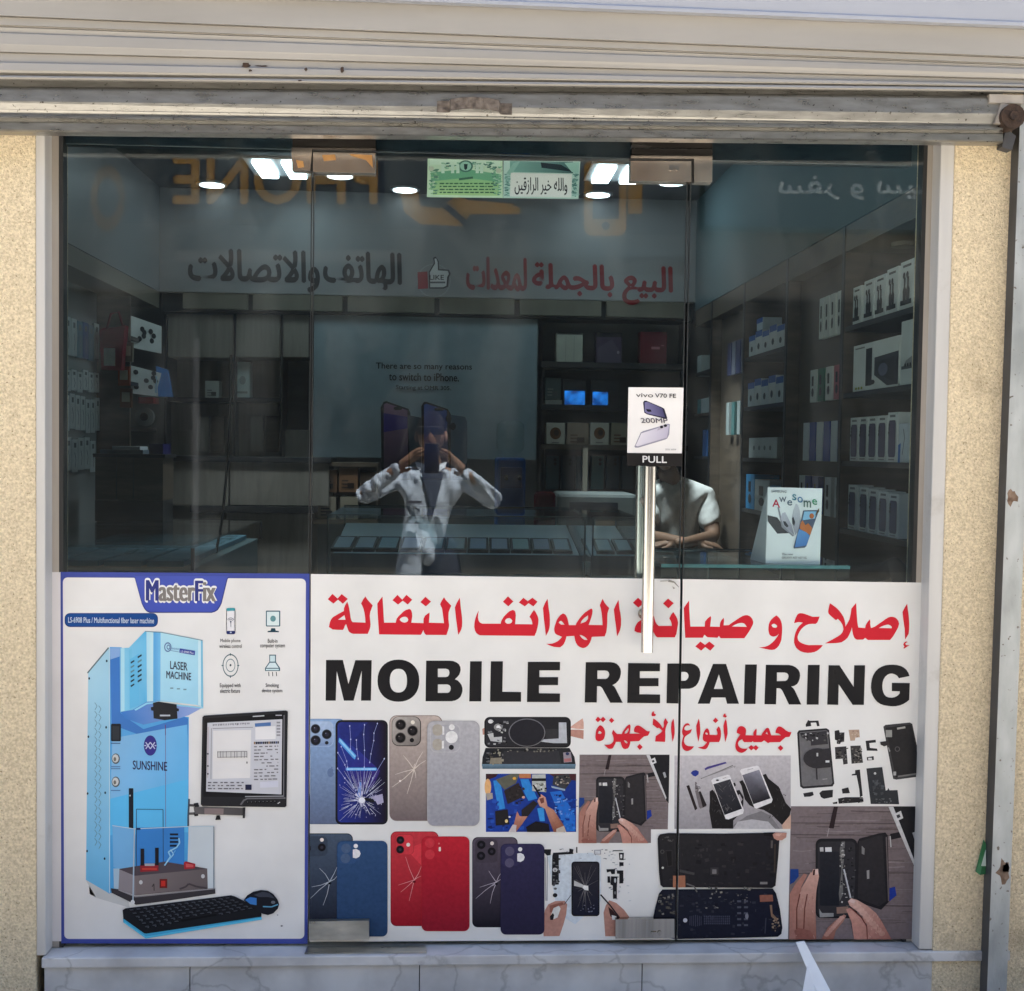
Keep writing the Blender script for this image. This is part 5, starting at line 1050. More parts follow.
def lp_keyboard(p):
    p.at(110, 880, 5.689); r = random.Random(2)
    p.poly(D(76,215,205,300,862,200,866,222,206,330,78,238), P(72,170,212), 3); p.poly(D(80,230,206,318,864,212,864,222,206,328,80,240), P(96,200,232), 4)
    p.poly(D(74,168,90,158,690,84,712,90,866,166,862,206,208,302,196,300,78,216), P(32,33,38), 5)
    A, B, C_, E_ = (100, 162), (682, 92), (838, 160), (205, 276)
    def at(u, v): return ((A[0]*(1-u)+B[0]*u)*(1-v)+(E_[0]*(1-u)+C_[0]*u)*v, (A[1]*(1-u)+B[1]*u)*(1-v)+(E_[1]*(1-u)+C_[1]*u)*v)
    for j in range(6):
        n = 15
        for i in range(n):
            if j == 5 and 4 < i < 10: continue
            u0, u1, v0, v1 = (i+.12)/n, (i+.86)/n, (j+.14)/6, (j+.8)/6
            p.poly([at(u0, v0), at(u1, v0), at(u1, v1), at(u0, v1)], P(20,21,25), 6)
            p.poly([at(u0+.008, v0), at(u1-.006, v0), at(u1-.006, v0+.06), at(u0+.008, v0+.06)], P(70,74,84), 7); 
            if r.random() < .7: p.poly([at(u0+.02, v0+.07), at(u0+.034, v0+.07), at(u0+.034, v0+.10), at(u0+.02, v0+.10)], P(90,94,104), 7)
    p.poly([at(5/15, 5.2/6), at(9.8/15, 5.2/6), at(9.8/15, 5.8/6), at(5/15, 5.8/6)], P(20,21,25), 6)
    p.poly(D(762,112,782,84,815,64,860,54,900,58,930,76,955,108,964,135,956,160,930,186,900,196,868,188,830,150,800,136), P(30,32,40), 6); p.poly(D(770,108,800,92,836,98,836,138,800,132), P(62,124,196), 7); p.poly(D(820,80,870,62,910,70,940,100,900,92,850,92), P(64,68,80), 7); p.line(D(872,146,920,148,958,134), 7, P(100,160,196), 8); p.ell(930, 122, 12, 9, P(110,114,124), 8)
    p.ell(978, 258, 7, 5, P(120,118,120), 3, n=7); p.ell(955, 196, 4, 4, P(160,158,160), 3, n=7)
t = thing('machine_poster', 'blue bordered laser machine poster on the left glass pane', 'poster', W(185, 943, 0))
for nm, f, b in (('sheet', lp_sheet, 4), ('logo_lettering', lp_logo, 6), ('icon_panel', lp_icons, 6), ('machine_picture', lp_machine, 6), ('monitor_picture', lp_monitor, 22), ('keyboard_picture', lp_keyboard, 22)):
    q = Print(F0); q.base = b; f(q); q.build(nm, M['ink'], t)

# ================================================================== SMALL SIGNS ON THE DOOR
t = thing('phone_poster', 'small white phone poster above the door pull', 'poster', W(655, 454, 0))
q = Print(F0); q.base = 3; q.at(620, 380, 10.43)
q.poly(D(88,75,663,80,645,765,75,760), P(236,233,230), 0); q.build('sheet', M['ink'], t)
q = Print(F0); q.base = 4; q.at(620, 380, 10.43)
q.text('vivo', 166, 136, 345, 178, P(62,60,66), 1, 0.03, 4); q.text('V70 FE', 364, 140, 584, 184, P(62,60,66), 1, 0.03, 4); q.text('200MP', 220, 396, 500, 448, P(84,80,92), 1, 0.02, 3, -8); q.text('ZEISS 200MP', 470, 716, 584, 732, P(120,118,122), 1, 0.0, 2)
q.build('lettering', M['ink'], t)
q = Print(F0); q.base = 4; q.at(620, 380, 10.43)
q.poly(D(240,235,252,216,275,216,440,286,462,300,492,395,486,410,470,406,280,358,252,340), P(44,44,60), 1); q.poly(D(256,232,285,228,440,296,470,392,285,350,258,330), grad(P(124,120,160), (270, 340), P(76,74,110), (450, 300)), 2); q.poly(D(268,302,318,308,330,330,290,332), P(40,40,58), 3); q.ell(288, 318, 10, 9, P(20,20,28), 4); q.ell(312, 322, 9, 8, P(20,20,28), 4)
q.poly(D(150,694,215,548,240,534,505,456,520,462,512,570,492,610,470,622,190,706,160,706), P(150,148,164), 1); q.poly(D(162,684,222,556,505,466,512,474,488,600,185,692), grad(P(222,218,226), (220, 560), P(184,178,198), (400, 640)), 2); q.poly(D(385,528,410,480,490,458,500,480,410,520), P(176,172,186), 3); q.ell(432, 490, 17, 14, P(36,36,42), 4); q.ell(472, 476, 17, 14, P(36,36,42), 4)
q.build('phone_picture', M['ink'], t)
t = thing('pull_sign', 'black PULL sticker between the phone poster and the handle', 'sign', W(655, 467, 0))
q = Print(F0); q.base = 3; q.at(620, 380, 10.43); q.poly(D(74,763,650,768,646,902,72,892), P(40,38,38), 0); q.build('sheet', M['ink'], t)
q = Print(F0); q.base = 4; q.at(620, 380, 10.43); q.text('PULL', 234, 790, 488, 862, P(232,230,228), 0, 0.035, 5); q.build('lettering', M['ink'], t)
# two banknotes behind the glass, above the door
FI = lambda x, y: W(x, y, 0.0125)
def ornate(q, x0, y0, x1, y1, seed, cols):
    r = random.Random(seed)
    for i in range(60):
        x, y = r.uniform(x0, x1-12), r.uniform(y0, y1-8); q.poly([(x, y), (x+r.uniform(5, 26), y+r.uniform(-2, 3)), (x+r.uniform(5, 22), y+r.uniform(4, 10)), (x, y+r.uniform(4, 9))], r.choice(cols), 2)
t = thing('banknote', 'green banknote taped inside the glass, left of the calligraphy note', 'banknote', W(465, 198, 0.0125))
q = Print(FI); q.at(415, 140, 5.689)
q.poly(D(72,105,498,118,500,330,68,325), P(196,214,184), 0); q.poly(D(85,110,485,122,485,150,85,140), P(206,222,200), 1); q.poly(D(120,190,470,200,480,318,100,312), grad(P(130,180,128), (150, 200), P(176,206,140), (140, 310)), 1); q.poly(D(90,185,290,165,490,195,490,240,290,215,90,235), P(104,160,124), 2)
ornate(q, 76, 150, 130, 318, 3, [P(110,160,120), P(150,186,140), P(90,130,110)]); ornate(q, 430, 150, 492, 318, 4, [P(110,160,130), P(150,186,160), P(80,120,110)]); ornate(q, 150, 125, 470, 170, 5, [P(90,140,120), P(140,180,150), P(60,100,90)])
q.ell(288, 150, 42, 34, P(70,110,96), 3); q.ell(288, 150, 32, 26, P(150,190,170), 4); q.poly(D(278,138,300,138,296,165,288,172,280,165), P(30,50,50), 5)
for x in (150, 205, 235, 345, 370): q.rect(x, 140, x+18, 190, P(196,216,196), 4)
for j in range(4): 
    r = random.Random(j); x = 140
    while x < 440: w = r.uniform(8, 30); q.rect(x, 245+j*17, x+w, 252+j*17, P(56,96,70), 4); x += w+r.uniform(4, 9)
q.line(D(250,225,330,215), 12, P(60,100,80), 4); q.ell(92, 165, 16, 14, P(190,190,170), 4); q.ell(476, 175, 16, 14, P(190,190,170), 4)
q.build('sheet', M['ink'], t)
t = thing('banknote', 'pale banknote with black calligraphy taped inside the glass', 'banknote', W(540, 200, 0.0125))
q = Print(FI); q.at(415, 140, 5.689)
q.poly(D(504,118,940,122,930,335,502,330), P(186,206,196), 0); q.poly(D(540,120,900,124,900,190,540,182), grad(P(120,160,150), (560, 150), P(60,90,90), (850, 160)), 1); q.poly(D(715,128,830,140,900,182,720,158), P(20,34,40), 2); q.poly(D(520,190,560,130,600,120,560,180,540,200), P(140,176,164), 2); q.poly(D(850,130,935,125,930,200,890,180), P(150,184,172), 2)
ornate(q, 508, 190, 540, 325, 7, [P(120,160,150), P(160,190,180), P(80,120,116)]); ornate(q, 890, 190, 925, 325, 8, [P(120,160,150), P(160,190,180), P(80,120,116)])
q.poly(D(545,188,892,196,888,328,540,322), P(222,216,212), 3); q.text(arabic('والله خير الرازقين'), 566, 212, 866, 312, P(44,42,46), 4, 0.012, 4)
q.build('sheet', M['ink'], t)

# ================================================================== TENT CARD ON THE COUNTER BEHIND THE RIGHT PANE
CY = 0.05
def FC(x, y): return W(x, y, CY)
t = thing('tent_card', 'white tent card with colourful Awesome lettering on the counter', 'display card', W(794, 563, CY))
CK = 10.43
FCk = lambda x, y: FC(760+x/CK, 480+y/CK)
mb = MB(); fq = [FCk(60, 870), FCk(625, 880), FCk(650, 88), FCk(85, 75)]
mb.slab(fq, (0, 1, 0), 0.002, (.88, .88, .87))
bk = [p.copy() for p in fq]; bk[0] += V((-0.014, 0.11, 0)); bk[1] += V((-0.014, 0.11, 0)); bk[2] += V((0, 0.004, 0)); bk[3] += V((0, 0.004, 0))
mb.slab(bk, (0, 1, 0), 0.002, P(206,210,210)); mb.slab([fq[0]+V((-0.001, 0.003, 0)), fq[3]+V((-0.001, 0.003, 0)), bk[3], bk[0]], (1, 0, 0), 0.001, P(200,204,204)); mb.build('card', M['board'], t)
q = Print(FC, eps=0.0003); q.base = 1; q.at(760, 480, CK)
for ch, x0, y0, x1, y1, c, s_ in (('A',128,195,208,278,(206,60,84),12), ('w',198,178,275,232,(110,116,130),-4), ('e',282,210,334,266,(90,110,130),0), ('s',334,145,378,210,(84,140,160),4), ('o',388,172,444,234,(90,130,170),4), ('m',452,212,530,282,(110,130,120),6), ('e',540,195,592,254,(70,150,110),8)):
    q.text(ch, x0, y0, x1, y1, P(*c), 1, 0.03, s_)
q.text('SAMSUNG', 115, 105, 272, 130, P(70,70,74), 1, 0.02, 3); q.text('The new', 222, 760, 340, 782, P(90,90,94), 1, 0.02, 2); q.text('GALAXY A57 A37 5G', 222, 796, 480, 818, P(90,90,94), 1, 0.02, 3)
q.build('lettering', M['ink'], t)
q = Print(FC, eps=0.0003); q.base = 1; q.at(760, 480, CK)
q.poly(D(78,366,180,390,300,555,180,560,80,430), P(66,66,70), 1); q.poly(D(180,285,196,280,240,470,355,580,340,590,225,490), P(150,148,156), 2); q.poly(D(215,400,228,345,262,335,330,470,360,580,240,470), grad(P(206,202,212), (230, 350), P(150,146,158), (340, 560)), 2)
q.poly(D(330,400,345,320,372,245,395,260,415,330,418,430,395,540,365,575,335,470), grad(P(210,208,214), (340, 300), P(170,168,176), (400, 500)), 3); q.poly(D(332,400,345,380,365,440,355,480,335,450), P(60,60,66), 4); q.poly(D(238,430,262,430,296,480,280,495,250,470), P(60,60,66), 4)
q.poly(D(448,318,606,314,604,340,480,690,462,706,350,715,346,700,430,400), P(90,100,120), 4); q.poly(D(458,328,590,326,570,400,440,420), P(150,196,226), 5); q.poly(D(440,420,470,470,500,450,540,500,520,575,470,545,410,505,420,450), P(206,120,70), 6); q.poly(D(405,510,480,545,515,580,480,680,360,700,385,570), grad(P(110,160,214), (400, 560), P(84,130,196), (450, 680)), 6); q.ell(535, 375, 24, 28, P(190,110,70), 6); q.poly(D(585,330,612,290,612,330,570,370), P(120,96,70), 6)
q.build('phone_picture', M['ink'], t)
# ================================================================== INSIDE THE SHOP
ZFL, ZCE = 0.25, 3.0
YB = 4.0                                   # face of the back fittings
XLF, XRF = -1.81, 1.29                     # faces of the side fittings
M['floor'] = nmat('shop_floor_tile', (0.30, 0.28, 0.26), (0.38, 0.36, 0.33), 3, 0.35)
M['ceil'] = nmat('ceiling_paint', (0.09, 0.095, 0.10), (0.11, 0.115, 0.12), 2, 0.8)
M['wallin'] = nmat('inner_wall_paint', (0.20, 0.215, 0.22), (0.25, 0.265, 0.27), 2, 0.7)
M['wood'] = nmat('brown_laminate', (0.065, 0.048, 0.035), (0.115, 0.085, 0.06), 5, 0.5, stretch=(1.2, 1.2, 7))
M['woodmid'] = nmat('grey_brown_laminate', (0.19, 0.17, 0.145), (0.25, 0.225, 0.195), 4, 0.5, stretch=(9, 1, 1.0))
M['dark'] = nmat('dark_laminate', (0.012, 0.013, 0.016), (0.026, 0.027, 0.03), 5, 0.4, stretch=(1, 1, 5))
M['panelr'] = nmat('teal_grey_fascia', (0.085, 0.125, 0.14), (0.105, 0.148, 0.162), 1.5, 0.65, spec=0.2)
M['panelb'] = nmat('pale_fascia', (0.165, 0.17, 0.175), (0.20, 0.205, 0.215), 1.5, 0.4)
M['pelmet'] = nmat('beige_pelmet', (0.12, 0.108, 0.085), (0.16, 0.145, 0.115), 2, 0.5, stretch=(4, 1, 1))
M['tubes'] = emit_mat('lamp_diffuser', (0.78, 0.95, 1.0), 2.8)
M['disc'] = emit_mat('downlight_diffuser', (0.85, 0.97, 1.0), 0.75)
def screen_mat():
    mt, nt, b = new_mat('blue_screen'); lk = nt.links.new
    tc = node(nt, 'ShaderNodeTexCoord'); n1 = node(nt, 'ShaderNodeTexNoise'); n1.inputs['Scale'].default_value = 16; n1.inputs['Detail'].default_value = 2
    lk(tc.outputs['Object'], n1.inputs['Vector'])
    r = node(nt, 'ShaderNodeValToRGB'); r.color_ramp.elements[0].position = 0.35; r.color_ramp.elements[0].color = (0.002, 0.015, 0.08, 1); r.color_ramp.elements[1].position = 0.68; r.color_ramp.elements[1].color = (0.012, 0.16, 0.55, 1)
    lk(n1.outputs['Fac'], r.inputs[0]); lk(r.outputs[0], b.inputs['Emission Color']); b.inputs['Emission Strength'].default_value = 0.32; b.inputs['Base Color'].default_value = (.01, .02, .05, 1)
    return mt
M['screen'] = screen_mat()
def st_box(name, x0, x1, y0, y1, z0, z1, mat):
    mb = MB(); mb.box(x0, x1, y0, y1, z0, z1); return props(mb.build(name, mat), kind='structure')
st_box('shop_floor', -2.3, 1.9, 0.06, 4.6, 0.12, ZFL, M['floor'])
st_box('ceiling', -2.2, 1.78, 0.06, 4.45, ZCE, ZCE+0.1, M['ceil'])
st_box('back_wall', -2.2, 1.78, 4.36, 4.46, ZFL, ZCE, M['wallin'])
st_box('side_wall', -2.3, -2.2, 0.2, 4.46, ZFL, ZCE, M['wallin'])
st_box('side_wall', 1.66, 1.76, 0.2, 4.46, ZFL, ZCE, M['wallin'])

def lamp(px, py, kind, label, group):
    """lamps lie on the ceiling: follow the sight line up to it"""
    d = W(px, py, 1.0)-CAM; p = CAM+d*((ZCE-CAM.z)/d.z)
    if kind == 'd':
        t = thing('downlight', label, 'ceiling lamp', (p.x, p.y, ZCE), group)
        mb = MB(); mb.cyl((p.x, p.y, ZCE-0.012), (p.x, p.y, ZCE-0.001), 0.085, n=24); mb.build('rim', M['panelb'], t)
        mb = MB(); mb.cyl((p.x, p.y, ZCE-0.016), (p.x, p.y, ZCE-0.012), 0.068, n=24); mb.build('diffuser', M['disc'], t)
    else:
        t = thing('ceiling_light', label, 'ceiling lamp', (p.x, p.y, ZCE), group)
        for dx in (-0.075, 0.075):
            mb = MB(); mb.box(p.x+dx-0.045, p.x+dx+0.045, p.y-0.17, p.y+0.17, ZCE-0.03, ZCE-0.012); mb.build('tube', M['tubes'], t, 0.004)
        mb = MB(); mb.box(p.x-0.16, p.x+0.16, p.y-0.20, p.y+0.20, ZCE-0.011, ZCE-0.001); mb.build('tray', M['panelb'], t)
lamp(280, 166, 't', 'twin tube ceiling light in the left of the shop, near the left door fitting', 'tube ceiling lights')
lamp(618, 171, 't', 'twin tube ceiling light beside the calligraphy banknote', 'tube ceiling lights')
lamp(212, 183, 'd', 'round downlight left of the door hinge fitting', 'round downlights')
lamp(405, 188, 'd', 'round downlight just left of the green banknote', 'round downlights')
lamp(598, 193, 'd', 'round downlight below the right tube ceiling light', 'round downlights')
lamp(340, 174, 'd', 'round downlight under the left door fitting', 'round downlights')
lamp(672, 181, 'd', 'round downlight under the right door fitting', 'round downlights')

# ---- back fascia with the shop lettering
FB = lambda x, y: W(x, y, YB-0.06)
zf0 = FB(430, 297).z
t = thing('fascia_sign', 'pale fascia board on the back wall with red and black Arabic lettering', 'shop sign', (0, YB, zf0))
mb = MB(); mb.box(XLF, XRF, YB-0.06, YB+0.3, zf0, ZCE-0.002); mb.build('board', M['panelb'], t)
q = Print(FB, eps=0.0006); R2 = S(120, 16, 28)
q.text(arabic('البيع بالجملة'), 532, 262, 673, 302, R2, 1, 0.03, 4); q.text(arabic('لمعدات'), 466, 256, 527, 290, R2, 1, 0.03, 2); q.build('red_lettering', M['board'], t)
q = Print(FB, eps=0.0006); q.text(arabic('الهاتف'), 323, 250, 402, 291, S(14,14,16), 1, 0.03, 3); q.text(arabic('والاتصالات'), 188, 248, 320, 290, S(14,14,16), 1, 0.03, 3); q.build('black_lettering', M['board'], t)
q = Print(FB, eps=0.0006); q.at(310, 140, 5.689)
q.poly(D(612,752,668,748,672,845,614,848), S(140,32,42), 1); q.poly(D(676,750,705,700,700,670,716,664,732,690,735,735,790,738,800,760,790,785,785,835,760,846,678,846), S(40,40,44), 1); q.poly(D(682,754,712,702,708,676,718,674,726,694,728,742,784,745,790,762,780,780,776,830,756,838,684,838), S(190,190,190), 2); q.text('LIKE', 680, 768, 762, 796, S(40,40,44), 3, 0.03); q.rect(684, 806, 770, 816, S(90,90,94), 3); q.ell(705, 800, 95, 95, S(150,152,154), 0, 30, hole=.97)
q.build('emblem', M['board'], t)
t = thing('pelmet', 'beige pelmet strip with dark joints under the back fascia sign', 'pelmet', (0, YB-0.05, zf0))
xs = [180, 250, 345, 437, 517, 604, 688]
for a, b in zip(xs, xs[1:]):
    mb = MB(); mb.box(FB(a+2.5, 305).x, FB(b-2.5, 305).x, YB-0.055, YB+0.02, FB(430, 313).z, zf0-0.002); mb.build('panel', M['pelmet'], t, 0.002)
mb = MB(); mb.box(XLF+0.01, XRF, YB-0.03, YB+0.03, FB(430, 316).z, zf0-0.003); mb.build('backing', M['dark'], t)

# ---- phone poster on the back wall
PB = lambda x, y: W(x, y, YB)
t = thing('wall_poster', 'large pale phone poster on the back wall', 'poster', PB(425, 460))
mb = MB(); a, b = PB(313, 457), PB(538, 315); mb.box(a.x, b.x, YB, YB+0.03, a.z, b.z, S(136,152,160)); mb.build('board', M['board'], t, 0.002)
q = Print(PB, eps=0.0008); K = S(20,24,28)
for s_, x0, y0, x1, y1 in (('There are so many reasons', 376, 362.5, 472, 370.5), ('to switch to iPhone.', 389, 372.5, 459, 380.5), ('Starting at OMR 305.', 396, 385, 451, 390.5)): q.text(s_, x0, y0, x1, y1, K, 1, 0.02, 1.2)
q.build('lettering', M['board'], t)
q = Print(PB, eps=0.0008); q.at(350, 390, 5.213)
q.poly(D(160,90,175,62,190,58,305,98,315,120,320,470,165,470), S(14,14,20), 1); q.poly(D(176,75,190,68,300,106,305,460,176,460), grad(S(150,110,140), (200, 80), S(12,12,30), (210, 330)), 2); q.poly(D(176,120,300,140,300,200,176,220), S(70,50,130), 3); q.rr(228, 88, 272, 104, 8, S(10,10,14), 4)
q.poly(D(300,130,372,145,372,470,318,470), S(70,76,84), 1)
q.poly(D(372,85,385,62,400,62,510,100,525,125,525,470,376,470), S(14,16,24), 3); q.poly(D(386,78,398,72,505,108,515,460,386,460), grad(S(60,90,170), (400, 80), S(12,14,40), (420, 300)), 4); q.rr(440, 92, 490, 108, 8, S(10,10,14), 5)
q.poly(D(520,128,600,140,610,165,612,470,524,470), S(86,100,116), 2); q.ell(513, 150, 15, 19, S(14,16,22), 6); q.ell(537, 190, 15, 19, S(14,16,22), 6)
q.build('phone_picture', M['board'], t)

# ---- back left cabinets
def pbox(px0, py0, px1, py1, y0, y1, col=None, mb=None):
    a, b = W(px0, py1, y0), W(px1, py0, y0); mb = mb or MB(); mb.box(a.x, b.x, y0, y1, a.z, b.z, col); return mb
t = thing('wall_cabinet', 'grey brown wall cabinet with doors and open shelves, left of the phone poster', 'cabinet', PB(235, 460))
for a, b in ((168, 233), (236, 280), (283, 309)):
    pbox(a, 315, b, 357, YB, YB+0.33).build('door', M['woodmid'], t, 0.003)
for a, b in ((168, 233), (236, 280)):
    pbox(a, 360, b, 398, YB+0.26, YB+0.28).build('back_panel', M['woodmid'], t)
    pbox(a, 398, b, 401.5, YB, YB+0.33).build('shelf', M['dark'], t)
    pbox(a, 404, b, 430, YB+0.10, YB+0.28).build('drawer', M['woodmid'], t, 0.003)
for i, a in enumerate((196, 211, 250, 266)): pbox(a, 416, a+13, 452, YB+0.06, YB+0.09).build('drawer', M['wood' if i % 2 else 'woodmid'], t, 0.002)
for x in (165.5, 234.5, 281.5, 310.5): pbox(x-1.3, 314, x+1.3, 460, YB-0.005, YB+0.33).build('divider', M['dark'], t)
pbox(166, 430, 310, 459, YB+0.12, YB+0.3).build('base_panel', M['woodmid'], t, 0.002)
pbox(283, 361, 309, 458, YB+0.2, YB+0.3).build('back_panel', M['dark'], t)
t = thing('base_cabinet', 'long grey brown base cabinet below the wall cabinet', 'cabinet', PB(240, 580))
pbox(163, 458, 331, 461, YB-0.34, YB).build('worktop', M['dark'], t, 0.002)
for a, b in ((164, 228), (230, 329)): pbox(a, 462, b, 505, YB-0.32, YB).build('drawer', M['woodmid'], t, 0.003)
for a, b in ((196, 222), (226, 312)): pbox(a, 514, b, 640, YB-0.30, YB).build('door', M['woodmid'], t, 0.004)
pbox(190, 507, 314, 512, YB-0.36, YB).build('rail', M['dark'], t)
def carton(px0, py0, px1, py1, y0, dp, cols, name, label, group=None, art=None, cat='box'):
    a, b = W(px0, py1, y0), W(px1, py0, y0); mb = MB(); mb.box(a.x, b.x, y0, y0+dp, a.z, b.z, cols)
    w, h = b.x-a.x, b.z-a.z
    if art:
        q = Print(frame_map((a.x, y0, b.z), (w, 0, 0), (0, 0, -h)), eps=0.0008); q.mb = mb; art(q); q.flush()
    o = mb.build(name, M['board'], None, 0.0015)
    return props(o, label, cat, group)
def a_lines(c, seed=1):
    def f(q):
        r = random.Random(seed)
        for i in range(3): q.rect(.15, .5+i*.14, .15+r.uniform(.3, .6), .56+i*.14, c)
        q.rect(.45, .62, .8, .85, tuple(v*.5 for v in c))
    return f
carton(205, 381, 219, 398.5, YB+0.08, 0.1, S(196,198,192), 'product_box', 'small square pale box on the wall cabinet shelf', None, a_lines(S(140,140,136)))
carton(235, 362, 250, 398.5, YB+0.06, 0.1, S(190,204,200), 'product_box', 'tall pale box on the wall cabinet shelf', None, lambda q: (q.ell(.5, .5, .22, .12, S(130,140,138)), q.rect(.15, .8, .85, .86, S(120,128,126))))
# brown shelf with cartons under the poster
t = thing('low_shelf', 'low brown wooden shelf under the left end of the phone poster', 'shelf', W(345, 520, 3.7))
for a in ((313, 463, 378, 466), (313, 520, 378, 524), (313, 466, 315, 520), (376, 466, 378, 520)): pbox(*a, 3.7, 3.95).build('board', M['wood'], t)
pbox(314, 466, 377, 520, 3.93, 3.95).build('back_panel', M['wood'], t)
for i, (a, b, c, d, col) in enumerate(((317, 470, 337, 492, (120,84,60)), (339, 468, 358, 492, (132,96,70)), (360, 472, 375, 492, (84,70,60)))):
    carton(a, c if False else b, c if False else c, d, 3.72, 0.15, S(*col), 'brown_carton', ['brown carton at the left of the low wooden shelf', 'taller brown carton in the middle of the low wooden shelf', 'dark brown carton at the right of the low wooden shelf'][i], 'cartons on the low shelf', a_lines(S(60,44,36), i))
for i, (a, b) in enumerate(((318, 336), (340, 358))): carton(a, 497, b, 519, 3.72, 0.15, S(150,140,124), 'pale_carton', ['pale carton under the brown one, left end of the low shelf', 'pale carton in the lower middle of the low shelf'][i], 'cartons on the low shelf', a_lines(S(70,70,70), i+5))

# ---- back right shelf
t = thing('display_shelf', 'dark open display shelf right of the phone poster', 'shelf', PB(612, 530))
pbox(540, 316, 688, 505, YB+0.27, YB+0.29).build('back_panel', M['wallin'], t)
for y in (316, 365.5, 408, 447.5, 504): pbox(541, y-1.5, 688, y+1.5, YB-0.01, YB+0.27).build('shelf', M['dark'] if y != 447.5 else M['wood'], t)
for x in (541.5, 686.5): pbox(x-1.5, 314, x+1.5, 505, YB-0.012, YB+0.27).build('side_panel', M['dark'], t)
pbox(544, 367, 685, 406.5, YB+0.2, YB+0.24).build('liner', M['dark'], t)
pbox(544, 449, 685, 503, YB+0.2, YB+0.24).build('liner', M['dark'], t)
frame = lambda c: (lambda q: (q.rect(.04, .04, .96, .12, S(20,20,24)),))
carton(556, 333, 583, 364, YB+0.03, 0.1, S(176,178,166), 'tablet_box', 'pale tablet box on the top row of the display shelf', 'tablet boxes on the top shelf', lambda q: (q.rect(.02, 0, .98, .06, S(60,60,60)), q.rect(.35, .1, .37, .95, S(150,152,144)), q.rect(.66, .1, .68, .95, S(150,152,144))))
carton(596, 333, 622, 364, YB+0.03, 0.1, S(66,54,76), 'tablet_box', 'dark purple tablet box on the top row of the display shelf', 'tablet boxes on the top shelf', lambda q: (q.rect(0, 0, 1, .14, S(20,18,26)), q.poly([(.05,.5),(.6,.2),(.95,.6),(.95,.95),(.05,.95)], S(84,74,92)), q.ell(.86, .62, .05, .05, S(170,160,170), 2)))
carton(640, 332, 667, 364, YB+0.03, 0.1, S(100,18,36), 'tablet_box', 'dark red tablet box on the top row of the display shelf', 'tablet boxes on the top shelf', lambda q: (q.rect(.42, .46, .74, .54, S(190,120,130)), q.rect(.78, .4, .9, .44, S(170,100,110))))
for i, (a, b) in enumerate(((563, 587), (591, 620))):
    tt = thing('tablet', ['tablet with a glowing blue screen, left of two on the display shelf', 'tablet with a glowing blue screen, beside the phone poster on the door'][i], 'tablet', W((a+b)/2, 407, YB+.05), 'glowing tablets')
    pbox(a, 380, b, 406.5, YB+0.05, YB+0.065).build('case', M['dark'], tt, 0.002)
    mb = pbox(a+1.5, 391 if i == 0 else 392, b-(2 if i == 0 else 12), 405, YB+0.046, YB+0.05); mb.build('screen', M['screen'], tt)
carton(545, 378, 561, 399, YB+0.05, 0.1, S(80,92,90), 'product_box', 'grey box left of the glowing tablets', None, a_lines(S(120,126,124), 4)); carton(545, 400, 562, 406.5, YB+0.03, 0.1, S(150,150,144), 'product_box', 'flat pale box under the grey box by the tablets')
for i, (a, b, col) in enumerate(((546, 565, (206,200,186)), (567, 589, (160,140,120)), (590, 609, (206,200,186)), (611, 630, (150,140,120)))):
    carton(a, 423, b, 446, YB+0.02, 0.12, S(*col), 'watch_box', ['pale box with a round brown picture, left on the third shelf', 'patterned brown box between two pale boxes', 'pale box with a round brown picture, beside the patterned box', 'plain beige box at the end of the third shelf'][i], 'boxes on the third shelf', (lambda q: (q.ell(.5, .45, .3, .26, S(110,70,40)), q.ell(.55, .42, .14, .14, S(60,40,30), 2), q.rect(.3, .82, .7, .87, S(140,136,130)))) if i in (0, 2) else a_lines(S(110,80,56), i))
for i in range(6):
    a = 546+i*15; carton(a, 456, a+13, 489, YB+0.05, 0.03, S(*[(40,74,82), (54,60,70), (34,64,74), (60,100,104), (30,54,66), (66,72,80)][i]), 'phone_case', ['teal phone case, first on the fourth shelf', 'grey phone case with two lens holes, second on the fourth shelf', 'dark teal phone case, third on the fourth shelf', 'light teal phone case, fourth on the fourth shelf', 'dark blue phone case, fifth on the fourth shelf', 'grey phone case at the end of the fourth shelf'][i], 'phone cases on the fourth shelf', lambda q: (q.ell(.7, .12, .12, .05, S(16,18,22)), q.ell(.7, .24, .12, .05, S(16,18,22))), 'phone case')

# ---- right hand wall shelving
t = thing('wall_shelving', 'brown wall shelving along the right side under a teal grey fascia', 'shelving', (1.45, 2.2, ZFL))
zr = 2.355
mb = MB(); mb.box(XRF, 1.655, 0.075, YB-0.065, zr, ZCE-0.002); mb.build('fascia', M['panelr'], t)
ys = [0.51, 1.25, 1.99, 2.74, 3.48]
mb = MB()
for a, b in zip([0.08]+ys, ys+[YB-0.07]): 
    m2 = MB(); m2.box(XRF+0.003, 1.65, a+0.012, b-0.012, zr-0.095, zr-0.002); m2.build('pelmet', M['wood'], t)
for y in ys:
    mb = MB(); mb.box(XRF+0.006, 1.65, y-0.011, y+0.011, ZFL, zr-0.003); mb.build('divider', M['wood'], t)
    mb = MB(); mb.box(XRF, XRF+0.005, y-0.013, y+0.013, ZFL, zr-0.002); mb.build('edge_strip', M['dark'], t)
mb = MB(); mb.box(1.645, 1.655, 0.08, YB-0.07, ZFL, zr); mb.build('back_panel', M['wood'], t)
SHZ = [1.02, 1.26, 1.505, 1.75, 1.99]
for a, b, zz in ((ys[0]+.012, ys[1]-.012, SHZ), (ys[2]+.012, ys[3]-.012, SHZ), (ys[4]+.012, YB-0.08, SHZ)):
    for z in zz:
        mb = MB(); mb.box(XRF+0.008, 1.644, a, b, z-0.018, z); mb.build('shelf', M['dark'], t)
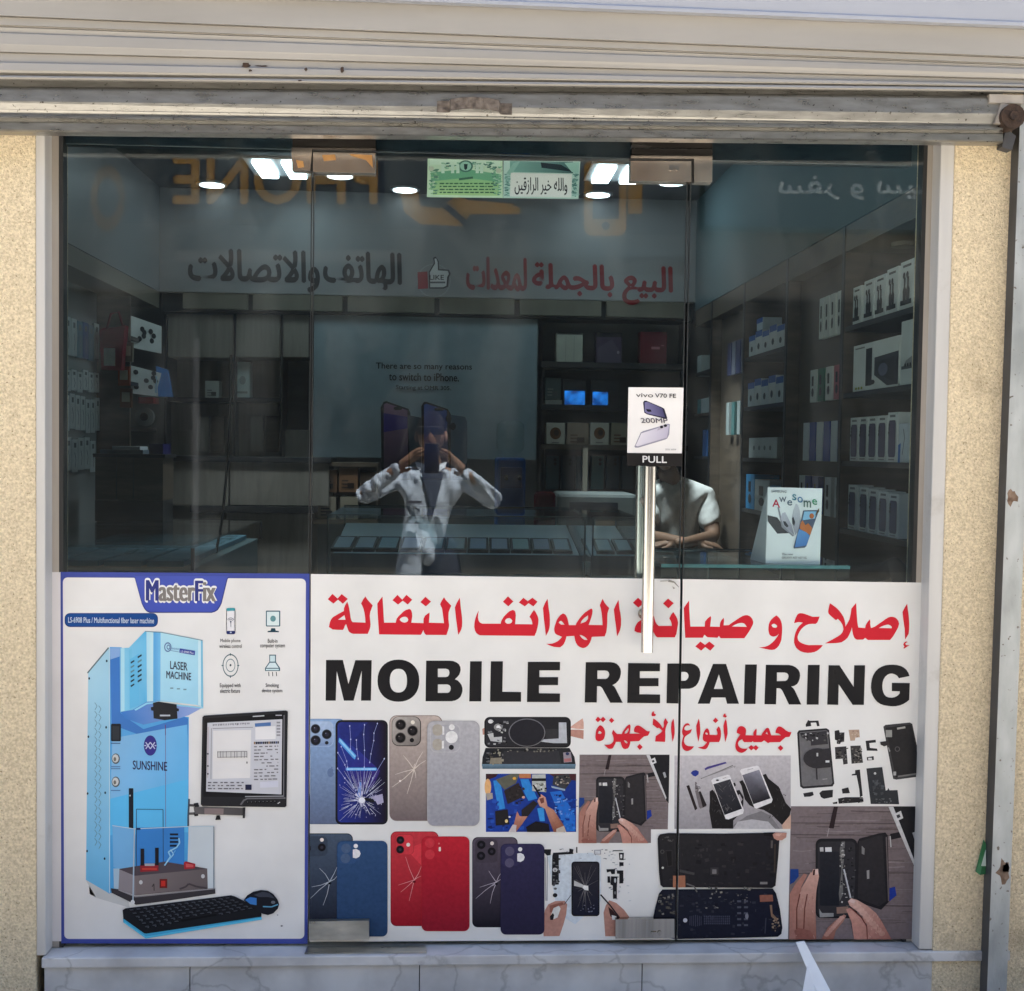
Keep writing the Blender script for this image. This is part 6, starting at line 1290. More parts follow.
for a, b in ((ys[1]+.012, ys[2]-.012), (ys[3]+.012, ys[4]-.012)):
    mb = MB(); mb.box(XRF+0.06, XRF+0.07, a, b, ZFL, zr-0.1); mb.build('pegboard', M['wood'], t)
for y in (2.9, 1.0):
    mb = MB(); mb.cyl((1.42, y, zr-0.112), (1.42, y, zr-0.098), 0.045, n=18); mb.build('spot_lamp', M['pelmet'], t)
def sbox(y0, w, z, h, dp, col, name, label, group=None, art=None, x=None, cat='box', hang=False):
    """a pack facing the aisle from the right hand shelves; y0 is its far edge"""
    x = XRF+0.02 if x is None else x; mb = MB(); mb.box(x, x+dp, y0-w, y0, z+0.0006, z+h, col)
    if hang: mb.cyl((x+dp/2, y0-w/2, z+h-0.01), (x+0.06, y0-w/2, z+h+0.012), 0.003, n=6, col=(0.3, 0.3, 0.3))
    if art:
        q = Print(frame_map((x, y0, z+h), (0, -w, 0), (0, 0, -h)), n=(-1, 0, 0), eps=0.0008); q.mb = mb; art(q); q.flush()
    return props(mb.build(name, M['board'], None, 0.0012), label, cat, group)
WB = S(226,230,228)
def mic(q):
    q.rect(.2, .08, .8, .13, S(90,90,92)); 
    for x in (.36, .62): q.poly([(x-.1,.9),(x-.13,.6),(x-.06,.52),(x-.07,.34),(x+.07,.34),(x+.06,.52),(x+.13,.6),(x+.1,.9)], S(26,28,32)); q.ell(x, .3, .09, .07, S(26,28,32), 2, 10)
    q.poly([(.1,.9),(.9,.9),(.9,.8),(.1,.8)], S(40,42,46))
def fone(c):
    def f(q):
        q.rect(.22, .05, .78, .1, S(120,122,126)); q.rr(.14, .16, .86, .9, .1, c, 1); q.rr(.18, .19, .82, .87, .08, tuple(v*1.2 for v in c), 2)
        for y in (.25, .33, .41): q.ell(.28, y, .07, .035, S(20,20,26), 3, 8)
        q.rect(.2, .93, .8, .96, S(150,150,152))
    return f
for i, (y0, w, h) in enumerate(((1.19, .085, .135), (1.075, .10, .142), (.965, .10, .142), (.855, .10, .150), (.735, .115, .155))):
    sbox(y0, w, SHZ[4], h, .08, WB, 'microphone_box', 'white microphone box, %s on the top right shelf' % ['smallest and deepest in', 'second from the back', 'third from the back', 'fourth from the back, taller', 'largest and nearest'][i], 'microphone boxes on the top shelf', mic)
def console(q):
    q.rect(.3, .12, .44, .9, S(22,24,30)); q.poly([(.5,.34),(1.0,.3),(1.0,.95),(.78,.95),(.5,.7)], S(50,54,66), 1); q.poly([(.55,.45),(.95,.4),(.95,.9),(.6,.7)], S(28,30,44), 2); q.ell(.72, .62, .1, .13, S(90,96,120), 3); q.ell(.47, .84, .05, .05, S(22,24,30)); 
    for x in (.1, .17, .24): q.ell(x, .93, .025, .03, S(150,160,60), 1, 8)
    q.rect(.08, .07, .3, .1, S(130,130,132))
sbox(1.17, .44, SHZ[3], .165, .12, WB, 'console_box', 'wide white box with a dark console picture on the right shelf', None, console)
sbox(.715, .155, SHZ[3], .205, .14, S(206,212,212), 'router_box', 'tall white box with a grey cap picture beside the console box', None, lambda q: (q.poly([(.12,.74),(.3,.62),(.62,.56),(.8,.64),(.9,.74)], S(150,150,152)), q.rect(.08, .7, .92, .75, S(90,92,96), 2), [q.ell(x, .69, .05, .03, S(30,30,34), 3, 8) for x in (.3, .45, .6)]))
for i in range(5):
    sbox(1.185-i*.093, .088, SHZ[2], .155+(.008 if i == 4 else 0), .06, WB, 'phone_box', 'white phone box with purple phone picture, %s in the upper row' % ['first', 'second', 'third', 'fourth', 'nearest and tallest'][i], 'phone boxes in the upper row', fone(S(84,78,108)))
sbox(.715, .075, SHZ[2], .125, .05, S(210,220,226), 'accessory_box', 'small white and blue box at the near end of the upper phone row', None, lambda q: (q.poly([(0,.55),(.3,.5),(.25,1),(0,1)], S(40,110,190)), q.line([(.6,.15),(.75,.4),(.55,.8)], .05, S(50,52,60))))
for i, y0 in enumerate((1.19, 1.07, .975, .88, .785)):
    sbox(y0, .092 if i == 0 else .088, SHZ[1], .16-(.004*i), .06, WB, 'phone_box', 'white phone box with dull blue phone picture, %s in the lower row' % ['standing apart', 'second', 'third', 'fourth', 'nearest'][i], 'phone boxes in the lower row', fone(S(78,82,112)))
mb = MB(); mb.tube([(1.31, 1.22, 1.085), (1.33, 1.1, 1.10), (1.36, .95, 1.13), (1.36, .85, 1.165), (1.35, .76, 1.13), (1.33, .68, 1.10)], [.03, .035, .03, .024, .035, .028], 12, S(22,24,28)); mb.tube([(1.36, .85, 1.15), (1.40, .9, 1.10), (1.42, 1.05, 1.05)], .02, 8, S(22,24,28))
props(mb.build('black_bag', M['cloth'], None), 'crumpled black cloth bag lying under the lower phone boxes', 'bag')
# hanging packs in the second bay
def packs(ylist, z, h, w, cols, what, group, art=None):
    words = ['furthest', 'second', 'third', 'fourth', 'fifth', 'nearest']
    for i, y0 in enumerate(ylist):
        c = cols[i % len(cols)]
        sbox(y0, w, z, h, .022, S(*c), 'hanging_pack', '%s hanging pack, %s in the %s' % (what[i % len(what)], words[i] if i < len(ylist)-1 or i == 0 else 'nearest', group), 'hanging packs in the '+group, art, XRF+0.03, 'pack', True)
blk = lambda q: (q.rect(.3, .2, .6, .5, S(24,26,30)), q.ell(.5, .7, .2, .14, S(50,52,58), 1, 8))
packs((1.62, 1.55, 1.48, 1.40), 1.98, .16, .055, [(214,218,214)], ['white'], 'top row of the second bay', blk)
packs((1.72, 1.62, 1.52, 1.42), 1.735, .13, .08, [(214,220,214), (30,110,80), (220,222,216), (180,100,110)], ['white', 'green', 'pale', 'pink'], 'green and pink row', blk)
packs((1.80, 1.71, 1.62, 1.53, 1.44, 1.36), 1.50, .155, .075, [(216,222,226), (36,74,160)], ['white', 'blue'], 'blue and white row', None)
packs((1.84, 1.76, 1.66, 1.50, 1.38), 1.29, .15, .08, [(214,218,218), (36,64,140), (30,60,140), (210,214,214), (206,210,212)], ['white', 'blue'], 'lowest row of the second bay', blk)
# third and fifth bay
def stack(y0, n, w, z, h, cols, group, words, dp=.1):
    for i in range(n):
        sbox(y0-i*(w+.006), w, z, h+(.012 if i % 2 else 0), dp, S(*cols[i % len(cols)]), 'accessory_box', '%s box, %s in the %s' % (words, ['furthest', 'second', 'third', 'fourth', 'nearest'][i], group), group, lambda q: (q.rect(0, 0, 1, .25, S(60,100,170)), q.ell(.5, .65, .18, .14, S(60,64,70), 1, 8)))
stack(2.70, 5, .12, SHZ[4], .10, [(208,214,214), (214,218,216)], 'third bay top row', 'white and blue')
sbox(2.56, .11, SHZ[4]+.114, .055, .09, S(190,204,214), 'accessory_box', 'pale blue topped box stacked on the third bay top row', None, lambda q: q.rect(0, 0, 1, .4, S(50,90,170)))
stack(2.70, 5, .12, SHZ[3], .115, [(204,212,214), (212,216,214)], 'third bay middle row', 'blue topped white')
sbox(2.66, .50, SHZ[2], .095, .12, S(200,206,206), 'long_box', 'long low white box on the third bay shelf', None, lambda q: [q.ell(.2+.2*i, .5, .04, .12, S(130,134,136), 1, 8) for i in range(4)])
for i, (y0, w, c) in enumerate(((2.70, .16, (60,150,206)), (2.53, .26, (196,206,206)), (2.26, .2, (70,140,180)))):
    sbox(y0, w, SHZ[1], .165-(.02*i), .12, S(*c), 'accessory_box', ['bright blue box low in the third bay', 'wide white box with a dark gadget picture low in the third bay', 'steel blue box at the near side of the third bay'][i], None, blk)
sbox(3.93, .1, SHZ[4]-.02, .12, .08, S(176,186,186), 'accessory_box', 'pale box high in the corner bay'); sbox(3.90, .34, SHZ[3]+.0, .085, .1, S(170,190,196), 'accessory_box', 'teal ended white box in the corner bay', None, lambda q: q.rect(0, 0, .3, 1, S(20,120,130))); sbox(3.74, .12, SHZ[2], .15, .08, S(40,80,130), 'accessory_box', 'dark blue box in the corner bay')
packs((3.2, 3.1, 3.0, 2.9), 1.93, .17, .08, [(60,66,100), (100,104,120)], ['dark blue'], 'far bay top row', None)
packs((3.2, 3.08, 2.96, 2.86), 1.62, .17, .06, [(150,160,160), (70,110,110)], ['grey green'], 'far bay lower row', None)

# ---- left hand fittings
t = thing('pegboard_wall', 'pale pegboard with a dark brown end panel on the left side wall', 'shelving', (-1.95, 3, ZFL))
mb = MB(); mb.box(-2.0, -1.98, 1.2, 3.31, ZFL, 2.40); mb.build('pegboard', M['wallin'], t)
mb = MB(); mb.box(-2.19, XLF, 3.312, 3.335, ZFL, 2.30); mb.build('end_panel', M['wood'], t)
mb = MB(); mb.box(-2.195, XLF, 0.3, YB-0.065, 2.405, ZCE-0.002); mb.build('fascia', M['panelb'], t)
mb = MB(); mb.box(-2.19, XLF+0.002, 1.2, YB-0.07, 2.31, 2.40); mb.build('pelmet', M['pelmet'], t)
for z in (1.02, 1.3, 1.62, 1.86, 2.1):
    mb = MB(); mb.box(-2.18, XLF-0.01, 3.337, YB-0.08, z-0.02, z); mb.build('shelf', M['dark'], t)
mb = MB(); mb.box(-2.195, -2.185, 3.337, YB-0.07, ZFL, 2.3); mb.build('back_panel', M['dark'], t)
def lpack(y0, w, z, h, col, label, group, art=None, x=-1.965, name='hanging_pack'):
    mb = MB(); mb.box(x-.012, x, y0, y0+w, z, z+h, S(*col)); mb.cyl((x-.006, y0+w/2, z+h-.01), (-1.98, y0+w/2, z+h+.006), .003, n=6, col=(.3, .3, .3))
    if art:
        q = Print(frame_map((x, y0, z+h), (0, w, 0), (0, 0, -h)), n=(1, 0, 0), eps=0.0008); q.mb = mb; art(q); q.flush()
    props(mb.build(name, M['board'], None, 0.001), label, 'pack', group)
rr_ = random.Random(5)
for j, (z, h, n, w) in enumerate(((1.97, .18, 7, .085), (1.80, .10, 7, .085), (1.60, .17, 8, .075), (1.40, .16, 6, .09))):
    for i in range(n):
        c = (186,194,196) if not (j == 0 and i in (3, 4, 5)) else [(60,110,130), (40,80,130), (70,100,120)][i-3]
        lpack(2.66+i*(w+.008), w, z-rr_.uniform(0, .02), h, c, '%s pack, %s from the front in the %s pegboard row' % ('white' if c[0] > 150 else 'blue', ['first', 'second', 'third', 'fourth', 'fifth', 'sixth', 'seventh', 'eighth'][i], ['top', 'second', 'third', 'bottom'][j]), 'packs on the left pegboard', lambda q: (q.rect(.3, .1, .7, .25, S(90,96,100)), q.line([(.4,.4),(.6,.6),(.45,.85)], .08, S(110,116,120))))
mb = MB(); a = W(103.5, 370, 3.26); mb.hexa([(a.x, 3.22, a.z), (a.x+.1, 3.22, a.z), (a.x+.1, 3.29, a.z), (a.x, 3.29, a.z), (a.x-.01, 3.22, a.z+.2), (a.x+.12, 3.22, a.z+.23), (a.x+.12, 3.29, a.z+.23), (a.x-.01, 3.29, a.z+.22)], S(130,20,34)); mb.box(a.x+.015, a.x+.07, 3.214, 3.219, a.z+.02, a.z+.11, S(190,190,184)); mb.tube([(a.x+.02, 3.25, a.z+.21), (a.x+.04, 3.25, a.z+.29), (a.x+.08, 3.25, a.z+.3), (a.x+.1, 3.25, a.z+.23)], .006, 6, S(110,16,30))
props(mb.build('red_bag', M['cloth'], None), 'red bag with a white tag hanging at the end of the pegboard', 'bag')
for i, (p0, p1, cl) in enumerate((((136, 320), (155, 351), 0), ((136, 369), (160, 396), 1))):
    a, b = W(p0[0], p1[1], 3.6), W(p1[0], p0[1], 3.6); mb = MB(); mb.slab([V((a.x, 3.45, a.z+.01)), V((b.x, 3.75, a.z)), V((b.x, 3.75, b.z-.02)), V((a.x, 3.45, b.z+.01))], (-.7, .7, 0), .006, S(206,208,206))
    q = Print(lambda x, y, a=a, b=b: V((a.x+(b.x-a.x)*x, 3.45+.3*x, b.z+(a.z-b.z)*y)), n=(.78, -.62, 0), eps=.001); q.mb = mb; r = random.Random(i)
    for k in range(7): x, y = r.uniform(.1, .8), r.uniform(.15, .8); q.ell(x, y, .07, .09, S(40,42,48), 1, 8)
    q.flush()
    props(mb.build('earphone_card', M['board'], None), ['upper white card of earphones on the dark left shelf', 'lower white card of earphones on the dark left shelf'][i], 'card', 'earphone cards')
t = thing('glass_counter', 'glass topped counter with blue trays along the left wall', 'counter', (-1.42, 2.3, ZFL))
mb = MB(); mb.box(-1.80, -1.10, 1.45, 3.05, ZFL, 1.06); mb.build('body', M['panelr'], t, .004)
mb = MB(); mb.box(-1.81, -1.08, 1.43, 3.06, 1.145, 1.155); mb.build('glass_top', M['clear'], t)
mb = MB()
for x, y in ((-1.8, 1.44), (-1.09, 1.44), (-1.8, 3.04), (-1.09, 3.04)): mb.box(x, x+.012, y, y+.012, 1.06, 1.144)
mb.build('corner_post', M['dark'], t)
for i in range(4):
    mb = MB(); x = -1.76+.16*i; mb.box(x, x+.14, 1.55, 2.95, 1.062, 1.085, S(96,132,150)); o = props(mb.build('blue_tray', M['board'], None, .003), 'steel blue tray in the left glass counter, %s' % ['beside the wall', 'second from the wall', 'third from the wall', 'on the aisle side'][i], 'tray', 'trays in the left counter')
for i, (x_, y_, l_) in enumerate(((-1.62, 1.9, .5), (-1.42, 1.75, .55), (-1.25, 2.1, .5))):
    r = random.Random(i); mb = MB(); n_ = 7; g = [[V((x_+.022*a_, y_+l_*b_/n_, 1.09+r.uniform(0, .022))) for b_ in range(n_+1)] for a_ in range(n_)]
    for a_ in range(n_-1):
        for b_ in range(n_): mb.face([g[a_][b_], g[a_+1][b_], g[a_+1][b_+1], g[a_][b_+1]])
    props(mb.build('plastic_bag', M['clear'], None), ['crinkled clear bag on the trays by the wall', 'crinkled clear bag on the middle trays', 'crinkled clear bag on the aisle tray'][i], 'bag', 'clear bags on the trays')
t = thing('dark_cabinet', 'dark brown box cabinet standing on the left glass counter', 'cabinet', W(129, 520, 2.9))
pbox(95, 457, 163, 500, 2.80, 3.02).build('body', M['wood'], t, .003); pbox(93, 454.5, 165, 457, 2.79, 3.03).build('top', M['dark'], t); pbox(95, 500.5, 163, 521, 2.81, 3.02).build('plinth', M['dark'], t)
for x in (116, 133): pbox(x, 458, x+.6, 499, 2.797, 2.80).build('door_joint', M['dark'], t)
for i, (a, b, c, d, col) in enumerate(((100, 450, 143, 454, (90,104,116)), (112, 446.5, 140, 450, (170,176,180)), (149, 444, 163, 454, (36,34,90)))):
    o = props(pbox(a, b, c, d, 2.83, 2.98, S(*col)).build('packet', M['board'], None, .001), ['flat grey blue packet on the dark cabinet', 'white packet lying on the grey blue packet', 'indigo packet at the right end of the dark cabinet'][i], 'packet')
# hanging black cable
mb = MB(); mb.tube([W(x, y, 2.2) for x, y in ((231, 355), (230, 400), (229, 440), (226, 480), (222, 520), (216, 553), (213, 580))], .006, 8)
props(mb.build('hanging_cable', M['black'], None), 'thick black cable hanging in front of the grey brown cabinets', 'cable')

# ---- middle of the shop
t = thing('water_cooler', 'blue water cooler with a clear bottle, right of the phone poster', 'water cooler', W(511, 600, 3.3))
a, b = W(495.5, 560, 3.3), W(526, 458, 3.3); mb = MB(); mb.box(a.x, b.x, 3.3, 3.6, ZFL, b.z, S(20,80,152)); mb.build('body', M['paint'], t, .015)
mb = MB(); mb.box(a.x+.02, b.x-.02, 3.285, 3.3, b.z-.16, b.z-.05, S(14,52,110)); mb.build('tap_panel', M['paint'], t, .004)
mb = MB(); 
for dx in (.05, .12): mb.cyl((a.x+dx, 3.285, b.z-.1), (a.x+dx, 3.25, b.z-.11), .01, n=10, col=S(16,20,30))
mb.build('tap', M['paint'], t)
mb = MB(); mb.lathe(((a.x+b.x)/2, 3.45, b.z), [(.03, 0), (.05, .02), (.075, .05), (.078, .10), (.07, .105), (.078, .12), (.075, .18), (.05, .2)], 20); mb.build('bottle', M['clear'], t)
t = thing('red_chair', 'dark red padded chair behind the phone counter', 'chair', W(544, 620, 2.9))
a, b = W(534, 531, 2.9), W(556, 492, 2.9); mb = MB(); mb.box(a.x, b.x, 2.9, 2.96, a.z, b.z, S(110,18,34)); mb.build('backrest', M['cloth'], t, .02)
mb = MB(); mb.box(a.x-.05, b.x+.12, 2.5, 2.9, .66, .72, S(110,18,34)); mb.build('seat', M['cloth'], t, .02)
for x in (a.x, b.x+.06):
    for y in (2.54, 2.92): mb = MB(); mb.cyl((x, y, ZFL), (x, y, .66), .013, n=10); mb.build('leg', M['steel'], t)
t = thing('printer', 'white office printer on a stand behind the phone counter', 'printer', W(598, 535, 3.1))
a, b = W(557, 536, 3.1), W(637, 494, 3.1); mb = MB(); mb.box(a.x, b.x, 3.1, 3.45, a.z, b.z, S(96,102,101)); mb.build('body', M['board'], t, .02)
mb = MB(); mb.box(a.x+.06, b.x-.1, 3.085, 3.1, b.z-.085, b.z-.045, S(36,40,46)); mb.build('paper_slot', M['board'], t); mb = MB(); mb.box(a.x+.2, b.x-.02, 3.09, 3.1, a.z+.02, a.z+.09, S(110,92,76)); mb.build('tray', M['board'], t)
mb = MB(); mb.box(a.x-.02, b.x+.02, 3.08, 3.5, ZFL, a.z-.002); mb.build('stand', M['wood'], t)
t = thing('wood_post', 'narrow yellow brown post by the display shelf', 'post', W(585, 600, 3.0)); pbox(580, 448, 588, 640, 3.4, 3.44).build('post', M['pelmet'], t)

def counter(px0, px1, yf, yb, zt, label, deckz=(1.21, 1.275)):
    x0, x1 = xw(px0, 545, yf), xw(px1, 545, yf)
    t = thing('phone_counter', label, 'counter', ((x0+x1)/2, yf, ZFL))
    mb = MB(); mb.box(x0, x1, yf+.01, yb, ZFL, deckz[0]-.06, S(176,190,180)); mb.build('body', M['paint'], t, .003)
    mb = MB(); mb.hexa([(x0+.01, yf+.07, deckz[0]-.012), (x1-.01, yf+.07, deckz[0]-.012), (x1-.01, yb-.03, deckz[1]-.012), (x0+.01, yb-.03, deckz[1]-.012), (x0+.01, yf+.07, deckz[0]), (x1-.01, yf+.07, deckz[0]), (x1-.01, yb-.03, deckz[1]), (x0+.01, yb-.03, deckz[1])], S(236,242,238)); mb.build('deck', M['paint'], t)
    mb = MB(); mb.box(x0+.005, x1-.005, yf+.06, yf+.07, deckz[0]-.055, deckz[0]+.003, S(22,26,28)); mb.build('deck_edge', M['paint'], t)
    mb = MB(); mb.box(x0, x1, yf, yb, zt-.008, zt); mb.build('glass_top', M['clear'], t)
    mb = MB(); mb.box(x0, x1, yf, yf+.006, deckz[0]-.058, zt-.009); mb.build('front_glass', M['clear'], t)
    mb = MB(); mb.box(x1-.006, x1, yf+.007, yb, deckz[0]-.058, zt-.009); mb.build('side_glass', M['clear'], t)
    mb = MB()
    mb.box(x0, x1, yb-.004, yb, zt+.0005, zt+.0045, S(20,40,40)); mb.box(x0, x1, yf, yf+.003, zt+.0005, zt+.003, S(20,40,40))
    for x in (x0, x1-.006): mb.box(x, x+.006, yb-.006, yb, deckz[0]-.05, zt, S(20,40,40)); mb.box(x, x+.004, yf-.004, yf-.001, deckz[0]-.05, zt, S(20,40,40))
    mb.build('glass_edge', M['paint'], t)
    return x0, x1
x0, x1 = counter(327, 586, 0.45, 1.0, 1.33, 'glass phone counter behind the door with a row of phones on a pale deck')
def deck_phone(px0, px1, py0, py1, label, i):
    zy = lambda y: 1.21+(y-.52)/(.45)*.065
    ya, yb = .545, .72
    xa, xb = xw(px0, 553, ya), xw(px1, 553, ya); xa2, xb2 = xa+.004, xb+.004
    t = thing('display_phone', label, 'phone', ((xa+xb)/2, ya, zy(ya)), 'phones on the counter deck')
    def lay(e, ey, h0, h1, col, nm, mat):
        ya_, yb_ = ya+ey*.8, yb-ey; c4 = [(xa+e, ya_), (xb-e, ya_), (xb2-e, yb_), (xa2+e, yb_)]
        mb = MB(); mb.hexa([(x, y, zy(y)+h0) for x, y in c4]+[(x, y, zy(y)+h1) for x, y in c4], col); mb.build(nm, mat, t, .0008)
    lay(0, 0, .001, .011, S(6,8,10), 'case', M['board']); lay(.0075, .022, .0112, .0124, col_s, 'screen', M['ink'])
edges = [330, 352, 375, 398.5, 421.5, 444.5, 467, 489, 510.5, 532, 553, 573]
words = ['first from the left', 'second from the left', 'third from the left', 'fourth from the left', 'fifth from the left', 'sixth, in the middle', 'fifth from the right', 'fourth from the right', 'third from the right', 'second from the right', 'last on the right']
for i in range(11):
    col_s = S(186+(i*13) % 24, 198+(i*7) % 20, 202+(i*5) % 20)
    deck_phone(edges[i]+.4, edges[i+1]-.4, 535, 553, 'phone lying on the counter deck, %s' % words[i], i)
counter(592, 642, 0.45, 1.0, 1.33, 'small glass counter end unit left of the door handle')
for i, a in enumerate((597, 617)):
    col_s = S(196, 208, 206); deck_phone(a, a+18, 535, 553, ['phone lying in the small counter end unit, left one', 'phone lying in the small counter end unit, right one'][i], i)
# right hand counter close to the glass
t = thing('corner_counter', 'teal glass counter just behind the right pane', 'counter', (.9, .3, ZFL))
xa, xb = xw(655, 560, .12), xw(838, 560, .12); zc = FCk(60, 870).z-.001
mb = MB(); mb.box(xa, xb, .03, .46, ZFL, 1.08, S(60,92,96)); mb.build('body', M['paint'], t, .003)
mb = MB(); mb.box(xa, xb, .022, .47, zc-.008, zc); mb.build('glass_top', M['clear'], t)
mb = MB(); mb.box(xa, xb, .022, .028, 1.082, zc-.009); mb.build('front_glass', M['clear'], t)
mb = MB(); mb.box(xa, xb, .466, .47, zc+.0005, zc+.005, S(12,30,34)); mb.box(xa, xb, .0195, .0215, zc-.009, zc, S(70,120,120)); mb.box(xw(701, 560, .12), xw(701, 560, .12)+.004, .03, .46, 1.082, zc-.009, S(20,50,54)); mb.build('glass_edge', M['paint'], t)
mb = MB(); mb.hexa([(xa+.1, .3, 1.082), (xa+.42, .14, 1.082), (xa+.44, .18, 1.082), (xa+.12, .34, 1.082), (xa+.1, .3, 1.087), (xa+.42, .14, 1.087), (xa+.44, .18, 1.087), (xa+.12, .34, 1.087)], S(140,170,170)); props(mb.build('paper_folder', M['board'], None), 'pale folder lying inside the corner counter', 'folder')
# desk of the seated man
t = thing('desk', 'pale topped desk where the man in the T-shirt sits', 'desk', (1.0, 2.7, ZFL))
mb = MB(); mb.box(.55, 1.27, 2.55, 3.2, .985, 1.015, S(70,84,86)); mb.build('top', M['paint'], t, .004); mb = MB(); mb.box(.57, 1.25, 2.58, 2.60, ZFL, .984, S(40,52,56)); mb.build('front_panel', M['paint'], t)
for x in (.57, 1.21): mb = MB(); mb.box(x, x+.03, 2.61, 3.18, ZFL, .984, S(40,52,56)); mb.build('leg', M['paint'], t)

# odds and ends on the left
for i, (x_, y_, c_, l_) in enumerate(((124, 376, (150, 66, 26), 'orange pack hanging on the brown end panel'), (126, 398, (110, 70, 50), 'brown pack below the orange pack on the end panel'), (127, 352, (120, 112, 96), 'beige pack above the orange pack on the end panel'))):
    p = W(x_, y_, 3.29); mb = MB(); mb.box(p.x-.03, p.x+.03, 3.285, 3.31, p.z-.05, p.z+.05, S(*c_)); mb.box(p.x-.02, p.x+.02, 3.283, 3.285, p.z-.02, p.z+.03, S(170, 160, 140)); props(mb.build('hanging_pack', M['board'], None, .002), l_, 'pack')
a, b = W(160, 397, 3.7), W(176, 366, 3.7); mb = MB(); mb.hexa([(a.x, 3.66, a.z), (b.x-.01, 3.66, a.z), (b.x-.01, 3.69, a.z), (a.x, 3.69, a.z), (a.x-.03, 3.72, b.z), (b.x-.05, 3.72, b.z-.02), (b.x-.05, 3.75, b.z-.02), (a.x-.03, 3.75, b.z)], S(36,120,196)); mb.box(a.x-.02, a.x-.005, 3.655, 3.66, a.z+.02, b.z-.06, S(190,220,240))
props(mb.build('blue_pack', M['board'], None, .003), 'bright blue pack leaning beside the earphone cards', 'pack')
a, b = W(143, 404, 3.6), W(158, 398, 3.6); mb = MB(); mb.box(a.x, b.x, 3.5, 3.62, a.z, b.z, S(150,30,36)); props(mb.build('red_pack', M['board'], None, .002), 'small dark red pack below the lower earphone card', 'pack')
p = W(146, 417, 3.6); mb = MB(); mb.cyl((p.x, 3.56, p.z), (p.x, 3.60, p.z), .05, n=20, col=S(150,156,156)); mb.cyl((p.x, 3.555, p.z), (p.x, 3.56, p.z), .022, n=14, col=S(40,44,50)); props(mb.build('cable_reel', M['board'], None), 'small white cable reel under the earphone cards', 'reel')
# ================================================================== PEOPLE
def grow(pts, edges, rad, sub=2):
    """one continuous skin around a joint graph -> (vertices, faces)"""
    me = bpy.data.meshes.new('skin'); me.from_pydata([V(p) for p in pts], edges, [])
    o = bpy.data.objects.new('skin', me); COL.objects.link(o)
    m_ = o.modifiers.new('s', 'SKIN'); m_.use_smooth_shade = True; m_.branch_smoothing = 0.4
    for i, r in enumerate(rad):
        s = me.skin_vertices[0].data[i]; s.radius = r if isinstance(r, tuple) else (r, r); s.use_root = (i == 0)
    if sub: d = o.modifiers.new('d', 'SUBSURF'); d.levels = sub; d.render_levels = sub
    dg = bpy.context.evaluated_depsgraph_get(); ev = o.evaluated_get(dg); em = ev.to_mesh()
    vs = [v.co.copy() for v in em.vertices]; fs = [tuple(p.vertices) for p in em.polygons]
    ev.to_mesh_clear(); bpy.data.objects.remove(o); bpy.data.meshes.remove(me)
    return vs, fs
def hand(mb, wrist, palm, tipdir, side, col, curl=V((0, 0, 0))):
    """palm with four unequal bent fingers and a thumb from its side"""
    w, p = V(wrist), V(palm); d = (p-w).normalized(); s = V(side).normalized()
    P_, E_, R_ = [w, p], [(0, 1)], [.027, .036]
    for i, (o, l) in enumerate(((-.026, .066), (-.009, .076), (.009, .072), (.026, .056))):
        a = p+s*o+d*.02; b = a+(d*.5+V(tipdir)*.5).normalized()*l*.5; c_ = b+(V(tipdir)*.9+curl).normalized()*l*.5
        k = len(P_); P_ += [a, b, c_]; R_ += [.0105, .0095, .008]; E_ += [(1, k), (k, k+1), (k+1, k+2)]
    a = w+(p-w)*.5-s*.03; b = a-s*.02+V(tipdir)*.025; c_ = b+(d+V(tipdir)).normalized()*.03; k = len(P_)
    P_ += [a, b, c_]; R_ += [.014, .012, .010]; E_ += [(0, k), (k, k+1), (k+1, k+2)]
    vs, fs = grow(P_, E_, R_, 1); mb.mesh_faces(vs, fs, col)
def head(mb, c, col, f=1.0, yaw=0.0):
    """face towards +f*y: skull, jaw, nose, brows, lips and ears"""
    c = V(c); cy, sy = math.cos(yaw), math.sin(yaw)
    def rot(p): return V((p.x*cy-p.y*sy, p.x*sy+p.y*cy, p.z))
    def fn(p, d):
        z = d.z; 
        if z < -.1: p.x *= 1-.28*min(1, (-z-.1)); 
        fy = p.y*f
        if z < .2 and d.y*f > .3:
            nose = math.exp(-((d.x/.14)**2+((z+.12)/.16)**2)); p.y += f*.022*nose
            eye = math.exp(-(((abs(d.x)-.34)/.13)**2+((z-.02)/.09)**2)); p.y -= f*.008*eye
            lip = math.exp(-((d.x/.25)**2+((z+.5)/.07)**2)); p.y += f*.006*lip
        return rot(p)
    mb.ball(c, (.075, .095, .115), 28, col, fn=fn)
    for s in (-1, 1):
        mb.ball(c+rot(V((s*.077, -f*.005, -.01))), (.012, .022, .032), 10, col)
        mb.ball(c+rot(V((s*.028, f*.083, .005))), (.012, .008, .008), 8, (.55, .53, .5)); mb.ball(c+rot(V((s*.028, f*.0895, .005))), (.005, .004, .005), 8, (.02, .015, .01))
    mb.ball(c+rot(V((0, f*.088, -.055))), (.024, .010, .007), 10, tuple(v*.6 for v in col))
def hair(mb, c, col, f=1.0, yaw=0.0):
    c = V(c); cy, sy = math.cos(yaw), math.sin(yaw)
    def fn(p, d):
        if d.z < .25 and d.y*f > -.1: k = .86
        elif d.z < -.35: k = .7
        else: k = 1.0
        p = V((p.x*k, p.y*k-f*.006, p.z*k if d.z > 0 else p.z*.55)); return V((p.x*cy-p.y*sy, p.x*sy+p.y*cy, p.z))
    mb.ball(c+V((0, 0, .012)), (.083, .104, .118), 24, col, fn=fn)

